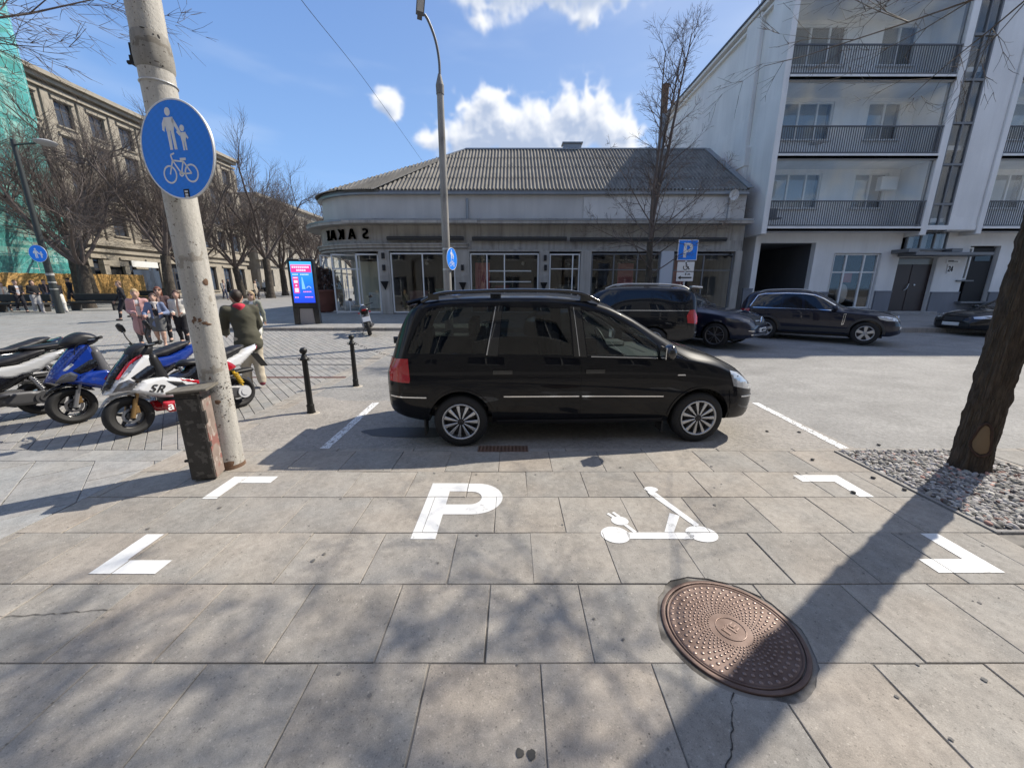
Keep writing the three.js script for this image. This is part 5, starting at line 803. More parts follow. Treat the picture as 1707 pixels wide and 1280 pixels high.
// ---------- the other cars: one builder, each with its own profile
function makeCar(name, label, pos, turn, o) {
  const t = thing(name, label, o.cat || 'car', pos, turn); const k = o.k || [1, 1, 1], sc = (a, i) => a.map(([x, v]) => [x * k[0], v * k[i]]), pl = (p) => p.map(([x, y]) => [x * k[0], y * k[1]]);
  const T = o.base, s = { wb: T.wb * k[0], R: o.R, ra: o.R + .05, bulge: .04, top: sc(T.top, 1), edge: sc(T.edge, 1), belt: sc(T.belt, 1), low: sc(T.low, 1), wm: sc(T.wm, 2), we: sc(T.we, 2) };
  const paint = o.paint, sk = carBody(s, paint, t), gl = M([.010, .012, .016], .02, { ior: 1.55, specularIntensity: 1 });
  for (const a of ['z', '-z']) {
    for (const w of T.windows) part(t, 'side_window', sk.lay(pl(w), a, .004, .12), gl);
    for (const d of T.doors) { const q = part(t, 'door', sk.lay(pl(d), a, .004, .1), paint); const h = d[0]; part(q, 'handle', sk.lay(pl([[h[0] + .08, h[1] - .12], [h[0] + .28, h[1] - .12], [h[0] + .28, h[1] - .155], [h[0] + .08, h[1] - .155]]), a, .025, .05, .03), o.handle || paint); }
    if (o.chromeLine) part(t, 'window_trim', sk.lay(stripPoly(pl(T.beltLine), .022), a, .012, .1), m_chrome); if (o.chromeArc) part(t, 'window_trim', sk.lay(stripPoly(pl(T.roofLine), .025), a, .012, .1), m_chrome);
    part(t, 'headlight', sk.lay(pl(o.head || T.head), a, .01, .05, .02), o.headMat || m_lens); part(t, 'tail_light', sk.lay(pl(o.tail || T.tail), a, .012, .05, .02), m_red);
    if (o.arch) for (const x of [0, s.wb]) part(t, 'wheel_arch', sk.lay([...arc(x, s.R, s.ra + .07, s.ra + .07, -2, 182, 22), ...arc(x, s.R, s.ra + .004, s.ra + .004, 182, -2, 22)], a, .014, .06, .03), o.arch);
    if (o.sill) part(t, 'sill', sk.lay(pl([[.42, .50], [T.wb - .42, .50], [T.wb - .42, .30], [.42, .30]]), a, .012, .12), o.sill);
    const q = a === 'z' ? 1 : -1, mx = T.mirror[0] * k[0], my = T.mirror[1] * k[1], mz = q * (s.wm[3][1] + .03); part(t, 'mirror', [sph(.105, mx, my, mz, .8, .85, 1.15, 14), box(.06, .03, .12, mx, my - .05, mz - q * .08)], o.mirror || paint);
    part(t, 'roof_rail', tube(T.rail.map(([x, y]) => V3(x * k[0], y * k[1], q * s.we[4][1] * .94)), .018, 30, 8), o.rail || m_alu);
    if (o.vent) { const v = o.vent; part(t, 'side_vent', sk.lay(pl([[v[0], v[1]], [v[0] + .07, v[1] + .02], [v[0] + .04, v[1] - .34], [v[0] - .02, v[1] - .36]]), a, .014, .06), m_chrome); part(t, 'vent_inset', sk.lay(pl([[v[0] + .012, v[1] - .02], [v[0] + .052, v[1]], [v[0] + .028, v[1] - .32], [v[0] - .004, v[1] - .33]]), a, .018, .06), m_plastic); }
  }
  part(t, 'windscreen', sk.lay(pl(T.screen), 'y', .004, .12), o.screenMat || gl); part(t, 'rear_window', sk.lay(T.rearWin.map(([z, y]) => [z * k[2], y * k[1]]), '-x', .004, .1), gl); part(t, 'bonnet', sk.lay(pl(T.hood), 'y', .005, .1), paint);
  const F = (p) => p.map(([z, y]) => [z * k[2], y * k[1]]);
  const gr = part(t, 'grille', sk.lay(F(o.grille || [[-.42, .66], [.42, .66], [.46, .86], [-.46, .86]]), 'x', .008, .06), o.grilleMat || m_plastic);
  for (const b of o.bars || []) part(gr, 'grille_bar', sk.lay(F(b), 'x', .022, .06, .02), m_chrome);
  part(t, 'lower_intake', sk.lay(F([[-.6, .34], [.6, .34], [.56, .46], [-.56, .46]]), 'x', .008, .08), m_plastic);
  if (o.plate) { const y = o.plate, p = part(t, 'number_plate', sk.lay(F([[-.27, y], [.27, y], [.27, y + .115], [-.27, y + .115]]), 'x', .03, .1, .03), m_platew); if (o.plateText) { const h = sk.hit('x', 0, (y + .055) * k[1]); const g = text(o.plateText, .075, .004); g.rotateY(Math.PI / 2); const q = part(p, 'plate_letters', g, m_dark); q.position.set(h[0].x + .034, (y + .057) * k[1], 0); } }
  part(t, 'rear_plate', sk.lay(F([[-.27, .86], [.27, .86], [.27, .97], [-.27, .97]]), '-x', .015, .1), m_platew);
  if (o.badge) { const h = sk.hit('x', 0, o.badge[0] * k[1]), r = o.badge[1]; const b = part(t, 'badge', o.badge[2] === 'star' ? [tor(r, r * .11, 0, 0, 0, 32, 8), ...[0, 1, 2].map((i) => ext([[-r * .14, 0], [0, r], [r * .14, 0]], .02, 0).rotateZ(i * Math.PI * 2 / 3))] : [tor(r, r * .14, 0, 0, 0, 28, 8), box(r * 2, r * .22, .012, 0, 0, 0, 0, 0, .35)], m_chrome); b.rotation.y = Math.PI / 2; b.position.set(h[0].x + .035, o.badge[0] * k[1], 0); }
  for (const [p, m] of o.front || []) part(t, 'bumper_trim', sk.lay(F(p), 'x', .02, .06, .02), m);
  for (const [p, m] of o.rear || []) part(t, 'bumper_trim', sk.lay(F(p), '-x', .02, .06, .02), m);
  if (o.spoiler) part(t, 'spoiler', cbox(.26, .05, 1.3, o.spoiler[0] * k[0], o.spoiler[1] * k[1], 0, .02, 0, 0, .1), o.spoilerMat || paint);
  const wg = wheelGeo(o.R, .225, o.rr, o.wheel); for (const x of [0, s.wb]) for (const q of [1, -1]) addWheel(t, wg, x, o.R, q * (s.wm[3][1] - .115), q, { rim: o.rimMat || m_rim });
  part(t, 'underbody', box(s.wb + .9, .14, 1.4, s.wb / 2, .28, 0), m_plastic); return t;
}
const SUVB = { wb: 2.99,
  top: [[-.98, .98], [-.93, 1.2], [-.82, 1.46], [-.64, 1.66], [-.3, 1.735], [.5, 1.775], [1.2, 1.755], [1.55, 1.69], [1.95, 1.46], [2.36, 1.215], [2.6, 1.165], [3.2, 1.10], [3.6, 1.02], [3.83, .91], [3.95, .74]],
  edge: [[-.98, .94], [-.93, 1.12], [-.82, 1.36], [-.62, 1.56], [-.3, 1.64], [.5, 1.675], [1.2, 1.65], [1.55, 1.575], [1.95, 1.35], [2.34, 1.12], [2.6, 1.09], [3.2, 1.02], [3.6, .93], [3.83, .80], [3.95, .66]],
  belt: [[-.98, .86], [-.6, 1.12], [.5, 1.10], [2.0, 1.06], [2.4, 1.03], [3.2, .95], [3.6, .86], [3.83, .74], [3.95, .60]],
  low: [[-.98, .46], [-.7, .38], [.3, .30], [2.7, .29], [3.6, .28], [3.95, .36]],
  wm: [[-.98, .70], [-.88, .84], [-.6, .935], [0, .965], [2.99, .965], [3.4, .93], [3.7, .84], [3.87, .72], [3.95, .60]],
  we: [[-.98, .5], [-.82, .60], [-.5, .66], [.2, .70], [.8, .71], [1.6, .68], [2.35, .76], [3.2, .78], [3.7, .66], [3.95, .45]],
  windows: [[[-.58, 1.20], [-.35, 1.56], [-.15, 1.60], [.42, 1.62], [.42, 1.15], [-.5, 1.16]], [[.48, 1.62], [1.02, 1.61], [1.08, 1.13], [.48, 1.15]], [[1.10, 1.605], [1.40, 1.565], [1.66, 1.45], [2.0, 1.25], [2.1, 1.12], [1.16, 1.13]]],
  doors: [[[.12, 1.08], [1.10, 1.07], [1.10, .45], [.58, .45], [.45, .7], [.2, .85]], [[1.13, 1.07], [2.16, 1.03], [2.2, .75], [2.2, .45], [1.13, .45]]],
  beltLine: [[-.5, 1.135], [.5, 1.125], [1.2, 1.11], [2.1, 1.085]], roofLine: [[-.6, 1.18], [-.38, 1.575], [-.15, 1.625], [.5, 1.645], [1.1, 1.63], [1.42, 1.585], [1.7, 1.465], [2.05, 1.25], [2.14, 1.12]], rail: [[-.35, 1.68], [-.2, 1.74], [.5, 1.785], [1.1, 1.77], [1.35, 1.70]],
  head: [[3.22, .93], [3.45, .93], [3.78, .86], [3.82, .78], [3.5, .79], [3.3, .84]], tail: [[-.96, 1.06], [-.6, 1.10], [-.62, .95], [-.96, .92]], mirror: [2.05, 1.17],
  screen: [[1.58, -.60], [2.32, -.70], [2.38, 0], [2.32, .70], [1.58, .60], [1.54, 0]], rearWin: [[-.55, 1.22], [.55, 1.22], [.5, 1.56], [-.5, 1.56]], hood: [[2.46, -.70], [3.3, -.72], [3.72, -.5], [3.80, 0], [3.72, .5], [3.3, .72], [2.46, .70]] };
const GLB = { ...SUVB, wb: 3.07,
  top: [[-1.08, 1.02], [-1.05, 1.35], [-.99, 1.62], [-.88, 1.76], [-.6, 1.81], [.5, 1.85], [1.2, 1.83], [1.55, 1.75], [2.0, 1.48], [2.4, 1.25], [2.7, 1.20], [3.3, 1.14], [3.7, 1.04], [3.9, .92], [3.97, .76]],
  edge: [[-1.08, .98], [-1.05, 1.27], [-.99, 1.52], [-.86, 1.66], [-.5, 1.715], [.5, 1.745], [1.2, 1.72], [1.55, 1.63], [2.0, 1.36], [2.4, 1.15], [2.7, 1.12], [3.3, 1.06], [3.7, .95], [3.9, .82], [3.97, .68]],
  belt: [[-1.08, .94], [-.7, 1.14], [.5, 1.14], [2.0, 1.11], [2.4, 1.08], [3.3, .99], [3.7, .88], [3.97, .62]],
  wm: [[-1.08, .78], [-1.02, .88], [-.8, .95], [-.3, .965], [3.0, .965], [3.4, .94], [3.7, .85], [3.9, .72], [3.97, .6]], we: [[-1.08, .62], [-.95, .68], [-.6, .71], [.2, .73], [.8, .73], [1.6, .70], [2.4, .78], [3.3, .80], [3.97, .5]], low: [[-1.08, .48], [-.7, .38], [.3, .30], [2.7, .29], [3.6, .28], [3.97, .36]],
  windows: [[[-.86, 1.22], [-.80, 1.56], [-.66, 1.64], [.10, 1.665], [.02, 1.20]], [[.18, 1.67], [.98, 1.66], [1.04, 1.18], [.10, 1.20]], [[1.08, 1.655], [1.40, 1.61], [1.70, 1.46], [2.08, 1.25], [2.12, 1.16], [1.12, 1.18]]],
  beltLine: [[-.85, 1.19], [.5, 1.175], [1.2, 1.16], [2.1, 1.135]], rail: [[-.8, 1.74], [-.6, 1.83], [.5, 1.885], [1.15, 1.86], [1.42, 1.76]], tail: [[-1.07, 1.02], [-.98, 1.22], [-.86, 1.20], [-.80, 1.06], [-.84, .88], [-1.07, .85]], rearWin: [[-.6, 1.26], [.6, 1.26], [.56, 1.60], [-.56, 1.60]] };
const m_blackcar = M([.006, .0065, .009], .4, { clearcoat: 1, clearcoatRoughness: .02, specularIntensity: .2 }), m_bluecar = M([.008, .012, .032], .4, { clearcoat: 1, clearcoatRoughness: .02, specularIntensity: .3 }), m_navy = M([.006, .009, .024], .4, { clearcoat: 1, clearcoatRoughness: .02, specularIntensity: .3 }), m_greyplast = M([.05, .05, .052], .6), m_gun = M([.2, .2, .21], .35, { metalness: .8 });
makeCar('black_suv', 'tall black off-roader seen from behind, parked just beyond the van', [4.28, G(11.5) + RD, -11.6], Math.PI - .37, { cat: 'car', base: GLB, k: [1.0, 1.02, .98], R: .37, rr: .25, wheel: 'double', paint: m_blackcar, chromeLine: true, spoiler: [-1.0, 1.80], spoilerMat: m_alu, rear: [[[[-.86, .62], [.86, .62], [.86, .64], [-.86, .64]], m_chrome]], badge: null });
makeCar('dark_blue_suv', 'dark blue off-roader with a round star emblem on its grille', [4.92, G(13.3) + RD, -14.5], -.85, { base: SUVB, k: [.98, 1, 1.0], R: .37, rr: .27, wheel: 'double', paint: m_bluecar, headMat: m_lensdk, badge: [.82, .115, 'star'], bars: [[[-.40, .83], [-.12, .83], [-.12, .80], [-.40, .80]], [[.12, .83], [.40, .83], [.40, .80], [.12, .80]]], grille: [[-.44, .70], [.44, .70], [.48, .93], [-.48, .93]], plate: .50, plateText: 'MFZ 33', front: [[[[-.66, .42], [.66, .42], [.66, .445], [-.66, .445]], m_chrome], [[[.52, .52], [.74, .54], [.74, .56], [.52, .54]], m_chrome], [[[-.52, .52], [-.74, .54], [-.74, .56], [-.52, .54]], m_chrome]], rimMat: m_gun });
makeCar('dark_crossover', 'dark navy crossover with grey wheel arches parked before the white building', [9.5, G(13.4) + RD, -14.5], -.60, { base: SUVB, k: [.90, .965, .95], R: .36, rr: .225, wheel: 'five', paint: m_navy, arch: m_greyplast, sill: m_greyplast, chromeLine: true, chromeArc: true, mirror: m_navy, badge: [.84, .085, 'ring'], bars: [[[-.44, .92], [.44, .92], [.44, .87], [-.44, .87]], [[-.40, .80], [.40, .80], [.40, .775], [-.40, .775]]], grille: [[-.42, .72], [.42, .72], [.45, .92], [-.45, .92]], plate: .47, vent: [2.32, .98], front: [[[[.62, .52], [.70, .52], [.70, .60], [.62, .60]], m_lens], [[[-.62, .52], [-.70, .52], [-.70, .60], [-.62, .60]], m_lens]] });
const SEDB = { ...SUVB, wb: 2.85,
  top: [[-1.05, .85], [-1.0, 1.0], [-.6, 1.08], [-.2, 1.24], [.3, 1.40], [.9, 1.43], [1.3, 1.38], [1.8, 1.14], [2.1, 1.0], [2.8, .93], [3.4, .82], [3.62, .72], [3.72, .58]], edge: [[-1.05, .8], [-1, .93], [-.6, 1.0], [-.2, 1.16], [.3, 1.32], [.9, 1.35], [1.3, 1.29], [1.8, 1.06], [2.1, .94], [2.8, .86], [3.4, .74], [3.62, .64], [3.72, .52]], belt: [[-1.05, .74], [-.6, .93], [.5, .93], [2, .89], [2.8, .80], [3.4, .68], [3.72, .48]], low: [[-1.05, .42], [.3, .22], [2.7, .21], [3.72, .26]], wm: [[-1.05, .66], [-.9, .82], [-.6, .89], [0, .915], [2.85, .91], [3.3, .86], [3.55, .76], [3.72, .56]], we: [[-1.05, .5], [-.6, .64], [.2, .60], [.8, .61], [1.4, .62], [2.1, .72], [2.8, .74], [3.72, .45]],
  windows: [[[-.05, 1.0], [.2, 1.25], [.85, 1.30], [.88, .97]], [[.93, 1.3], [1.2, 1.27], [1.75, 1.02], [1.82, .94], [.95, .97]]], doors: [[[.2, .92], [.95, .91], [.95, .34], [.5, .34], [.35, .6]], [[.98, .91], [1.95, .88], [2.0, .34], [.98, .34]]], beltLine: [[0, .97], [1.8, .93]], roofLine: [[0, 1], [1, 1.3]], rail: [[.2, 1.3], [.6, 1.34], [1.0, 1.33]], head: [[3.05, .76], [3.3, .75], [3.56, .68], [3.6, .62], [3.2, .66]], tail: [[-1.02, .9], [-.7, .92], [-.7, .78], [-1.02, .76]], mirror: [1.75, 1.0], screen: [[1.34, -.54], [2.02, -.66], [2.06, 0], [2.02, .66], [1.34, .54], [1.3, 0]], rearWin: [[-.5, 1.1], [.5, 1.1], [.45, 1.28], [-.45, 1.28]], hood: [[2.12, -.66], [3.0, -.68], [3.45, -.5], [3.5, 0], [3.45, .5], [3.0, .68], [2.12, .66]] };
makeCar('dark_saloon', 'low dark saloon facing left, half hidden by the big tree trunk', [20.45, G(14.5) + RD, -14.9], Math.PI + .04, { base: SEDB, R: .335, rr: .245, wheel: 'double', paint: m_blackcar, rail: m_blackcar, grille: [[-.3, .52], [.3, .52], [.32, .66], [-.32, .66]], rimMat: m_gun, plate: .36 });
// ---------------------------------------------------------------- signs: white figures on blue
const m_blue = M([.008, .25, .98], .5), m_signw = M([.82, .83, .84], .4);
const T_honey = tex(256, (u, v) => { const a = Math.sin((u * 24) * Math.PI) * Math.sin((u * .5 + v * .87) * 24 * Math.PI); return .95 + .05 * a; });
m_blue.map = T_honey;
// flat figure pieces as polygons in a unit disc (x right, y up), radius 1
const figAdult = (x, y, k) => { const P = (a) => a.map(([u, v]) => [x + u * k, y + v * k]); return [elli(x, y + .40 * k, .088 * k, .10 * k, 20), P([[-.16, .27], [.14, .27], [.16, .18], [.12, -.05], [-.13, -.05]]), P([[-.15, .26], [-.24, .14], [-.26, -.02], [-.20, -.06], [-.16, .06], [-.11, .16]]), P([[.13, .26], [.22, .12], [.33, -.10], [.28, -.14], [.15, .05], [.09, .18]]), P([[-.12, -.04], [-.01, -.04], [-.02, -.5], [-.11, -.5]]), P([[.01, -.04], [.11, -.04], [.13, -.5], [.04, -.5]])]; };
const figChild = (x, y, k) => { const P = (a) => a.map(([u, v]) => [x + u * k, y + v * k]); return [elli(x, y + .42 * k, .12 * k, .13 * k, 18), P([[-.16, .26], [.16, .26], [.15, .08], [.10, -.06], [-.12, -.06]]), P([[-.15, .25], [-.30, .34], [-.33, .28], [-.18, .12]]), P([[.14, .25], [.27, .04], [.22, -.02], [.10, .14]]), P([[-.11, -.05], [-.01, -.05], [-.02, -.44], [-.10, -.44]]), P([[.01, -.05], [.10, -.05], [.11, -.44], [.03, -.44]])]; };
function ringPoly(cx, cy, r, w) { return [elli(cx, cy, r, r, 30), elli(cx, cy, r - w, r - w, 30).reverse()]; }
function figures(list, R, z) { // polygons -> thin raised film
  return list.map((f) => { const outer = Array.isArray(f[0][0]) ? f[0] : f, holes = Array.isArray(f[0][0]) ? [f[1]] : []; const g = new THREE.ExtrudeGeometry(shapeOf(outer.map(([x, y]) => [x * R, y * R]), holes.map((h) => h.map(([x, y]) => [x * R, y * R]))), { depth: .0015, bevelEnabled: false }); g.translate(0, 0, z); return g; });
}
const bike = () => { const o = [], L = (a, b, w = .032) => { const dx = b[0] - a[0], dy = b[1] - a[1], l = Math.hypot(dx, dy), nx = -dy / l * w / 2, ny = dx / l * w / 2; o.push([[a[0] + nx, a[1] + ny], [a[0] - nx, a[1] - ny], [b[0] - nx, b[1] - ny], [b[0] + nx, b[1] + ny]]); }; const A = [-.30, -.48], B = [.30, -.48], C = [.02, -.48], H = [-.17, -.20], S = [.12, -.22]; o.push(ringPoly(A[0], A[1], .19, .035), ringPoly(B[0], B[1], .19, .035)); L(A, H); L(H, C); L(H, [.13, -.24]); L(C, S); L(C, B); L(B, [.13, -.24]); L(H, [-.20, -.09]); L([-.20, -.09], [-.09, -.06]); L([.04, -.19], [.20, -.19], .05); o.push(ringPoly(C[0], C[1], .06, .03)); return o; };
function roundSign(t, R, figs) { // faces +z, centre at origin
  const disc = part(t, 'sign_plate', [cyl(R, R, .012, 48, 0, 0, -.006, Math.PI / 2)], m_alu);
  part(t, 'white_rim', [tor(R - .006, .007, 0, 0, 0, 56, 8)], m_signw); part(t, 'blue_face', xf(new THREE.CylinderGeometry(R - .010, R - .010, .004, 56), 0, 0, .001, Math.PI / 2), m_blue);
  for (const g of figures(figs, R, .0035)) part(t, 'white_symbol', g, m_signw);
}
// ---------------------------------------------------------------- the big grey pole, its cabinet and sign
{
  const X = -2.86, D = 3.60, t = thing('concrete_pole', 'thick whitish weathered pole with peeling paint in the left foreground', 'pole', [X, 0, -D]);
  const pm = M([.60, .58, .545], .75, { map: T_polepaint, bumpMap: T_slabB, bumpScale: .003 });
  const g = new THREE.CylinderGeometry(.113, .120, 7.2, 40, 60, true); { const p = g.attributes.position, uv = g.attributes.uv; for (let i = 0; i < p.count; i++) { const a = Math.atan2(p.getZ(i), p.getX(i)), n = 1 + (fbm(a * 2 + 10, p.getY(i) * 2 + 10, 0, 5, 3) - .5) * .02; p.setX(i, p.getX(i) * n); p.setZ(i, p.getZ(i) * n); uv.setXY(i, uv.getX(i), uv.getY(i) * 7.2); } g.computeVertexNormals(); g.translate(0, 3.6, 0); }
  part(t, 'shaft', g, pm, true);
  const rust = M([.20, .115, .07], .85, { map: T_slab, m: .3 }), tar = M([.045, .042, .04], .8, { map: T_slab, m: .3 });
  // patches of matter on the shaft: rust flakes, tar round the old clamp, as thin raised scabs
  const scab = (a, y, w, h, mt, seed) => { const n = 22, S = new Soup(), pts = []; for (let i = 0; i < n; i++) { const q = i / n * Math.PI * 2, k = .55 + .9 * fbm(Math.cos(q) * 1.5 + seed, Math.sin(q) * 1.5 + seed, 0, 8, 3); pts.push([Math.cos(q) * w / 2 * k, Math.sin(q) * h / 2 * k]); } const P = ([u, v], e) => { const an = a + u / .118, r = .1205 - (y + v) * .00095 + e; return [Math.cos(an) * r, y + v, Math.sin(an) * r]; }; for (let i = 0; i < n; i++) { const A = pts[i], B = pts[(i + 1) % n], a2 = [A[0] * .5, A[1] * .5], b2 = [B[0] * .5, B[1] * .5]; S.tri(P([0, 0], .004), P(a2, .004), P(b2, .004)); S.tri(P(a2, .004), P(A, .001), P(B, .001)); S.tri(P(a2, .004), P(B, .001), P(b2, .004)); } return S.geo(); };
  const q = rng(12); const front = Math.PI / 2 - .7; // angle facing the camera
  for (const [a, y, w, h, k] of [[.0, 1.44, .05, .03, 0], [.25, 1.47, .03, .035, 0], [-.25, 1.43, .05, .02, 0], [.55, 1.48, .03, .045, 0], [-.55, 1.80, .045, .06, 0], [.7, 1.46, .025, .035, 0], [.1, .70, .05, .04, 0], [.2, .06, .1, .07, 0], [.6, .05, .08, .05, 0]]) part(t, 'rust_scab', scab(front + a, y, w, h, null, q() * 20), k ? tar : rust);
  for (let i = 0; i < 90; i++) { const low = i < 65; part(t, 'paint_chip', scab(front + (low ? -.35 : 0) + (q() + q() - 1) * 1.3, low ? .76 + (q() + q() - 1) * .26 : .05 + q() * 1.7, .005 + q() * q() * .02, .004 + q() * q() * .016, null, q() * 20), q() < .25 ? rust : tar); }
  part(t, 'tar_collar', [lathe([[.113, 3.42], [.125, 3.45], [.129, 3.52], [.126, 3.60], [.121, 3.66], [.113, 3.69]], 36)], M([.36, .345, .32], .85, { map: T_polepaint, m: .6 })); for (let i = 0; i < 26; i++) part(t, 'tar_patch', scab(front + .5 - i * .085, 3.44 + q() * .24, .008 + q() * .03, .008 + q() * .03, null, q() * 20).translate(0, 0, 0).scale(1.03, 1, 1.03), tar);
  part(t, 'band', [tor(.121, .006, 0, 3.34, 0, 36, 6).rotateX(0)].map((g2) => { g2.translate(0, -3.34, 0); g2.rotateX(Math.PI / 2); g2.translate(0, 3.34, 0); return g2; }), m_alu); part(t, 'clamp', [box(.05, .06, .05, -.135, 3.5, .02), box(.04, .1, .04, -.12, 3.56, .03), cyl(.015, .015, .09, 8, -.15, 3.49, .02, 0, 0, Math.PI / 2)], m_dark);
  part(t, 'base_collar', cyl(.128, .122, .05, 32, 0, .012, 0), rust);
}
{
  const t = thing('round_cycle_sign', 'large round blue sign with adult, child and bicycle on the grey pole', 'sign', [-2.63, 2.80, -3.37]); const R = .355;
  roundSign(t, R, [...figAdult(-.08, .42, .82), ...figChild(.24, .20, .5), ...bike()]);
  part(t, 'sticker', [box(.055, .066, .002, .022, -.315, .004)], m_dark); for (const [x, y, w, h] of [[.022, -.299, .03, .012], [.016, -.322, .012, .018], [.03, -.322, .01, .018], [.022, -.338, .03, .006]]) part(t, 'sticker_print', box(w, h, .001, x, y, .0058), m_signw);
  part(t, 'bracket', [box(.03, .5, .025, -.1, 0, -.025), box(.2, .03, .10, -.14, .16, -.07), box(.2, .03, .10, -.14, -.16, -.07)], m_alu);
  t.rotation.y = -.22; t.rotation.z = -.01;
}
{
  const t = thing('cable_cabinet', 'narrow rusty metal cable cabinet with a slab lid strapped to the grey pole', 'cabinet', [-2.90, 0, -3.36], .28);
  const T_cab = tex(512, (u, v) => { const f = fbm(u * 6, v * 6, 6, 141, 5), s = speck(u, v, 128, 142), p = sstep(.60, .66, fbm(u * 12, v * 12, 12, 143, 4)); let c = [.40 + (f - .5) * .3, .38 + (f - .5) * .3, .36 + (f - .5) * .28]; if (p > .5) c = [.9, .87, .82]; if (s > .985) c = [.85, .83, .8]; return c; });
  const T_side = tex(512, (u, v) => { const f = fbm(u * 6, v * 6, 6, 151, 5), p = sstep(.48, .62, fbm(u * 5 + 3, v * 5, 5, 153, 4)), w = sstep(.62, .68, fbm(u * 14, v * 10, 14, 154, 4)); let c = [.62 + (f - .5) * .3, .56 + (f - .5) * .3, .52 + (f - .5) * .3]; c = [lerp(c[0], .62, p), lerp(c[1], .33, p), lerp(c[2], .30, p)]; if (w > .5) c = [.9, .87, .84]; return c; });
  const dk = M([.10, .095, .09], .7, { map: T_cab, m: .5 }), sd = M([.42, .36, .33], .75, { map: T_side, m: .6 }), lid = M([.22, .20, .17], .85, { map: T_grime, m: .5 });
  part(t, 'front_panel', cbox(.19, .84, .012, 0, .44, .085, .003), dk); part(t, 'door', cbox(.17, .78, .008, -.004, .43, .094, .003), dk);
  part(t, 'side_panel', cbox(.014, .84, .17, .095, .44, 0, .003), sd); part(t, 'side_panel', cbox(.014, .84, .17, -.095, .44, 0, .003), dk); part(t, 'back_panel', box(.19, .84, .012, 0, .44, -.085), dk);
  part(t, 'door_edge', [box(.016, .8, .016, .088, .44, .096), box(.026, .12, .03, .10, .62, .09), box(.02, .05, .026, .10, .36, .09)], M([.16, .15, .14], .6, { map: T_cab, m: .3 }));
  part(t, 'lid', cbox(.30, .022, .26, .02, .875, .01, .005, .03, 0, .05), lid); part(t, 'strap', box(.24, .012, .2, .0, .80, 0), m_dark); part(t, 'cable_stub', box(.04, .02, .02, -.12, .20, .05), m_dark);
}
// ---------------------------------------------------------------- bollards
{
  const m_b = M([.022, .022, .022], .45, { metalness: .3 });
  const make = () => { const t = new THREE.Group();
    part(t, 'base', lathe([[.064, -.03], [.064, .012], [.055, .03], [.052, .10], [.056, .105], [.056, .12], [.045, .135]], 8), m_b); part(t, 'shaft', cyl(.043, .037, .66, 10, 0, .46, 0), m_b);
    part(t, 'collar', lathe([[.044, .78], [.058, .79], [.058, .81], [.044, .82], [.040, .84], [.030, .855], [.028, .87]], 20), m_b); part(t, 'ball', sph(.050, 0, .92, 0, 1, 1, 1, 20), m_b); for (const q of [-1, 1]) part(t, 'chain_eye', tor(.02, .005, q * .062, .80, 0, 16, 6), m_b); return t; };
  const a = make(); a.name = numbered('bollard'); a.position.set(-2.96, RL(-2.96), -5.40); tag(a, 'nearer of two black ball-topped bollards left of the van', 'bollard', 'bollards along the bay'); scene.add(a);
  const b = a.clone(); b.name = numbered('bollard'); b.position.set(-2.94, RL(-2.94), -7.02); tag(b, 'farther of two black ball-topped bollards, close behind the van', 'bollard', 'bollards along the bay'); scene.add(b);
  for (const m of [a, b]) part(m, 'footing', cyl(.12, .1, .012, 20, 0, -.004, 0), M([.42, .38, .32], .9));
  const ch = thing('chain', 'thin chain hanging from the farther bollard towards the shop', 'chain', [-2.94, RL(-2.94), -7.02]); const pts = []; for (let i = 0; i <= 40; i++) { const u = i / 40; pts.push([.07 + u * 2.6, .80 - .34 * (1 - (2 * u - 1) ** 2), -u * .4]); }
  for (let i = 0; i < 40; i++) { const l = part(ch, 'link', new THREE.TorusGeometry(.026, .004, 5, 10), m_b); l.scale.y = .6; l.position.set((pts[i][0] + pts[i + 1][0]) / 2, (pts[i][1] + pts[i + 1][1]) / 2, (pts[i][2] + pts[i + 1][2]) / 2); l.rotation.set(i % 2 ? Math.PI / 2 : 0, 0, Math.atan2(pts[i + 1][1] - pts[i][1], pts[i + 1][0] - pts[i][0])); }
  const post = make(); post.name = numbered('bollard'); post.position.set(-.2, RD, -7.45); tag(post, 'black ball-topped bollard hidden behind the van at the end of the chain', 'bollard', 'bollards along the bay'); scene.add(post);
}
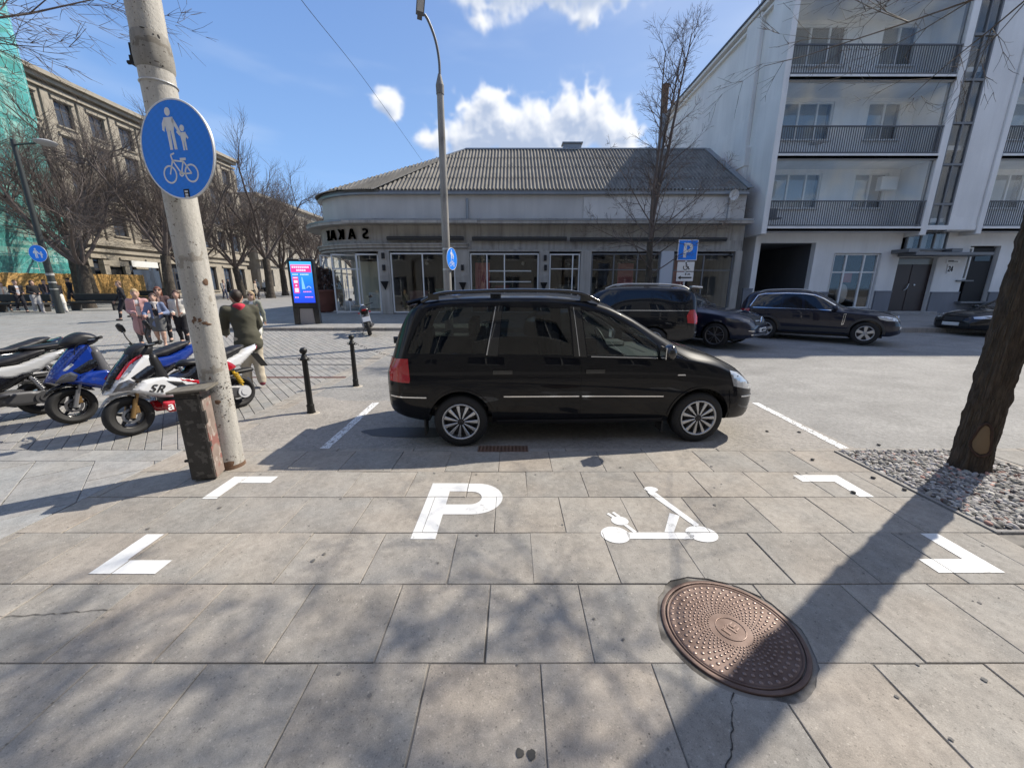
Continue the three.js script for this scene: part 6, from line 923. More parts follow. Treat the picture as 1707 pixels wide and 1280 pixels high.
// ---------------------------------------------------------------- street lamp in the middle
{
  const D = 12.5, t = thing('street_lamp', 'concrete street lamp post with a curved arm and flat head', 'street lamp', [-2.03, G(D) + RD, -D]); const c = M([.40, .385, .36], .85, { map: T_grime, m: 1.5 }), st = M([.16, .16, .165], .5, { metalness: .5 });
  part(t, 'post', cyl(.135, .095, 7.2, 20, 0, 3.6, 0), c); part(t, 'cap', [cyl(.11, .115, .22, 20, 0, 7.2, 0), cyl(.115, .04, .28, 20, 0, 7.45, 0)], M([.26, .25, .24], .7, { map: T_grime, m: 1 })); part(t, 'arm', tube([V3(0, 7.3, 0), V3(.01, 7.9, .03), V3(-.06, 8.35, .14), V3(-.2, 8.68, .3), V3(-.27, 8.76, .38)], .035, 30, 8), st);
  const h = part(t, 'lamp_head', [cbox(.26, .07, .62, 0, 0, 0, .025), cbox(.16, .05, .2, 0, 0, -.36, .02)], st); h.position.set(-.33, 8.84, .56); h.rotation.set(-.35, .3, 0); h.scale.setScalar(.8); part(h, 'lens', box(.2, .01, .4, 0, -.037, .06), M([.55, .56, .58], .2)); part(t, 'band', [cyl(.128, .128, .05, 20, 0, 2.35, 0), cyl(.125, .125, .05, 20, 0, 2.95, 0)], m_alu);
  const s = thing('round_cycle_sign', 'small round blue sign seen edge-on, fixed to the concrete lamp post', 'sign', [-1.86, G(D) + RD + 2.66, -D + .02], 1.22); roundSign(s, .33, [...figAdult(-.08, .42, .82), ...figChild(.24, .20, .5), ...bike()]); part(s, 'bracket', [box(.05, .05, .14, 0, .12, -.08), box(.05, .05, .14, 0, -.12, -.08)], m_alu);
}
// ---------------------------------------------------------------- parking sign
{
  const D = 13.5, X = 5.86, t = thing('parking_sign', 'square blue parking sign over wheelchair and arrow plates on a post', 'sign', [X, G(D) + RD, -D]);
  part(t, 'post', cyl(.03, .03, 3.15, 12, 0, 1.57, -.04), m_alu); const b = part(t, 'blue_plate', cbox(.66, .66, .012, 0, 2.98, 0, .004), m_signw); part(b, 'blue_face', box(.61, .61, .004, 0, 2.98, .008), m_blue); { const g = text('P', .47, .003); const p = part(b, 'letter', g, m_signw); p.position.set(.01, 2.98, .0105); }
  const w = part(t, 'wheelchair_plate', cbox(.57, .30, .012, -.01, 2.46, 0, .004), m_signw); part(w, 'wheelchair_symbol', [new THREE.TorusGeometry(.072, .013, 6, 22, Math.PI * 1.35).rotateZ(2.5).translate(-.02, 2.43, .008), cyl(.025, .025, .006, 14, -.012, 2.573, .009, Math.PI / 2), box(.025, .10, .006, -.005, 2.50, .009, 0, 0, .1), box(.085, .022, .006, .035, 2.455, .009), box(.022, .085, .006, .085, 2.415, .009, 0, 0, .25), box(.05, .02, .006, .03, 2.50, .009), box(.05, .02, .006, .105, 2.375, .009, 0, 0, .2)], m_dark);
  const a = part(t, 'arrow_plate', cbox(.57, .30, .012, -.01, 2.13, 0, .004), m_signw); part(a, 'arrow', [ext([[-.24, 0], [-.14, .062], [-.14, .022], [.23, .022], [.23, -.022], [-.14, -.022], [-.14, -.062]], .006).translate(-.01, 2.10, .009)], m_dark); { const p = part(a, 'distance_text', text('8 m', .075, .003), m_dark); p.position.set(.07, 2.215, .0075); }
}
// ---------------------------------------------------------------- advertising screen
{
  const D = 16.3, t = thing('advert_screen', 'tall black advertising screen with a glowing pink and blue picture', 'advertising screen', [-8.55, G(D) + .1, -D], .22);
  const blk = M([.010, .010, .011], .3, { clearcoat: .6 });
  part(t, 'housing', cbox(.98, 1.95, .30, 0, 1.62, 0, .02), blk); part(t, 'foot', ext([[-.49, 0], [-.30, 0], [-.26, .66], [-.49, .66]], .30, .01), blk); part(t, 'foot', ext([[.49, 0], [.30, 0], [.26, .66], [.49, .66]], .30, .01), blk); part(t, 'foot_panel', ext([[-.29, 0], [.29, 0], [.25, .64], [-.25, .64]], .22, .005), M([.30, .27, .25], .5)); part(t, 'maker_mark', box(.08, .02, .004, 0, 2.55, .152), m_signw);
  const cv = document.createElement('canvas'); cv.width = 256; cv.height = 512; const c = cv.getContext('2d'); const gr = c.createLinearGradient(0, 0, 30, 512); gr.addColorStop(0, '#4fb6e8'); gr.addColorStop(.45, '#2b86e0'); gr.addColorStop(1, '#2547d8'); c.fillStyle = gr; c.fillRect(0, 0, 256, 512); c.fillStyle = '#e8408f'; c.fillRect(8, 36, 240, 96); c.fillStyle = '#ff9ccb'; c.fillRect(8, 36, 240, 10); c.fillStyle = '#ffd7ea';
  for (let k = 0; k < 9; k++) c.fillRect(22 + k * 23, 56, 17, 24); for (let k = 0; k < 5; k++) c.fillRect(72 + k * 23, 94, 17, 24); c.fillStyle = '#cfe6ff'; for (let k = 0; k < 4; k++) c.fillRect(20 + k * 17, 152, 13, 14); for (let k = 0; k < 6; k++) c.fillRect(112 + k * 17, 152, 13, 14); c.fillStyle = '#e0458f'; c.fillRect(16, 186, 66, 206); c.fillStyle = '#ffe0ee'; for (const [y, w, h] of [[194, 50, 12], [230, 44, 34], [286, 20, 20], [326, 44, 52]]) { c.fillRect(24 + (50 - w) / 2, y, w, h); } c.fillStyle = '#7fc0f5'; c.beginPath(); c.moveTo(112, 340); c.lineTo(122, 190); c.lineTo(132, 190); c.lineTo(156, 340); c.fill(); c.strokeStyle = '#a9c6ff'; c.lineWidth = 8; c.beginPath(); c.arc(196, 330, 24, Math.PI, 2 * Math.PI); c.stroke(); c.fillStyle = '#ff8fc4'; for (let k = 0; k < 5; k++) c.fillRect(124 + k * 20, 366, 15, 14); for (let k = 0; k < 3; k++) c.fillRect(16 + k * 16, 436, 12, 16); for (let k = 0; k < 6; k++) c.fillRect(136 + k * 17, 434, 13, 12);
  const tx = new THREE.CanvasTexture(cv); tx.colorSpace = THREE.SRGBColorSpace; const sm = new THREE.MeshStandardMaterial({ map: tx, emissiveMap: tx, emissive: new THREE.Color(1, 1, 1), emissiveIntensity: .85, roughness: .2 }); sm.userData.m = 0;
  const sp = part(t, 'screen', new THREE.PlaneGeometry(.80, 1.62), sm, true); sp.position.set(0, 1.68, .153);
}
// ---------------------------------------------------------------- planter
{
  const D = 20.6, t = thing('terracotta_planter', 'big terracotta planter with a brown clipped shrub before the shop corner', 'planter', [-9.9, G(D) + .1, -D]); const tc = M([.22, .085, .06], .8, { map: T_slab, m: 1 });
  part(t, 'pot', lathe([[.50, 0], [.56, .02], [.66, .40], [.68, .42], [.68, .46], [.72, .70], [.74, .72], [.74, .76], [.78, .98], [.84, 1.0], [.85, 1.10], [.80, 1.12], [.74, 1.10], [.70, .95], [0, .92]], 36), tc);
  const S = new Soup(), r = rng(8); for (let i = 0; i < 3400; i++) { const a = r() * 6.3, h = r(), R = (.62 + .25 * Math.sin(h * 3)) * Math.sqrt(r()), x = Math.cos(a) * R, z = Math.sin(a) * R, y = .95 + h * 1.15, s = .2; const d = [(r() - .5) * s, (r() - .3) * s * 2, (r() - .5) * s], e = [(r() - .5) * s, (r() - .5) * s, (r() - .5) * s]; S.tri([x, y, z], [x + d[0], y + d[1], z + d[2]], [x + e[0], y + e[1], z + e[2]]); } const fo = part(t, 'shrub', S.geo(), M([.10, .062, .05], .9)); fo.userData.kind = 'stuff';
}
// ---------------------------------------------------------------- lamp on the left with the small round sign
{
  const D = 20.9, X = -24.2, y = G(D), t = thing('avenue_lamp', 'slim dark lamp post with a flat hanging head by the hoarding', 'street lamp', [X, y, -D]); const st = M([.03, .035, .034], .5);
  part(t, 'post', cyl(.16, .09, 8.3, 16, 0, 4.15, 0), st); part(t, 'stickers', [cyl(.162, .162, .12, 16, 0, 2.0, 0), cyl(.16, .158, .07, 16, 0, 1.6, 0), cyl(.163, .161, .05, 16, 0, 1.25, 0)], M([.5, .5, .48], .7, { map: T_grime, m: .3 })); part(t, 'arm', rod(V3(0, 8.05, 0), V3(1.75, 8.05, .3), .04), st); part(t, 'lamp_head', lathe([[0, .12], [.22, .10], [.40, .03], [.42, 0], [.30, -.10], [0, -.14]], 24).translate(1.9, 8.05, .32), M([.35, .35, .35], .5));
  const s = thing('round_walk_sign', 'round blue sign with adult and child on the slim dark post', 'sign', [X - .12, y + 3.02, -D + .17], .1); roundSign(s, .42, [...figAdult(-.2, .05, 1.15), ...figChild(.36, -.18, .75)]); part(s, 'bracket', box(.06, .06, .1, .1, 0, -.06), m_alu);
}
{ // overhead wire
  const g = tube([V(-4.3, 7.5, 8.6), V(-4.55, 7.8, 10), V(-5.1, 8.75, 15), V(-5.6, 9.5, 26.5)], .007, 40, 5); one('overhead_wire', g, m_dark, 'thin overhead wire sagging across the sky towards the corrugated roof', 'wire');
}
{ // benches and litter bin by the hoarding
  const wood = M([.03, .028, .026], .7); for (const [x, d, n] of [[-27.4, 21.9, 0], [-24.6, 23.2, 1], [-27.5, 30.4, 2]]) { const t = thing('bench', ['long dark bench at the left edge behind the walkers', 'dark bench between the lamp post and the nearest tree', 'dark bench before the hoarding, right of the pale tree trunk'][n], 'bench', [x, G(d), -d], .1, 'dark benches before the hoarding'); part(t, 'seat', cbox(2.6, .12, .6, 0, .45, 0, .02), wood); part(t, 'backrest', cbox(2.6, .4, .1, 0, .75, -.28, .02), wood); for (const q of [-1, 1]) part(t, 'leg', cbox(.12, .42, .55, q * 1.1, .21, 0, .01), wood); }
  const b = thing('litter_bin', 'dark cylindrical litter bin beside the bench at the hoarding', 'bin', [-25.4, G(29), -29.3]); part(b, 'drum', cyl(.36, .40, 1.1, 20, 0, .55, 0), M([.06, .055, .05], .6)); part(b, 'rim', cyl(.42, .42, .08, 20, 0, 1.1, 0), wood);
}
// ---------------------------------------------------------------- bare trees
class Wood { // tapered segments, few sides each
  constructor() { this.p = []; this.n = []; this.uv = []; }
  seg(a, b, r1, r2, n) {
    const d = b.clone().sub(a), l = d.length(); if (l < 1e-5) return; d.divideScalar(l); const u = Math.abs(d.y) < .9 ? V3(0, 1, 0).cross(d).normalize() : V3(1, 0, 0).cross(d).normalize(), v = d.clone().cross(u);
    const ring = (c, r) => Array.from({ length: n }, (_, i) => { const q = i / n * Math.PI * 2; const nx = u.clone().multiplyScalar(Math.cos(q)).addScaledVector(v, Math.sin(q)); return [c.clone().addScaledVector(nx, r), nx]; }), A = ring(a, r1), B = ring(b, r2), per = 2 * Math.PI * Math.max(.05, r1);
    for (let i = 0; i < n; i++) { const j = (i + 1) % n, u0 = i / n * Math.max(1, Math.round(per / .8)), u1 = (i + 1) / n * Math.max(1, Math.round(per / .8)); for (const [q, uu, vv] of [[A[i], u0, a.y], [A[j], u1, a.y], [B[j], u1, b.y], [A[i], u0, a.y], [B[j], u1, b.y], [B[i], u0, b.y]]) { this.p.push(q[0].x, q[0].y, q[0].z); this.n.push(q[1].x, q[1].y, q[1].z); this.uv.push(uu, vv); } }
  }
  geo() { const g = new THREE.BufferGeometry(); g.setAttribute('position', new THREE.Float32BufferAttribute(this.p, 3)); g.setAttribute('normal', new THREE.Float32BufferAttribute(this.n, 3)); g.setAttribute('uv', new THREE.Float32BufferAttribute(this.uv, 2)); return g; }
}
const rdir = (r) => { const a = r() * 6.2832, z = r() * 2 - 1, q = Math.sqrt(1 - z * z); return V3(q * Math.cos(a), z, q * Math.sin(a)); };
// grow one axis and its side shoots; o: per-depth settings
function grow(W, r, p, d, len, rad, depth, o) {
  const n = Math.max(2, Math.round(len / (o.step[depth] || .25))), sides = rad > .08 ? 12 : rad > .03 ? 7 : rad > .012 ? 5 : 3; let a = p.clone(), dir = d.clone(); const tip = o.tip[depth] ?? .25;
  for (let i = 0; i < n; i++) {
    dir.addScaledVector(rdir(r), o.wob[depth]).addScaledVector(UP, o.lift[depth] * len / n).normalize();
    const b = a.clone().addScaledVector(dir, len / n), t0 = i / n, t1 = (i + 1) / n, r0 = rad * lerp(1, tip, t0), r1 = rad * lerp(1, tip, t1); W.seg(a, b, r0, r1, sides);
    if (depth < o.max && t1 > (o.from[depth] || 0)) { let k = o.kids[depth] / n; while (k > 0) { if (r() < k) { const side = rdir(r); side.addScaledVector(dir, -side.dot(dir)).normalize(); const an = (o.ang[depth] + (r() - .5) * o.spread) ; const nd = dir.clone().multiplyScalar(Math.cos(an)).addScaledVector(side, Math.sin(an)).normalize(); const kl = o.len[depth] * (.55 + .6 * r()) * lerp(1, o.taperLen ?? .55, t1); grow(W, r, b.clone(), nd, kl, Math.max(o.rmin, Math.min(r1 * .75, o.rad[depth] * (.7 + .5 * r()))), depth + 1, o); } k -= 1; } }
    a = b;
  }
  return [a, dir];
}
const m_bark = M([.13, .115, .10], .95, { map: T_bark, bumpMap: T_barkB, bumpScale: .012 }), m_twig = M([.125, .10, .088], .9), m_darkbark = M([.11, .09, .072], .95, { map: T_bark, bumpMap: T_barkB, bumpScale: .03 });
// pollarded avenue lime: knobbly limbs, dense shoots
function pollard(seed) {
  const r = rng(seed), T = new Wood(), C = new Wood(), h = 2.6 + r() * .6; let p = V3(0, -.2, 0), d = V3((r() - .5) * .12, 1, (r() - .5) * .12).normalize();
  for (let i = 0; i < 6; i++) { const q = p.clone().addScaledVector(d, (h + .2) / 6); d.addScaledVector(rdir(r), .06).normalize(); const w = (i === 0 ? .42 : .33) - i * .012; T.seg(p, q, w, i === 0 ? .34 : w - .01 + (r() - .5) * .03, 14); p = q; }
  const o = { step: [.35, .28, .25, .34], wob: [.13, .2, .16, .14], lift: [.16, .2, .22, .2], kids: [11, 11, 6, 0], ang: [.75, .6, .5, .5], spread: .6, len: [2.9, 1.7, .85], rad: [.042, .014, .008], rmin: .008, from: [.15, .1, .15], tip: [.4, .3, .35, .4], max: 3, taperLen: .8 };
  const n = 5 + Math.floor(r() * 2); for (let k = 0; k < n; k++) { const a = (k + r() * .5) / n * 6.283, e = .45 + r() * .5; const dd = V3(Math.cos(a) * Math.sin(e), Math.cos(e), Math.sin(a) * Math.sin(e)); grow(C, r, p.clone(), dd, 5.0 + r() * 2.6, .105 + r() * .035, 0, o); }
  return [T.geo(), C.geo()];
}
{
  const vars = [101, 202, 303].map(pollard);
  const spots = [[-27, 25, 0, 'knobbly bare tree nearest the lamp post with the round sign'], [-29.6, 27.2, 1, 'bare tree leaning behind the nearest one, before the hoarding'], [-24.6, 28.5, 2, 'bare tree with forked trunk left of the grey pole'], [-27, 33, 1, 'bare tree just left of the grey pole, behind the walkers'], [-33, 31, 2, 'bare tree close to the green netting'], [-27, 39.5, 0, 'bare tree just right of the grey pole'], [-33, 41, 1, 'bare tree in front of the stone building corner'], [-24.5, 40, 2, 'bare tree left of the two people in white'], [-27, 47, 1, 'bare tree behind the two people in white'], [-23, 46, 0, 'bare tree left of the advertising screen'], [-27, 56, 2, 'bare tree in the far row behind the screen'], [-20.5, 52, 1, 'bare tree right of the advertising screen'], [-25, 66, 0, 'bare tree far down the avenue'], [-21, 64, 2, 'bare tree beside the shop corner, far off']];
  spots.forEach(([x, d, v, lab], i) => { const t = thing('pollarded_tree', lab, 'tree', [x, G(d), -d], i * 1.7, 'pollarded trees along the avenue'); part(t, 'trunk', vars[v][0], m_bark, true); part(t, 'crown', vars[v][1], m_twig, true); const k = .98 + (i * 37 % 10) * .024; t.scale.setScalar(k); });
}
{ // slim young tree among the parked cars
  const r = rng(61), T = new Wood(), C = new Wood(), D = 13.7, t = thing('young_tree', 'slim bare street tree with upright crown behind the parked cars', 'tree', [4.72, G(D) + RD, -D]);
  let p = V3(0, -.1, 0), d = V3(.0, 1, 0); for (let i = 0; i < 8; i++) { const q = p.clone().addScaledVector(d, .42); d.addScaledVector(rdir(r), .03).normalize(); T.seg(p, q, .125 - i * .003, .122 - i * .003, 12); p = q; }
  const o = { step: [.3, .25, .18, .15], wob: [.07, .12, .14, .14], lift: [.10, .07, .08, .1], kids: [9, 7, 4, 0], ang: [.7, .6, .55, .5], spread: .5, len: [1.5, .7, .34], rad: [.018, .0075, .005], rmin: .004, from: [.2, .15, .1], tip: [.22, .3, .4, .5], max: 3, taperLen: .5 };
  for (const [a, e, L, R] of [[.4, .07, 5.8, .075], [2.4, .16, 5.3, .06], [4.6, .13, 5.5, .06]]) grow(C, r, p.clone().add(V3(0, .1, 0)), V3(Math.cos(a) * Math.sin(e), Math.cos(e), Math.sin(a) * Math.sin(e)), L, R, 0, { ...o, kids: [22, 8, 4, 0] });
  for (let k = 0; k < 11; k++) { const a = k * 2.4, y = 2.2 + k * .17, e = .85 + r() * .3; grow(C, r, V3(0, y, 0), V3(Math.cos(a) * Math.sin(e), Math.cos(e), Math.sin(a) * Math.sin(e)), 2.1 + r() * .8, .022, 0, { ...o, kids: [9, 6, 3, 0], len: [1.0, .5, .28] }); }
  part(t, 'trunk', T.geo(), m_bark, true); part(t, 'crown', C.geo(), m_twig, true);
}
{ // the big tree on the right: bark relief on the trunk, low boughs reaching into the picture
  const r = rng(33), X = 4.55, D = 3.52, t = thing('big_tree', 'thick dark tree trunk with a pale healed scar standing in the gravel bed', 'tree', [X, 0, -D]);
  const g = new THREE.CylinderGeometry(.115, .135, 5.0, 72, 200, true), p = g.attributes.position, uv = g.attributes.uv;
  for (let i = 0; i < p.count; i++) { const y = p.getY(i) + 2.5, a = Math.atan2(p.getZ(i), p.getX(i)), flare = 1 + .22 * Math.exp(-y / .10), ridge = Math.abs(fbm((a + 3.1416) * 7.0, y * 5 + 20, 44, 71, 3) - .5) * .072, big = (fbm(Math.cos(a) * 1.3 + 4, y * .9 + Math.sin(a) * 1.3, 0, 17, 3) - .5) * .07; let k = flare + big * 1.2; const R = Math.hypot(p.getX(i), p.getZ(i)) * k - .012 + ridge * 1.0 + .5 * (fbm(a * 14, y * 26, 0, 7, 2) - .5) * .014; p.setX(i, Math.cos(a) * R); p.setZ(i, Math.sin(a) * R); uv.setXY(i, uv.getX(i) * 2, y / .8); }
  g.computeVertexNormals(); g.translate(0, 2.45, 0); const tr = part(t, 'trunk', g, m_darkbark, true);
  // healed scar with its swollen rim, facing the pavement
  const sc = []; { const S = new Soup(), n = 26, an = 2.23; const P = (q, k, e) => { const nz = .8 + .45 * fbm(Math.cos(q) * 1.6 + 7, Math.sin(q) * 1.6 + 7, 0, 5, 3), w = Math.cos(q) * .054 * k * nz * (1 - .4 * Math.sin(q)), h = Math.sin(q) * .135 * k * nz, a = an + w / .14, R = .128 + e; return [Math.cos(a) * R, .36 + h + w * .3, Math.sin(a) * R]; }; for (let i = 0; i < n; i++) { const a = i / n * 6.283, b = (i + 1) / n * 6.283; S.tri(P(0, 0, .022), P(a, .6, .021), P(b, .6, .021)); S.tri(P(a, .6, .021), P(a, .97, .016), P(b, .97, .016)); S.tri(P(a, .6, .021), P(b, .97, .016), P(b, .6, .021)); } part(t, 'pale_scar', S.geo(), M([.36, .27, .17], .85, { map: T_bark })); const pts = []; for (let i = 0; i < 18; i++) pts.push(new THREE.Vector3(...P(i / 18 * 6.283, 1.12, .016))); part(t, 'scar_rim', tube(pts, .012, 60, 8, true), M([.085, .05, .038], .9, { map: T_bark })); }
  const C = new Wood(), o = { step: [.4, .3, .2, .16], wob: [.10, .14, .16, .16], lift: [.05, .03, .02, .02], kids: [10, 9, 7, 0], ang: [.75, .7, .6, .5], spread: .6, len: [2.3, 1.1, .5], rad: [.026, .011, .006], rmin: .0035, from: [.2, .1, .1], tip: [.3, .25, .3, .5], max: 3, taperLen: .6 };
  const top = V3(0, 4.85, 0); grow(C, r, top.clone(), V3(-.06, 1, .02).normalize(), 5.6, .085, 0, { ...o, wob: [.04, .14, .16, .16] });
  for (let k = 0; k < 18; k++) { const a = k * 2.4 + .6, y = 4.55 + k * .32, e = 1.0 - k * .03; grow(C, r, V3(-.02 * k * .3, y, 0), V3(Math.cos(a) * Math.sin(e), Math.cos(e), Math.sin(a) * Math.sin(e)), 3.0 - k * .1, .015, 0, { ...o, lift: [.07, .03, .02, .02], kids: [13, 10, 7, 0], len: [1.6, .9, .45], rad: [.014, .010, .0075], rmin: .006 }); }
  // low boughs (local x right, z towards the camera)
  const ol = { ...o, lift: [-.02, -.05, -.05, 0], kids: [8, 5, 3, 0], len: [1.0, .5, .25], rad: [.008, .005, .0035], rmin: .0026 };
  for (const [y, dx, dy, dz, L] of [[4.1, -.75, .18, -.55, 2.3], [4.5, -.25, .2, -.9, 2.6], [4.4, .3, .05, -.95, 2.4], [4.6, -.95, .25, -.15, 2.2]]) grow(C, r, V3(0, y, 0), V3(dx, dy, dz).normalize(), L, .012, 0, ol);
  part(t, 'crown', C.geo(), M([.10, .085, .075], .85), true);
}
{ // a tree standing out of the picture on the left: its twigs hang into the top corner and shade nothing in view
  const r = rng(88), t = thing('overhanging_tree', 'bare twigs of an off-picture tree hanging into the top left corner', 'tree', [-8.6, 0, -4.2]), T = new Wood(), C = new Wood(); T.seg(V3(0, -.1, 0), V3(0, 4.2, 0), .2, .15, 12);
  const o = { step: [.4, .3, .2, .16], wob: [.09, .13, .15, .16], lift: [.0, -.03, -.02, 0], kids: [9, 8, 5, 0], ang: [.7, .65, .6, .5], spread: .6, len: [1.5, .8, .4], rad: [.02, .009, .005], rmin: .0035, from: [.3, .1, .1], tip: [.25, .25, .3, .5], max: 3, taperLen: .6 };
  for (const [dx, dy, dz, L] of [[.9, .32, -.25, 4.1], [.85, .42, -.5, 4.0], [.7, .6, -.6, 4], [-.8, .5, .3, 3]]) grow(C, r, V3(0, 4.0, 0), V3(dx, dy, dz).normalize(), L, .03, 0, o);
  part(t, 'trunk', T.geo(), m_bark, true); part(t, 'crown', C.geo(), m_twig, true);
}
// ---------------------------------------------------------------- scooters and motorbike
function distPoly(x, y, P) { let m = 1e9; for (let i = 0; i < P.length; i++) { const a = P[i], b = P[(i + 1) % P.length], dx = b[0] - a[0], dy = b[1] - a[1], t = clamp(((x - a[0]) * dx + (y - a[1]) * dy) / (dx * dx + dy * dy), 0, 1); m = Math.min(m, Math.hypot(x - a[0] - t * dx, y - a[1] - t * dy)); } return m; }
function smoothPoly(P, n = 4) { const c = new THREE.CatmullRomCurve3(P.map(([x, y]) => V3(x, y, 0)), true, 'catmullrom', .35); return c.getPoints(P.length * n).slice(0, -1).map((v) => [v.x, v.y]); }
// a closed rounded panel: outline in side view, half thickness t, rolled edge of width w; zc = centre offset
function puff(P, t, w = .05, zc = 0, sm = true, step = .03) {
  let Q = sm ? smoothPoly(P) : P; if (area(Q) < 0) Q = Q.slice().reverse(); const S = new Soup(); let x0 = 1e9, x1 = -1e9, y0 = 1e9, y1 = -1e9; for (const [x, y] of Q) { x0 = Math.min(x0, x); x1 = Math.max(x1, x); y0 = Math.min(y0, y); y1 = Math.max(y1, y); }
  const st = Math.max(step, Math.max(x1 - x0, y1 - y0) / 26), nx = Math.max(2, Math.ceil((x1 - x0) / st)), ny = Math.max(2, Math.ceil((y1 - y0) / st)), z = (p) => { const d = Math.min(1, distPoly(p[0], p[1], Q) / w); return t * (.12 + .88 * Math.sqrt(Math.max(0, 1 - (1 - d) ** 2))); };
  for (let i = 0; i < nx; i++) for (let j = 0; j < ny; j++) { const a = lerp(x0, x1, i / nx), b = lerp(x0, x1, (i + 1) / nx), c = lerp(y0, y1, j / ny), d = lerp(y0, y1, (j + 1) / ny); let q = clipPoly(Q, [[a, c], [b, c], [b, d], [a, d]]); q = q.filter((p, k) => { const r = q[(k + 1) % q.length]; return Math.hypot(p[0] - r[0], p[1] - r[1]) > 1e-5; }); if (q.length < 3) continue; for (const T of THREE.ShapeUtils.triangulateShape(q.map((p) => new THREE.Vector2(...p)), [])) { const [A, B, C] = T.map((k) => q[k]); S.tri([A[0], A[1], zc + z(A)], [B[0], B[1], zc + z(B)], [C[0], C[1], zc + z(C)]); S.tri([A[0], A[1], zc - z(A)], [C[0], C[1], zc - z(C)], [B[0], B[1], zc - z(B)]); } }
  for (let i = 0; i < Q.length; i++) { const a = Q[i], b = Q[(i + 1) % Q.length], e = t * .12; S.tri([a[0], a[1], zc + e], [a[0], a[1], zc - e], [b[0], b[1], zc - e]); S.tri([a[0], a[1], zc + e], [b[0], b[1], zc - e], [b[0], b[1], zc + e]); }
  const g = S.geo(); g.deleteAttribute('normal'); g.deleteAttribute('uv'); const m = mergeVertices(g, 1e-4); m.computeVertexNormals(); const o = m.toNonIndexed(); o.setAttribute('uv', new THREE.BufferAttribute(new Float32Array(o.attributes.position.count * 2), 2)); return o;
}
const gloss = (c, r = .18) => M(c, r, { clearcoat: .9, clearcoatRoughness: .05 });
const m_mblack = M([.014, .014, .016], .45), m_gblack = gloss([.008, .008, .010]), m_seat = M([.012, .012, .016], .55), m_gwhite = gloss([.72, .73, .75]), m_gred = gloss([.42, .008, .018]), m_steel = M([.45, .45, .46], .3, { metalness: .85 }), m_gold = M([.36, .22, .09], .35, { metalness: .7 }), m_case = M([.10, .10, .105], .45, { metalness: .5 });
function bikeWheel(t, x, R, w, rimMat, disc = true) {
  const g = new THREE.Group(); g.name = 'wheel'; g.position.set(x, R, 0); t.add(g); const pr = []; for (let i = 0; i <= 14; i++) { const a = -1.35 + 2.7 * i / 14; pr.push([R - w * .46 + w * .46 * Math.cos(a), Math.sin(a) * w * .5]); } pr.push([R - w * .78, w * .40], [R - w * .78, -w * .40], pr[0]);
  part(g, 'tyre', lathe(pr, 40).rotateX(Math.PI / 2), m_rubber); part(g, 'rim', [lathe([[R - w * .76, -w * .36], [R - w * .92, -w * .3], [R - w * .94, w * .3], [R - w * .76, w * .36]], 40).rotateX(Math.PI / 2)], rimMat);
  for (let k = 0; k < 5; k++) part(g, 'spoke', ext([[.03, -.022], [R - w * .9, -.013], [R - w * .9, .013], [.03, .022]], .034, .006).rotateZ(k * 1.2566 + .4), rimMat); part(g, 'hub', cyl(.04, .04, w * .9, 16, 0, 0, 0, Math.PI / 2), m_case); if (disc) for (const z of [-.055]) part(g, 'brake_disc', [xf(new THREE.RingGeometry(.06, .088, 32), 0, 0, z), tor(.088, .003, 0, 0, z, 32, 6)], m_gun); return g;
}
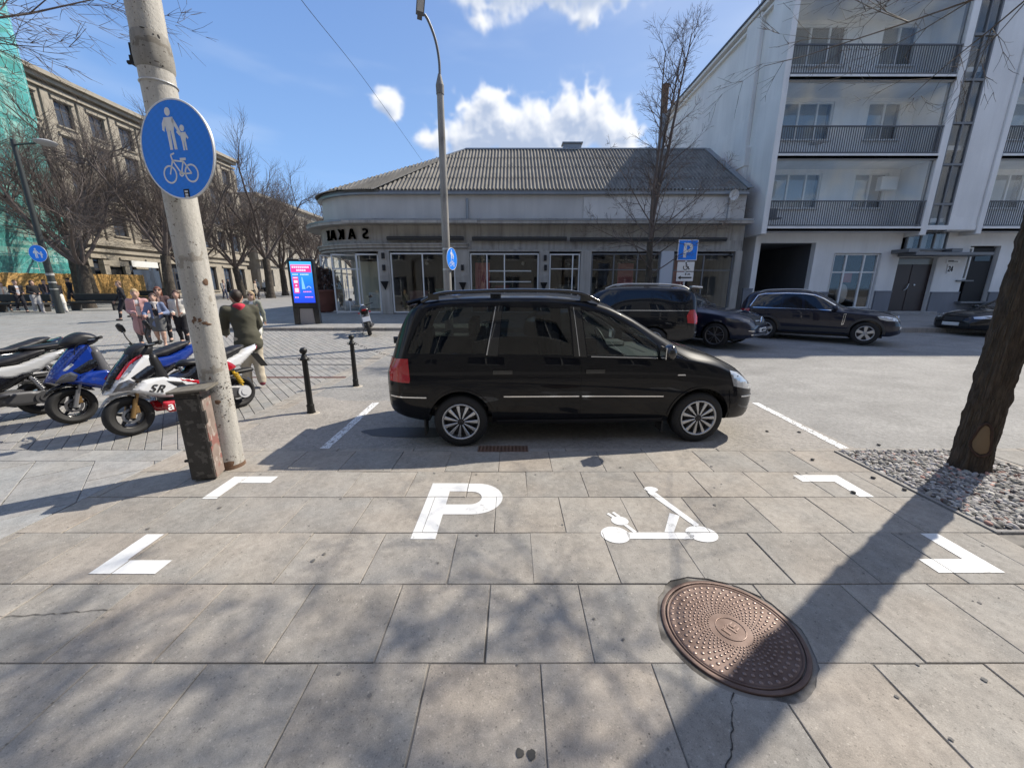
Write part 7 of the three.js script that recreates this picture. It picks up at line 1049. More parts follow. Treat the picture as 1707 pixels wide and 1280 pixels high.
function scooter(label, pos, turn, lean, c) {
  const t = thing('scooter', label, 'scooter', pos, 0, 'motor scooters parked on the plaza'); t.rotation.order = 'YXZ'; t.rotation.set(lean, turn, 0);
  const A = c.main, B = c.second || A, P = (n, poly, th, w, m, zc = 0, sm = true) => part(t, n, puff(poly, th, w, zc, sm), m);
  bikeWheel(t, 0, .245, .13, c.rim || m_mblack, false); const fw = bikeWheel(t, 1.27, .245, .125, c.rim || m_mblack);
  const nose = P('front_fairing', c.nose || [[1.44, .545], [1.34, .69], [1.19, .87], [1.03, .97], [.94, .95], [.94, .80], [1.08, .70], [1.19, .60], [1.21, .53], [1.37, .515]], .145, .035, A, 0, false);
  P('nose_top', [[1.445, .60], [1.33, .78], [1.16, .98], [1.04, 1.06], [.98, 1.0], [1.10, .93], [1.26, .76], [1.38, .585]], .09, .03, c.noseTop || m_gblack, 0, false);
  if (c.bodySide) P('side_fairing', [[1.27, .545], [1.12, .66], [.94, .68], [.68, .60], [.48, .52], [.55, .37], [.66, .30], [.92, .38], [1.14, .475]], .19, .03, B, 0, false);
  for (const q of [-1, 1]) { part(nose, 'headlight', puff([[1.405, .565], [1.325, .66], [1.23, .69], [1.17, .635], [1.22, .56]], .014, .014, q * .142, false), m_lensdk); part(nose, 'indicator', puff([[1.30, .715], [1.20, .80], [1.18, .775], [1.27, .70]], .01, .01, q * .143, false), m_lens); part(t, 'nose_inset', puff([[1.21, .70], [1.03, .81], [.94, .83], [.93, .73], [1.06, .665], [1.15, .64]], .012, .012, q * .145, false), m_gblack); part(t, 'fairing_vent', puff([[.90, .60], [.74, .555], [.70, .50], [.80, .50]], .008, .01, q * .190, false), m_mblack); }
  if (c.stripe) for (const q of [-1, 1]) { part(nose, 'stripe', puff([[1.345, .715], [1.20, .885], [1.06, .965], [1.04, .94], [1.18, .86], [1.32, .70]], .006, .01, q * .144, false), c.stripe); part(t, 'red_edge', puff([[.76, .60], [.52, .525], [.575, .40], [.62, .42], [.585, .50], [.74, .565]], .010, .01, q * .186, false), c.stripe); }
  P('handlebar_cowl', c.cowl || [[1.18, .92], [1.10, 1.06], [.98, 1.10], [.88, 1.04], [.92, .93], [1.04, .88]], .125, .07, m_mblack);
  P('leg_shield', [[1.02, .92], [.90, .98], [.82, .66], [.76, .44], [.88, .38], [.98, .62]], .17, .06, c.shield || m_mblack); P('footboard', [[.92, .40], [.50, .38], [.42, .30], [.88, .28]], .165, .05, m_mblack);
  P('centre_body', [[.84, .62], [.62, .68], [.50, .76], [-.02, .74], [.02, .56], [.36, .38], [.80, .34]], .115, .06, m_gblack);
  const seat = P('seat', [[.66, .74], [.60, .82], [.38, .81], [.24, .85], [-.06, .93], [-.22, .92], [-.14, .84], [.18, .72]], .135, .06, m_seat);
  const tail = P('tail_fairing', [[.46, .72], [.12, .75], [-.16, .85], [-.40, .91], [-.34, .82], [-.08, .62], [.22, .54], [.44, .60]], .13, .03, c.tail || A, 0, false); part(tail, 'tail_light', puff([[-.30, .84], [-.42, .89], [-.38, .82], [-.28, .78]], .07, .03), m_red);
  if (c.stripe) for (const q of [-1, 1]) part(tail, 'stripe', puff([[.30, .70], [.12, .72], [.02, .62], [.20, .58]], .006, .02, q * .132), c.stripe);
  P('front_mudguard', [[1.50, .40], [1.42, .50], [1.28, .545], [1.12, .51], [1.02, .40], [1.08, .41], [1.16, .47], [1.28, .50], [1.40, .46]], .072, .03, c.guard || A); P('rear_mudguard', [[-.30, .52], [-.22, .58], [.05, .56], [.05, .50], [-.20, .50]], .06, .02, m_mblack);
  for (const q of [-1, 1]) { part(t, 'fork_leg', [rod(V3(1.12, .66, q * .09), V3(1.20, .42, q * .09), .02), rod(V3(1.20, .44, q * .09), V3(1.275, .22, q * .09), .026)], c.fork || m_steel); part(t, 'footrest', cbox(.12, .03, .06, .36, .34, q * .17, .008), m_mblack); }
  part(t, 'brake_caliper', cbox(.06, .09, .04, 1.22, .31, -.085, .01), c.fork || m_gold);
  const hb = part(t, 'handlebar', [tube([V3(.93, 1.09, -.34), V3(.95, 1.06, -.18), V3(1.0, 1.04, 0), V3(.95, 1.06, .18), V3(.93, 1.09, .34)], .016, 24, 8)], m_mblack); for (const q of [-1, 1]) { part(hb, 'grip', rod(V3(.946, 1.078, q * .24), V3(.925, 1.095, q * .37), .02), m_rubber); part(hb, 'brake_lever', tube([V3(1.0, 1.07, q * .2), V3(1.02, 1.07, q * .28), V3(.985, 1.075, q * .37)], .007, 12, 6), m_steel); }
  part(t, 'brake_cable', [tube([V3(.99, 1.07, -.18), V3(1.12, 1.0, -.15), V3(1.16, .75, -.13), V3(1.21, .45, -.11)], .005, 20, 5), tube([V3(.99, 1.07, .18), V3(1.10, 1.02, .1), V3(1.02, .9, .06)], .005, 16, 5)], m_mblack);
  for (const q of c.mirrors || [-1, 1]) { const m = part(t, 'mirror', [puff(smoothPoly([[-.02, -.05], [.02, -.05], [.03, .05], [-.01, .06]], 2), .075, .04)], m_mblack); m.position.set(.99, 1.30, q * .33); m.rotation.set(0, .2 * q, -.3); part(t, 'mirror_stalk', tube([V3(.97, 1.08, q * .20), V3(1.0, 1.18, q * .24), V3(.99, 1.29, q * .31)], .009, 12, 6), m_mblack); }
  part(t, 'engine_case', puff([[.40, .30], [.34, .38], [.10, .36], [-.10, .31], [-.09, .19], [.10, .17], [.36, .21]], .035, .03, -.125), m_case); part(t, 'engine', [cbox(.26, .2, .16, .26, .30, 0, .02), cyl(.07, .07, .16, 16, .42, .34, 0, 0, 0, 1.2)], m_case); part(t, 'fan_cover', [cyl(.09, .085, .03, 24, .0, .245, -.165, Math.PI / 2), cyl(.05, .05, .045, 20, 0, .245, -.168, Math.PI / 2)], c.fan || m_case);
  part(t, 'shock_absorber', [rod(V3(-.02, .32, -.12), V3(.06, .56, -.11), .018), ...Array.from({ length: 7 }, (_, i) => tor(.03, .008, 0, 0, 0, 14, 6).rotateX(Math.PI / 2).translate(-.01 + i * .009, .38 + i * .025, -.118))], c.spring || m_steel);
  part(t, 'exhaust', [cyl(.055, .06, .46, 16, -.06, .30, .16, 0, 0, 1.35), tube([V3(.3, .2, .05), V3(.2, .17, .12), V3(.12, .25, .16)], .02, 14, 8)], c.exhaust || m_steel); part(t, 'plate_holder', [cbox(.02, .24, .16, -.42, .66, 0, .004, 0, 0, -.5), rod(V3(-.3, .82, 0), V3(-.4, .74, 0), .015)], m_mblack); part(t, 'side_stand', rod(V3(.42, .22, -.1), V3(.5, .01, -.2), .01), m_mblack);
  if (c.rack) part(t, 'rear_rack', puff([[.06, .93], [.0, .97], [-.34, 1.0], [-.46, .97], [-.42, .90], [-.1, .88]], .12, .05), m_mblack);
  if (c.marks) for (const q of [-1, 1]) { const rot = q < 0 ? Math.PI : 0; const g = text('SR', .095, .004); g.applyMatrix4(new THREE.Matrix4().makeShear(0, 0, .35, 0, 0, 0)); const p = part(t, 'fairing_letters', g, m_dark); p.position.set(1.0, .525, q * .193); p.rotation.y = rot; p.rotation.z = q < 0 ? -.28 : .28; const b = part(t, 'belly_fairing', puff([[.98, .35], [.56, .31], [.50, .21], [.70, .17], [.94, .20], [1.0, .28]], .03, .015, q * .165, false), m_gred); const h = part(b, 'belly_letters', text('aprilia', .095, .004), m_signw); h.position.set(.765, .262, q * .198); h.rotation.y = rot; }
  return t;
}
{
  const th = -1.994;
  scooter('white sport scooter with red and black stripes nearest the grey pole', [-4.12, 0, -5.60], th, .10, { main: m_gwhite, bodySide: true, stripe: m_gred, fork: m_gold, spring: M([.65, .42, .03], .4), fan: M([.55, .56, .58], .4), marks: true, mirrors: [-1, 1], guard: gloss([.45, .45, .46]), rim: m_mblack });
  const bl = gloss([.008, .035, .26], .14);
  scooter('blue and black scooter between the silver one and the white one', [-5.29, 0, -6.03], th, .10, { main: bl, second: bl, bodySide: true, nose: [[1.45, .585], [1.37, .71], [1.22, .88], [1.08, 1.02], [.97, 1.04], [.93, .86], [.97, .68], [1.10, .56], [1.30, .54]], noseTop: bl, cowl: [[1.22, 1.04], [1.14, 1.14], [1.02, 1.19], [.88, 1.15], [.84, 1.06], [.94, 1.0], [1.10, .98]], shield: M([.11, .11, .12], .4), mirrors: [], guard: m_gblack, rim: m_gblack });
  scooter('silver scooter with black rear rack cut by the left edge', [-6.72, 0, -5.28], th, .10, { main: gloss([.48, .49, .50]), bodySide: true, tail: gloss([.50, .51, .52]), rack: true, mirrors: [], rim: m_case, exhaust: m_steel });
  scooter('dark scooter behind the silver one, only its handlebar showing', [-8.2, 0, -6.6], th + .3, .08, { main: m_gblack, bodySide: true, mirrors: [], rim: m_mblack });
}
{ // motorbike seen from behind
  const D = 14.0, t = thing('motorbike', 'black motorbike seen from behind on the plaza before the shop', 'motorbike', [-5.12, G(D), -D + .1], 0); t.rotation.order = 'YXZ'; t.rotation.set(-.16, 1.95, 0);
  bikeWheel(t, 0, .30, .15, m_mblack, false); bikeWheel(t, 1.35, .30, .12, m_mblack);
  part(t, 'tank', puff([[.98, .80], [.90, 1.0], [.66, 1.02], [.52, .86], [.60, .76]], .16, .1), m_gblack); part(t, 'seat', puff([[.58, .86], [.40, .80], [.0, .90], [-.16, .98], [-.18, .92], [.0, .80], [.4, .72]], .13, .05), m_seat); part(t, 'tail_light', cbox(.05, .06, .14, -.2, .93, 0, .01), m_red); part(t, 'rear_mudguard', puff([[.1, .66], [-.2, .76], [-.38, .66], [-.42, .5], [-.36, .5], [-.28, .64], [0, .6]], .08, .03), m_mblack);
  const pl = part(t, 'number_plate', cbox(.012, .17, .24, -.42, .62, 0, .003, 0, 0, -.35), m_platew); part(t, 'engine', [cbox(.42, .36, .3, .62, .46, 0, .05), cyl(.1, .1, .36, 16, .55, .38, 0, Math.PI / 2)], m_case); part(t, 'exhaust', [cyl(.05, .06, .6, 14, .05, .38, .17, 0, 0, 1.5), tube([V3(.8, .5, .05), V3(.7, .25, .14), V3(.3, .36, .17)], .022, 14, 8)], m_steel); part(t, 'swingarm', [rod(V3(0, .3, .1), V3(.5, .4, .1), .03), rod(V3(0, .3, -.1), V3(.5, .4, -.1), .03)], m_case);
  for (const q of [-1, 1]) { part(t, 'fork_leg', rod(V3(1.0, .95, q * .1), V3(1.35, .3, q * .1), .026), m_steel); part(t, 'mirror_stalk', rod(V3(.92, 1.08, q * .25), V3(.95, 1.30, q * .34), .008), m_mblack); const m = part(t, 'mirror', sph(.07, .95, 1.32, q * .36, .35, .7, 1.1), m_mblack); part(t, 'indicator', cyl(.025, .025, .06, 10, -.2, .84, q * .18, Math.PI / 2), m_red); part(t, 'rear_shock', rod(V3(.02, .34, q * .13), V3(.16, .78, q * .12), .028), m_steel); }
  part(t, 'handlebar', tube([V3(.82, 1.08, -.38), V3(.9, 1.05, -.2), V3(.98, 1.02, 0), V3(.9, 1.05, .2), V3(.82, 1.08, .38)], .016, 24, 8), m_mblack); part(t, 'headlamp', sph(.1, 1.12, .98, 0, .8, 1, 1), m_lens); part(t, 'frame', [rod(V3(.98, .98, 0), V3(.4, .5, 0), .03), rod(V3(.5, .8, .1), V3(-.1, .82, .1), .02), rod(V3(.5, .8, -.1), V3(-.1, .82, -.1), .02)], m_mblack); part(t, 'stand', rod(V3(.45, .3, -.1), V3(.5, .0, -.28), .012), m_mblack);
}
// ---------------------------------------------------------------- people: smooth bodies and clothes from joined tapered capsules
function nets(f, lo, hi, c) { // surface nets of f < 0
  const n = [0, 1, 2].map((k) => Math.ceil((hi[k] - lo[k]) / c) + 2), idx = (i, j, k) => (i * n[1] + j) * n[2] + k, F = new Float32Array(n[0] * n[1] * n[2]);
  for (let i = 0; i < n[0]; i++) for (let j = 0; j < n[1]; j++) for (let k = 0; k < n[2]; k++) F[idx(i, j, k)] = f(lo[0] + i * c, lo[1] + j * c, lo[2] + k * c);
  const vid = new Int32Array(F.length).fill(-1), P = [];
  for (let i = 0; i + 1 < n[0]; i++) for (let j = 0; j + 1 < n[1]; j++) for (let k = 0; k + 1 < n[2]; k++) {
    let x = 0, y = 0, z = 0, m = 0; const v = []; for (let q = 0; q < 8; q++) v.push(F[idx(i + (q & 1), j + (q >> 1 & 1), k + (q >> 2))]);
    for (const [a, b] of NE) { if ((v[a] < 0) !== (v[b] < 0)) { const t = v[a] / (v[a] - v[b]); x += lerp(a & 1, b & 1, t); y += lerp(a >> 1 & 1, b >> 1 & 1, t); z += lerp(a >> 2, b >> 2, t); m++; } }
    if (m) { vid[idx(i, j, k)] = P.length / 3; P.push(lo[0] + (i + x / m) * c, lo[1] + (j + y / m) * c, lo[2] + (k + z / m) * c); }
  }
  const I = []; for (let i = 1; i + 1 < n[0]; i++) for (let j = 1; j + 1 < n[1]; j++) for (let k = 1; k + 1 < n[2]; k++) { const a = F[idx(i, j, k)] < 0; const quad = (p, q, r, s, fl) => { if (p < 0 || q < 0 || r < 0 || s < 0) return; fl ? I.push(p, q, r, p, r, s) : I.push(p, r, q, p, s, r); };
    if (a !== F[idx(i + 1, j, k)] < 0) quad(vid[idx(i, j - 1, k - 1)], vid[idx(i, j, k - 1)], vid[idx(i, j, k)], vid[idx(i, j - 1, k)], a); if (a !== F[idx(i, j + 1, k)] < 0) quad(vid[idx(i - 1, j, k - 1)], vid[idx(i - 1, j, k)], vid[idx(i, j, k)], vid[idx(i, j, k - 1)], a); if (a !== F[idx(i, j, k + 1)] < 0) quad(vid[idx(i - 1, j - 1, k)], vid[idx(i, j - 1, k)], vid[idx(i, j, k)], vid[idx(i - 1, j, k)], a); }
  const g = new THREE.BufferGeometry(); g.setAttribute('position', new THREE.Float32BufferAttribute(P, 3)); g.setIndex(I); g.computeVertexNormals(); return flat(g);
}
const NE = [[0, 1], [2, 3], [4, 5], [6, 7], [0, 2], [1, 3], [4, 6], [5, 7], [0, 4], [1, 5], [2, 6], [3, 7]];
const smin = (a, b, k) => { const h = Math.max(k - Math.abs(a - b), 0) / k; return Math.min(a, b) - h * h * k * .25; };
// prims: [ax,ay,az, bx,by,bz, ra, rb] ; fields joined smoothly
function field(prims, k, fold) { return (x, y, z) => { let d = 1e3; for (const p of prims) { const dx = p[3] - p[0], dy = p[4] - p[1], dz = p[5] - p[2], l2 = dx * dx + dy * dy + dz * dz || 1e-9, t = clamp(((x - p[0]) * dx + (y - p[1]) * dy + (z - p[2]) * dz) / l2, 0, 1), ex = x - p[0] - dx * t, ey = y - p[1] - dy * t, ez = (z - p[2] - dz * t) / (p[8] || 1), r = lerp(p[6], p[7], t); d = smin(d, Math.hypot(ex, ey, ez) - r, k); } return fold ? d + fold(x, y, z) : d; }; }
function blob(prims, k, c, fold) { const lo = [1e9, 1e9, 1e9], hi = [-1e9, -1e9, -1e9]; for (const p of prims) { const r = Math.max(p[6], p[7]) * Math.max(1, p[8] || 1) + .03; for (let q = 0; q < 3; q++) { lo[q] = Math.min(lo[q], p[q] - r, p[q + 3] - r); hi[q] = Math.max(hi[q], p[q] + r, p[q + 3] + r); } } return nets(field(prims, k, fold), lo, hi, c); }
const skinM = [M([.52, .33, .25], .6), M([.46, .28, .21], .6), M([.58, .38, .30], .6)];
const cloth = {}; const CM = (c, r = .9) => cloth[c.join() + r] ||= M(c, r);
function person(label, pos, turn, o) {
  const t = thing('person', label, 'person', pos, turn, o.group), h = o.h || 1.7, c = o.cell || .018, L = (v) => v.map((q) => q * h), sk = skinM[o.skin || 0];
  const stride = o.stride || 0, fem = o.fem ? 1 : 0, sw = (fem ? .096 : .112) * h, hw = .052 * h, lean = o.lean || [0, 0]; // lean: chest shift x,z
  const pel = [0, .53 * h, 0], chest = [lean[0] * .6, .72 * h, lean[1] * .6], neck = [lean[0], .825 * h, lean[1]], head = [lean[0] * 1.15 + (o.headx || 0), .925 * h, lean[1] * 1.2 + .015];
  const legs = [-1, 1].map((q, i) => { const s = stride * (i ? 1 : -1), hip = [q * hw, .51 * h, 0], an = [q * hw * 1.05 + (o.wide || 0) * q, .045 * h + Math.max(0, -s) * .35, s * .52], kn = [lerp(hip[0], an[0], .5), .285 * h + Math.max(0, -s) * .08, lerp(hip[2], an[2], .5) + .045 + Math.max(0, -s) * .08]; return [hip, kn, an]; });
  const arms = [-1, 1].map((q, i) => { const a = (o.arms || [])[i] || [q * .03, -.18, -.01, q * .005, -.15, .05]; const s = [lean[0] * .9 + q * sw, .795 * h, lean[1] * .9], e = [s[0] + a[0] * h, s[1] + a[1] * h, s[2] + a[2] * h], w = [e[0] + a[3] * h, e[1] + a[4] * h, e[2] + a[5] * h]; return [s, e, w]; });
  const B = []; const cap = (a, b, r1, r2, f) => B.push([...a, ...b, r1 * h, r2 * h, f || 1]);
  // the whole figure in one skin; clothes lie over it
  cap(pel, [pel[0], pel[1] + .05 * h, pel[2]], .064, .060, .72); cap([chest[0], chest[1] - .04 * h, chest[2]], chest, .068, .078, .72); cap(pel, chest, .066, .07, .75); cap(chest, neck, .05, .03); cap(neck, [head[0], head[1] - .03 * h, head[2]], .027, .027); cap([head[0], head[1] - .028 * h, head[2] + .006 * h], [head[0], head[1] + .022 * h, head[2] - .002], .037, .046); cap([head[0], head[1] - .048 * h, head[2] + .02 * h], [head[0], head[1] - .05 * h, head[2] + .024 * h], .02, .018);
  cap([head[0], head[1] - .004 * h, head[2] + .046 * h], [head[0], head[1] - .018 * h, head[2] + .054 * h], .006, .009); for (const q of [-1, 1]) cap([head[0] + q * .044 * h, head[1], head[2]], [head[0] + q * .046 * h, head[1] - .016 * h, head[2]], .009, .006);
  for (const [s, e, w] of arms) { cap(chest, s, .042, .032); cap(s, e, .030, .024); cap(e, w, .023, .015); const d = [w[0] - e[0], w[1] - e[1], w[2] - e[2]], l = Math.hypot(...d), u = d.map((v) => v / l); cap(w, [w[0] + u[0] * .035 * h, w[1] + u[1] * .035 * h, w[2] + u[2] * .035 * h], .015, .019, .8); }
  for (const [a, b, d] of legs) { cap(a, b, .044, .030); cap(b, [lerp(b[0], d[0], .35), lerp(b[1], d[1], .35), lerp(b[2], d[2], .35) - .008], .029, .029); cap(b, d, .027, .019); cap(d, [d[0], d[1] - .025 * h, d[2] + .07 * h], .022, .017); }
  const fingers = []; arms.forEach(([s, e, w], i) => { const d = V3(w[0] - e[0], w[1] - e[1], w[2] - e[2]).normalize(), side = V3(0, 0, 1).addScaledVector(d, -d.z).normalize(), nrm = d.clone().cross(side), W0 = V3(...w).addScaledVector(d, .045 * h); for (let k = 0; k < 4; k++) { const b = W0.clone().addScaledVector(side, (k - 1.5) * .0105 * h), l = [.036, .042, .039, .03][k] * h, m = b.clone().addScaledVector(d, l * .55), e2 = m.clone().addScaledVector(d, l * .45).addScaledVector(nrm, (i ? -1 : 1) * .012 * h); fingers.push(rod(b, m, .0052 * h, .0048 * h, 6), rod(m, e2, .0048 * h, .0036 * h, 6)); } const tb = V3(...w).addScaledVector(d, .018 * h).addScaledVector(side, .016 * h), tm = tb.clone().addScaledVector(side, .016 * h).addScaledVector(d, .018 * h), te = tm.clone().addScaledVector(d, .02 * h); fingers.push(rod(tb, tm, .0065 * h, .0055 * h, 6), rod(tm, te, .0055 * h, .004 * h, 6)); });
  const body = part(t, 'body', [blob(B, .035 * h, c), ...fingers], sk);
  for (const q of [-1, 1]) { if (o.glasses) continue; part(t, 'eye', sph(.008 * h, head[0] + q * .017 * h, head[1] + .004 * h, head[2] + .041 * h, 1, .7, .6, 8), m_dark); } part(t, 'mouth', sph(.012 * h, head[0], head[1] - .032 * h, head[2] + .043 * h, 1, .28, .5, 8), M([.35, .12, .11], .6));
  if (o.glasses) part(t, 'sunglasses', [cbox(.07 * h, .024 * h, .012, head[0], head[1] + .004 * h, head[2] + .047 * h, .004), box(.004, .01, .07, head[0] + .043 * h, head[1] + .006 * h, head[2] + .015 * h), box(.004, .01, .07, head[0] - .043 * h, head[1] + .006 * h, head[2] + .015 * h)], m_gblack);
  const wr = (x, y, z) => (fbm(x * 9 + 20, y * 13 + 20 + z * 7, 0, 6, 2) - .5) * .022; // folds
  // trousers or skirt
  if (o.legs) { const T = []; const w = o.baggy ? 1.4 : 1.16; T.push([...pel, pel[0], pel[1] + .03 * h, pel[2], .070 * h, .066 * h, .75]); for (const [a, b, d] of legs) { T.push([...a, ...b, .050 * h * w, .036 * h * w, 1], [...b, d[0], d[1] + .004 * h, d[2], .035 * h * w, (o.baggy ? .028 : .023) * h * w, 1]); } part(t, 'trousers', blob(T, .03 * h, c, wr), CM(o.legs)); }
  if (o.shorts) { const T = [[...pel, pel[0], pel[1] + .03 * h, pel[2], .082 * h, .076 * h, .75]]; for (const [a, b] of legs) T.push([...a, lerp(a[0], b[0], .75), lerp(a[1], b[1], .75), lerp(a[2], b[2], .75), .066 * h, .060 * h, 1]); part(t, 'skirt', blob(T, .05 * h, c, wr), CM(o.shorts)); }
  for (const [a, b, d] of legs) part(t, 'shoe', blob([[d[0], d[1] - .022 * h, d[2] - .012 * h, d[0], d[1] - .024 * h, d[2] + .075 * h, .026 * h, .021 * h, 1], [d[0], d[1], d[2], d[0], d[1] - .02 * h, d[2], .025 * h, .026 * h, 1]], .02, Math.min(c, .014)), CM(o.shoes || [.03, .03, .03], .6));
  // upper garment
  const top = (nm, col, inf, long, open, sleeves = true) => { const T = []; const f = inf * h; T.push([chest[0], chest[1] - .02 * h, chest[2], chest[0], chest[1] + .03 * h, chest[2], .074 * h + f, .074 * h + f, .70], [pel[0], pel[1] + (long ? .0 : .02) * h, pel[2], chest[0], chest[1], chest[2], .068 * h + f, .070 * h + f, .74], [...chest, neck[0], neck[1] - .02 * h, neck[2], .06 * h + f, .040 * h + f, .9]); if (long) T.push([pel[0], pel[1], pel[2], pel[0], (.53 - long) * h, pel[2], .080 * h + f, .092 * h + f, .8]); for (const [s, e, w] of arms) { T.push([chest[0], chest[1] + .03 * h, chest[2], ...s, .045 * h + f * .5, .031 * h + f * .5, 1]); if (sleeves) T.push([...s, ...e, .031 * h + f * .6, .027 * h + f * .6, 1], [...e, ...w, .026 * h + f * .6, .021 * h + f * .6, 1]); else T.push([...s, lerp(s[0], e[0], .6), lerp(s[1], e[1], .6), lerp(s[2], e[2], .6), .040 * h + f, .036 * h + f, 1]); } const fd = open ? (x, y, z) => wr(x, y, z) + ((Math.abs(x - lean[0] * .6) < open && z > 0) ? .06 : 0) : wr; return part(t, nm, blob(T, .022 * h, c, fd), CM(col)); };
  if (o.shirt) top('shirt', o.shirt, .004, 0, 0, o.sleeves !== false); if (o.coat) top('coat', o.coat, o.coatInf || .016, o.long || 0, o.open ?? .03);
  if (o.hood) part(t, 'hood', blob([[neck[0] - .05, neck[1] + .01, neck[2] - .05, neck[0] + .05, neck[1] + .01, neck[2] - .05, .05, .05, 1], [neck[0], neck[1] + .0, neck[2] - .09, neck[0], neck[1] - .05, neck[2] - .10, .07, .055, 1], [neck[0] - .06, neck[1] - .01, neck[2], neck[0] + .06, neck[1] - .01, neck[2], .035, .035, 1]], .04, .012), CM(o.hood));
  if (o.scarf) part(t, 'scarf', blob([[neck[0] - .04, neck[1], neck[2] + .05, neck[0] + .04, neck[1] - .01, neck[2] + .05, .045, .045, 1], [neck[0], neck[1] - .02, neck[2] + .07, neck[0] + .02, neck[1] - .16, neck[2] + .10, .04, .03, 1], [neck[0] - .05, neck[1] + .01, neck[2] - .03, neck[0] + .05, neck[1] + .01, neck[2] - .03, .04, .04, 1]], .03, .012), CM(o.scarf));
  // hair: a cap cut away over the face, longer strands behind
  if (o.hair) { const Hh = [[head[0], head[1] + .018 * h, head[2] - .012 * h, head[0], head[1] + .024 * h, head[2] - .004 * h, .050 * h, .050 * h, 1]]; if (o.longHair) Hh.push([head[0], head[1], head[2] - .03 * h, lean[0], head[1] - o.longHair * h, lean[1] - .05 * h, .042 * h, .035 * h, 1], ...[-1, 1].map((q) => [head[0] + q * .034 * h, head[1] + .01 * h, head[2] - .002 * h, head[0] + q * .042 * h, head[1] - o.longHair * .9 * h, head[2] + .004 * h, .022 * h, .016 * h, 1])); else Hh.push([head[0], head[1] - .005 * h, head[2] - .022 * h, head[0], head[1] - .03 * h, head[2] - .024 * h, .036 * h, .028 * h, 1]); if (o.bun) Hh.push([head[0], head[1] + .05 * h, head[2] - .03 * h, head[0], head[1] + .055 * h, head[2] - .03 * h, .024 * h, .024 * h, 1]); const cut = (x, y, z) => { const d = Math.hypot(x - head[0], (y - (head[1] - .022 * h)) * .72, z - (head[2] + .062 * h)) - .047 * h; return Math.max(0, -d) * 3 + (fbm(x * 40, y * 10 + z * 20 + 50, 0, 5, 2) - .5) * .008; }; part(t, 'hair', blob(Hh, .02 * h, Math.min(c, .012), cut), CM(o.hair, .6)); }
  if (o.cap) part(t, 'cap', [sph(.054 * h, head[0], head[1] + .03 * h, head[2] - .005, 1, .75, 1.05), box(.08, .01, .07, head[0], head[1] + .035 * h, head[2] + .06 * h)], CM(o.cap));
  if (o.bag) part(t, 'bag', [cbox(.26, .2, .1, o.bag[0], o.bag[1], o.bag[2], .02), tube([V3(o.bag[0] - .1, o.bag[1] + .08, o.bag[2]), V3(o.bag[0], o.bag[1] + .28, o.bag[2]), V3(o.bag[0] + .1, o.bag[1] + .08, o.bag[2])], .008, 14, 6)], CM([.02, .02, .02], .5));
  return t;
}
const bentIn = [[-.02, -.17, -.03, .05, -.03, .13], [.02, -.17, -.03, -.05, -.03, .13]], swing = [[-.025, -.17, .06, -.005, -.13, .09], [.025, -.17, -.06, .005, -.15, -.02]];
const DK = [.014, .014, .018], GP = 'people on the plaza';
person('person in olive jacket with red hood stooping behind the white scooter', [-4.66, 0, -6.78], Math.PI + .75, { h: 1.74, cell: .015, skin: 1, coat: [.075, .072, .05], coatInf: .034, long: .05, open: 0, legs: [.50, .44, .34], baggy: true, hood: [.50, .03, .06], hair: [.035, .022, .015], shoes: [.20, .03, .05], lean: [.05, .09], stride: .14, arms: [[-.03, -.15, .08, .02, -.08, .13], [.03, -.15, .08, -.02, -.08, .13]] });
person('person in long grey green coat and sunglasses walking beside the scooters', [-7.55, G(11.4), -11.4], .25, { h: 1.66, fem: 1, cell: .015, coat: [.23, .24, .20], coatInf: .012, long: .24, open: .05, shirt: [.66, .64, .62], legs: [.62, .61, .58], baggy: true, hair: [.38, .27, .15], longHair: .08, glasses: true, stride: .28, arms: swing, bag: [-.2, .72, .02] });
person('person in blue plaid shirt and grey skirt with a pale scarf', [-10.45, G(11.45), -11.45], .55, { h: 1.6, fem: 1, cell: .015, coat: [.16, .20, .32], coatInf: .014, long: .08, open: .05, shirt: [.025, .025, .03], shorts: [.13, .13, .13], scarf: [.55, .50, .47], hair: [.05, .025, .018], longHair: .08, stride: .26, arms: [[-.06, -.16, .02, .03, -.03, .15], [.06, -.16, -.02, -.05, .0, .14]], shoes: [.03, .03, .035] });
person('person in cream jacket and black trousers just left of the grey pole', [-10.1, G(11.85), -11.85], .45, { h: 1.68, fem: 1, cell: .015, coat: [.60, .57, .52], coatInf: .018, open: .02, legs: DK, hair: [.06, .03, .02], longHair: .1, stride: .2, arms: bentIn });
person('blond person in pink coat left of the plaid shirt', [-10.95, G(11.4), -11.45], .7, { h: 1.72, fem: 1, cell: .015, coat: [.50, .29, .28], coatInf: .022, long: .20, open: .04, shirt: [.62, .62, .62], legs: [.12, .12, .13], hair: [.42, .30, .15], bun: true, stride: .2, arms: bentIn });
person('auburn haired person in dark glasses behind the pink coat', [-11.3, G(12.6), -12.6], .6, { h: 1.76, fem: 1, cell: .014, coat: [.10, .06, .06], legs: DK, hair: [.16, .05, .025], longHair: .12, glasses: true, stride: .15 });
person('close cropped person in black jacket walking off past the pink coat', [-17.95, G(18.1), -18.1], -.9, { h: 1.78, coat: DK, coatInf: .014, legs: [.012, .013, .02], hair: [.20, .12, .07], stride: .36, arms: swing });
person('person in pale coat at the very left edge', [-28.9, G(22.4), -22.4], 1.2, { h: 1.62, fem: 1, cell: .024, coat: [.50, .48, .42], long: .12, legs: DK, hair: [.06, .04, .03], stride: .2 });
person('person in open black jacket over a white shirt, left of three walkers', [-26.7, G(21.3), -21.3], 1.35, { h: 1.74, cell: .022, coat: DK, open: .06, shirt: [.55, .57, .62], legs: [.012, .013, .02], hair: [.08, .05, .03], stride: .3, arms: bentIn });
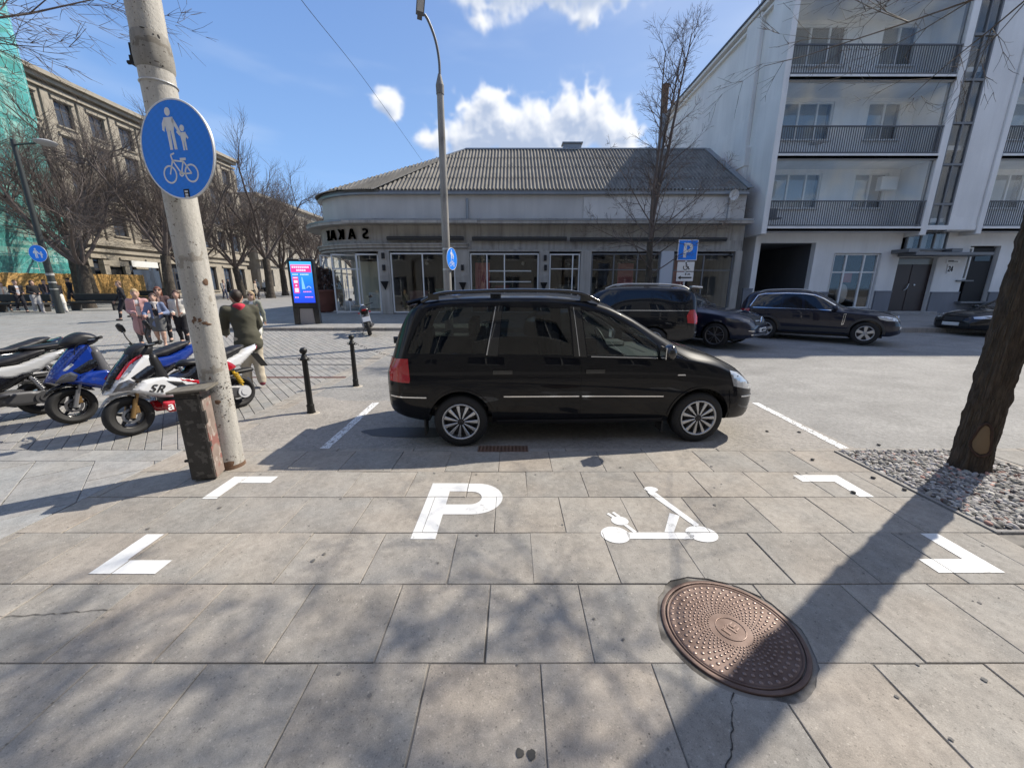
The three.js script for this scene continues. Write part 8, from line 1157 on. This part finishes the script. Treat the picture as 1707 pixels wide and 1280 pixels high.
person('person in black top and grey jeans, middle of three walkers', [-25.55, G(21.1), -21.1], 1.3, { h: 1.72, fem: 1, cell: .022, shirt: DK, coat: DK, open: 0, legs: [.30, .30, .31], baggy: true, hair: [.03, .02, .018], longHair: .12, shoes: [.5, .5, .5], stride: .26, arms: bentIn });
person('person in black top and white trousers beside the lamp post', [-25.0, G(21.7), -21.7], 1.3, { h: 1.72, fem: 1, cell: .022, shirt: DK, coat: DK, open: 0, legs: [.64, .62, .57], baggy: true, hair: [.03, .02, .018], longHair: .12, shoes: [.6, .6, .58], stride: .3, arms: swing });
person('person in dark uniform and cap striding past the hoarding', [-30.6, G(27.4), -27.4], -1.2, { h: 1.88, cell: .022, coat: [.018, .020, .030], legs: [.045, .045, .05], cap: DK, stride: .34, arms: swing });
person('person in purplish dark coat before the hoarding, right of a tree', [-33.0, G(31.4), -31.2], 1.4, { h: 1.75, fem: 1, cell: .024, coat: [.05, .03, .055], long: .18, legs: [.35, .30, .27], hair: [.10, .05, .03], shoes: [.6, .6, .6], stride: .25 });
person('left of two people in white jackets seen from behind, far off', [-29.6, G(46), -46], Math.PI, { h: 1.85, cell: .03, coat: [.60, .58, .54], legs: [.10, .10, .11], hair: [.5, .48, .45] }); person('right of two people in white jackets seen from behind, far off', [-28.7, G(46), -46], Math.PI, { h: 1.8, fem: 1, cell: .03, coat: [.66, .66, .68], legs: DK, hair: [.6, .58, .55], bag: [.35, .8, 0] });
person('person bundled in black, standing far off just right of the pole', [-31.5, G(44), -44], 2, { h: 1.9, cell: .03, coat: DK, coatInf: .03, long: .2, legs: DK, hair: [.03, .02, .02] });
person('left of two dark figures walking by the shop corner', [-11.7, G(25.5), -25.5], Math.PI - .2, { h: 1.72, cell: .026, coat: DK, long: .1, legs: DK, hair: [.05, .03, .02], stride: .3, shoes: [.6, .6, .6] }); person('right of two dark figures walking by the shop corner', [-10.45, G(24), -24], Math.PI, { h: 1.7, fem: 1, cell: .026, coat: DK, legs: DK, hair: [.04, .03, .02], longHair: .1, stride: .3, shoes: [.6, .6, .6] });

person('person in dark jacket and blue jeans at the far left, behind the bench', [-29.5, G(25), -25], 1.4, { h: 1.76, cell: .028, coat: [.05, .045, .05], legs: [.06, .08, .14], hair: [.05, .03, .02], stride: .25, arms: swing });
person('person in grey hoodie far off, between two trees left of the pole', [-26.2, G(36), -36], 1.2, { h: 1.78, cell: .03, coat: [.22, .22, .23], legs: [.05, .06, .10], hair: [.06, .04, .03], stride: .28, arms: swing });
person('person in beige coat far off, right of the pole', [-24.0, G(37), -37], 1.7, { h: 1.72, fem: 1, cell: .03, coat: [.42, .36, .28], long: .2, legs: DK, hair: [.12, .07, .04], longHair: .1, stride: .22 });
person('person in dark coat walking away far down the avenue', [-22.5, G(50), -50], Math.PI, { h: 1.8, cell: .03, coat: DK, long: .15, legs: [.05, .05, .07], hair: [.04, .03, .02], stride: .25 });
scene.traverse((o) => { if (o.isMesh) { o.castShadow = true; o.receiveShadow = true; } });
renderer.render(scene, camera);
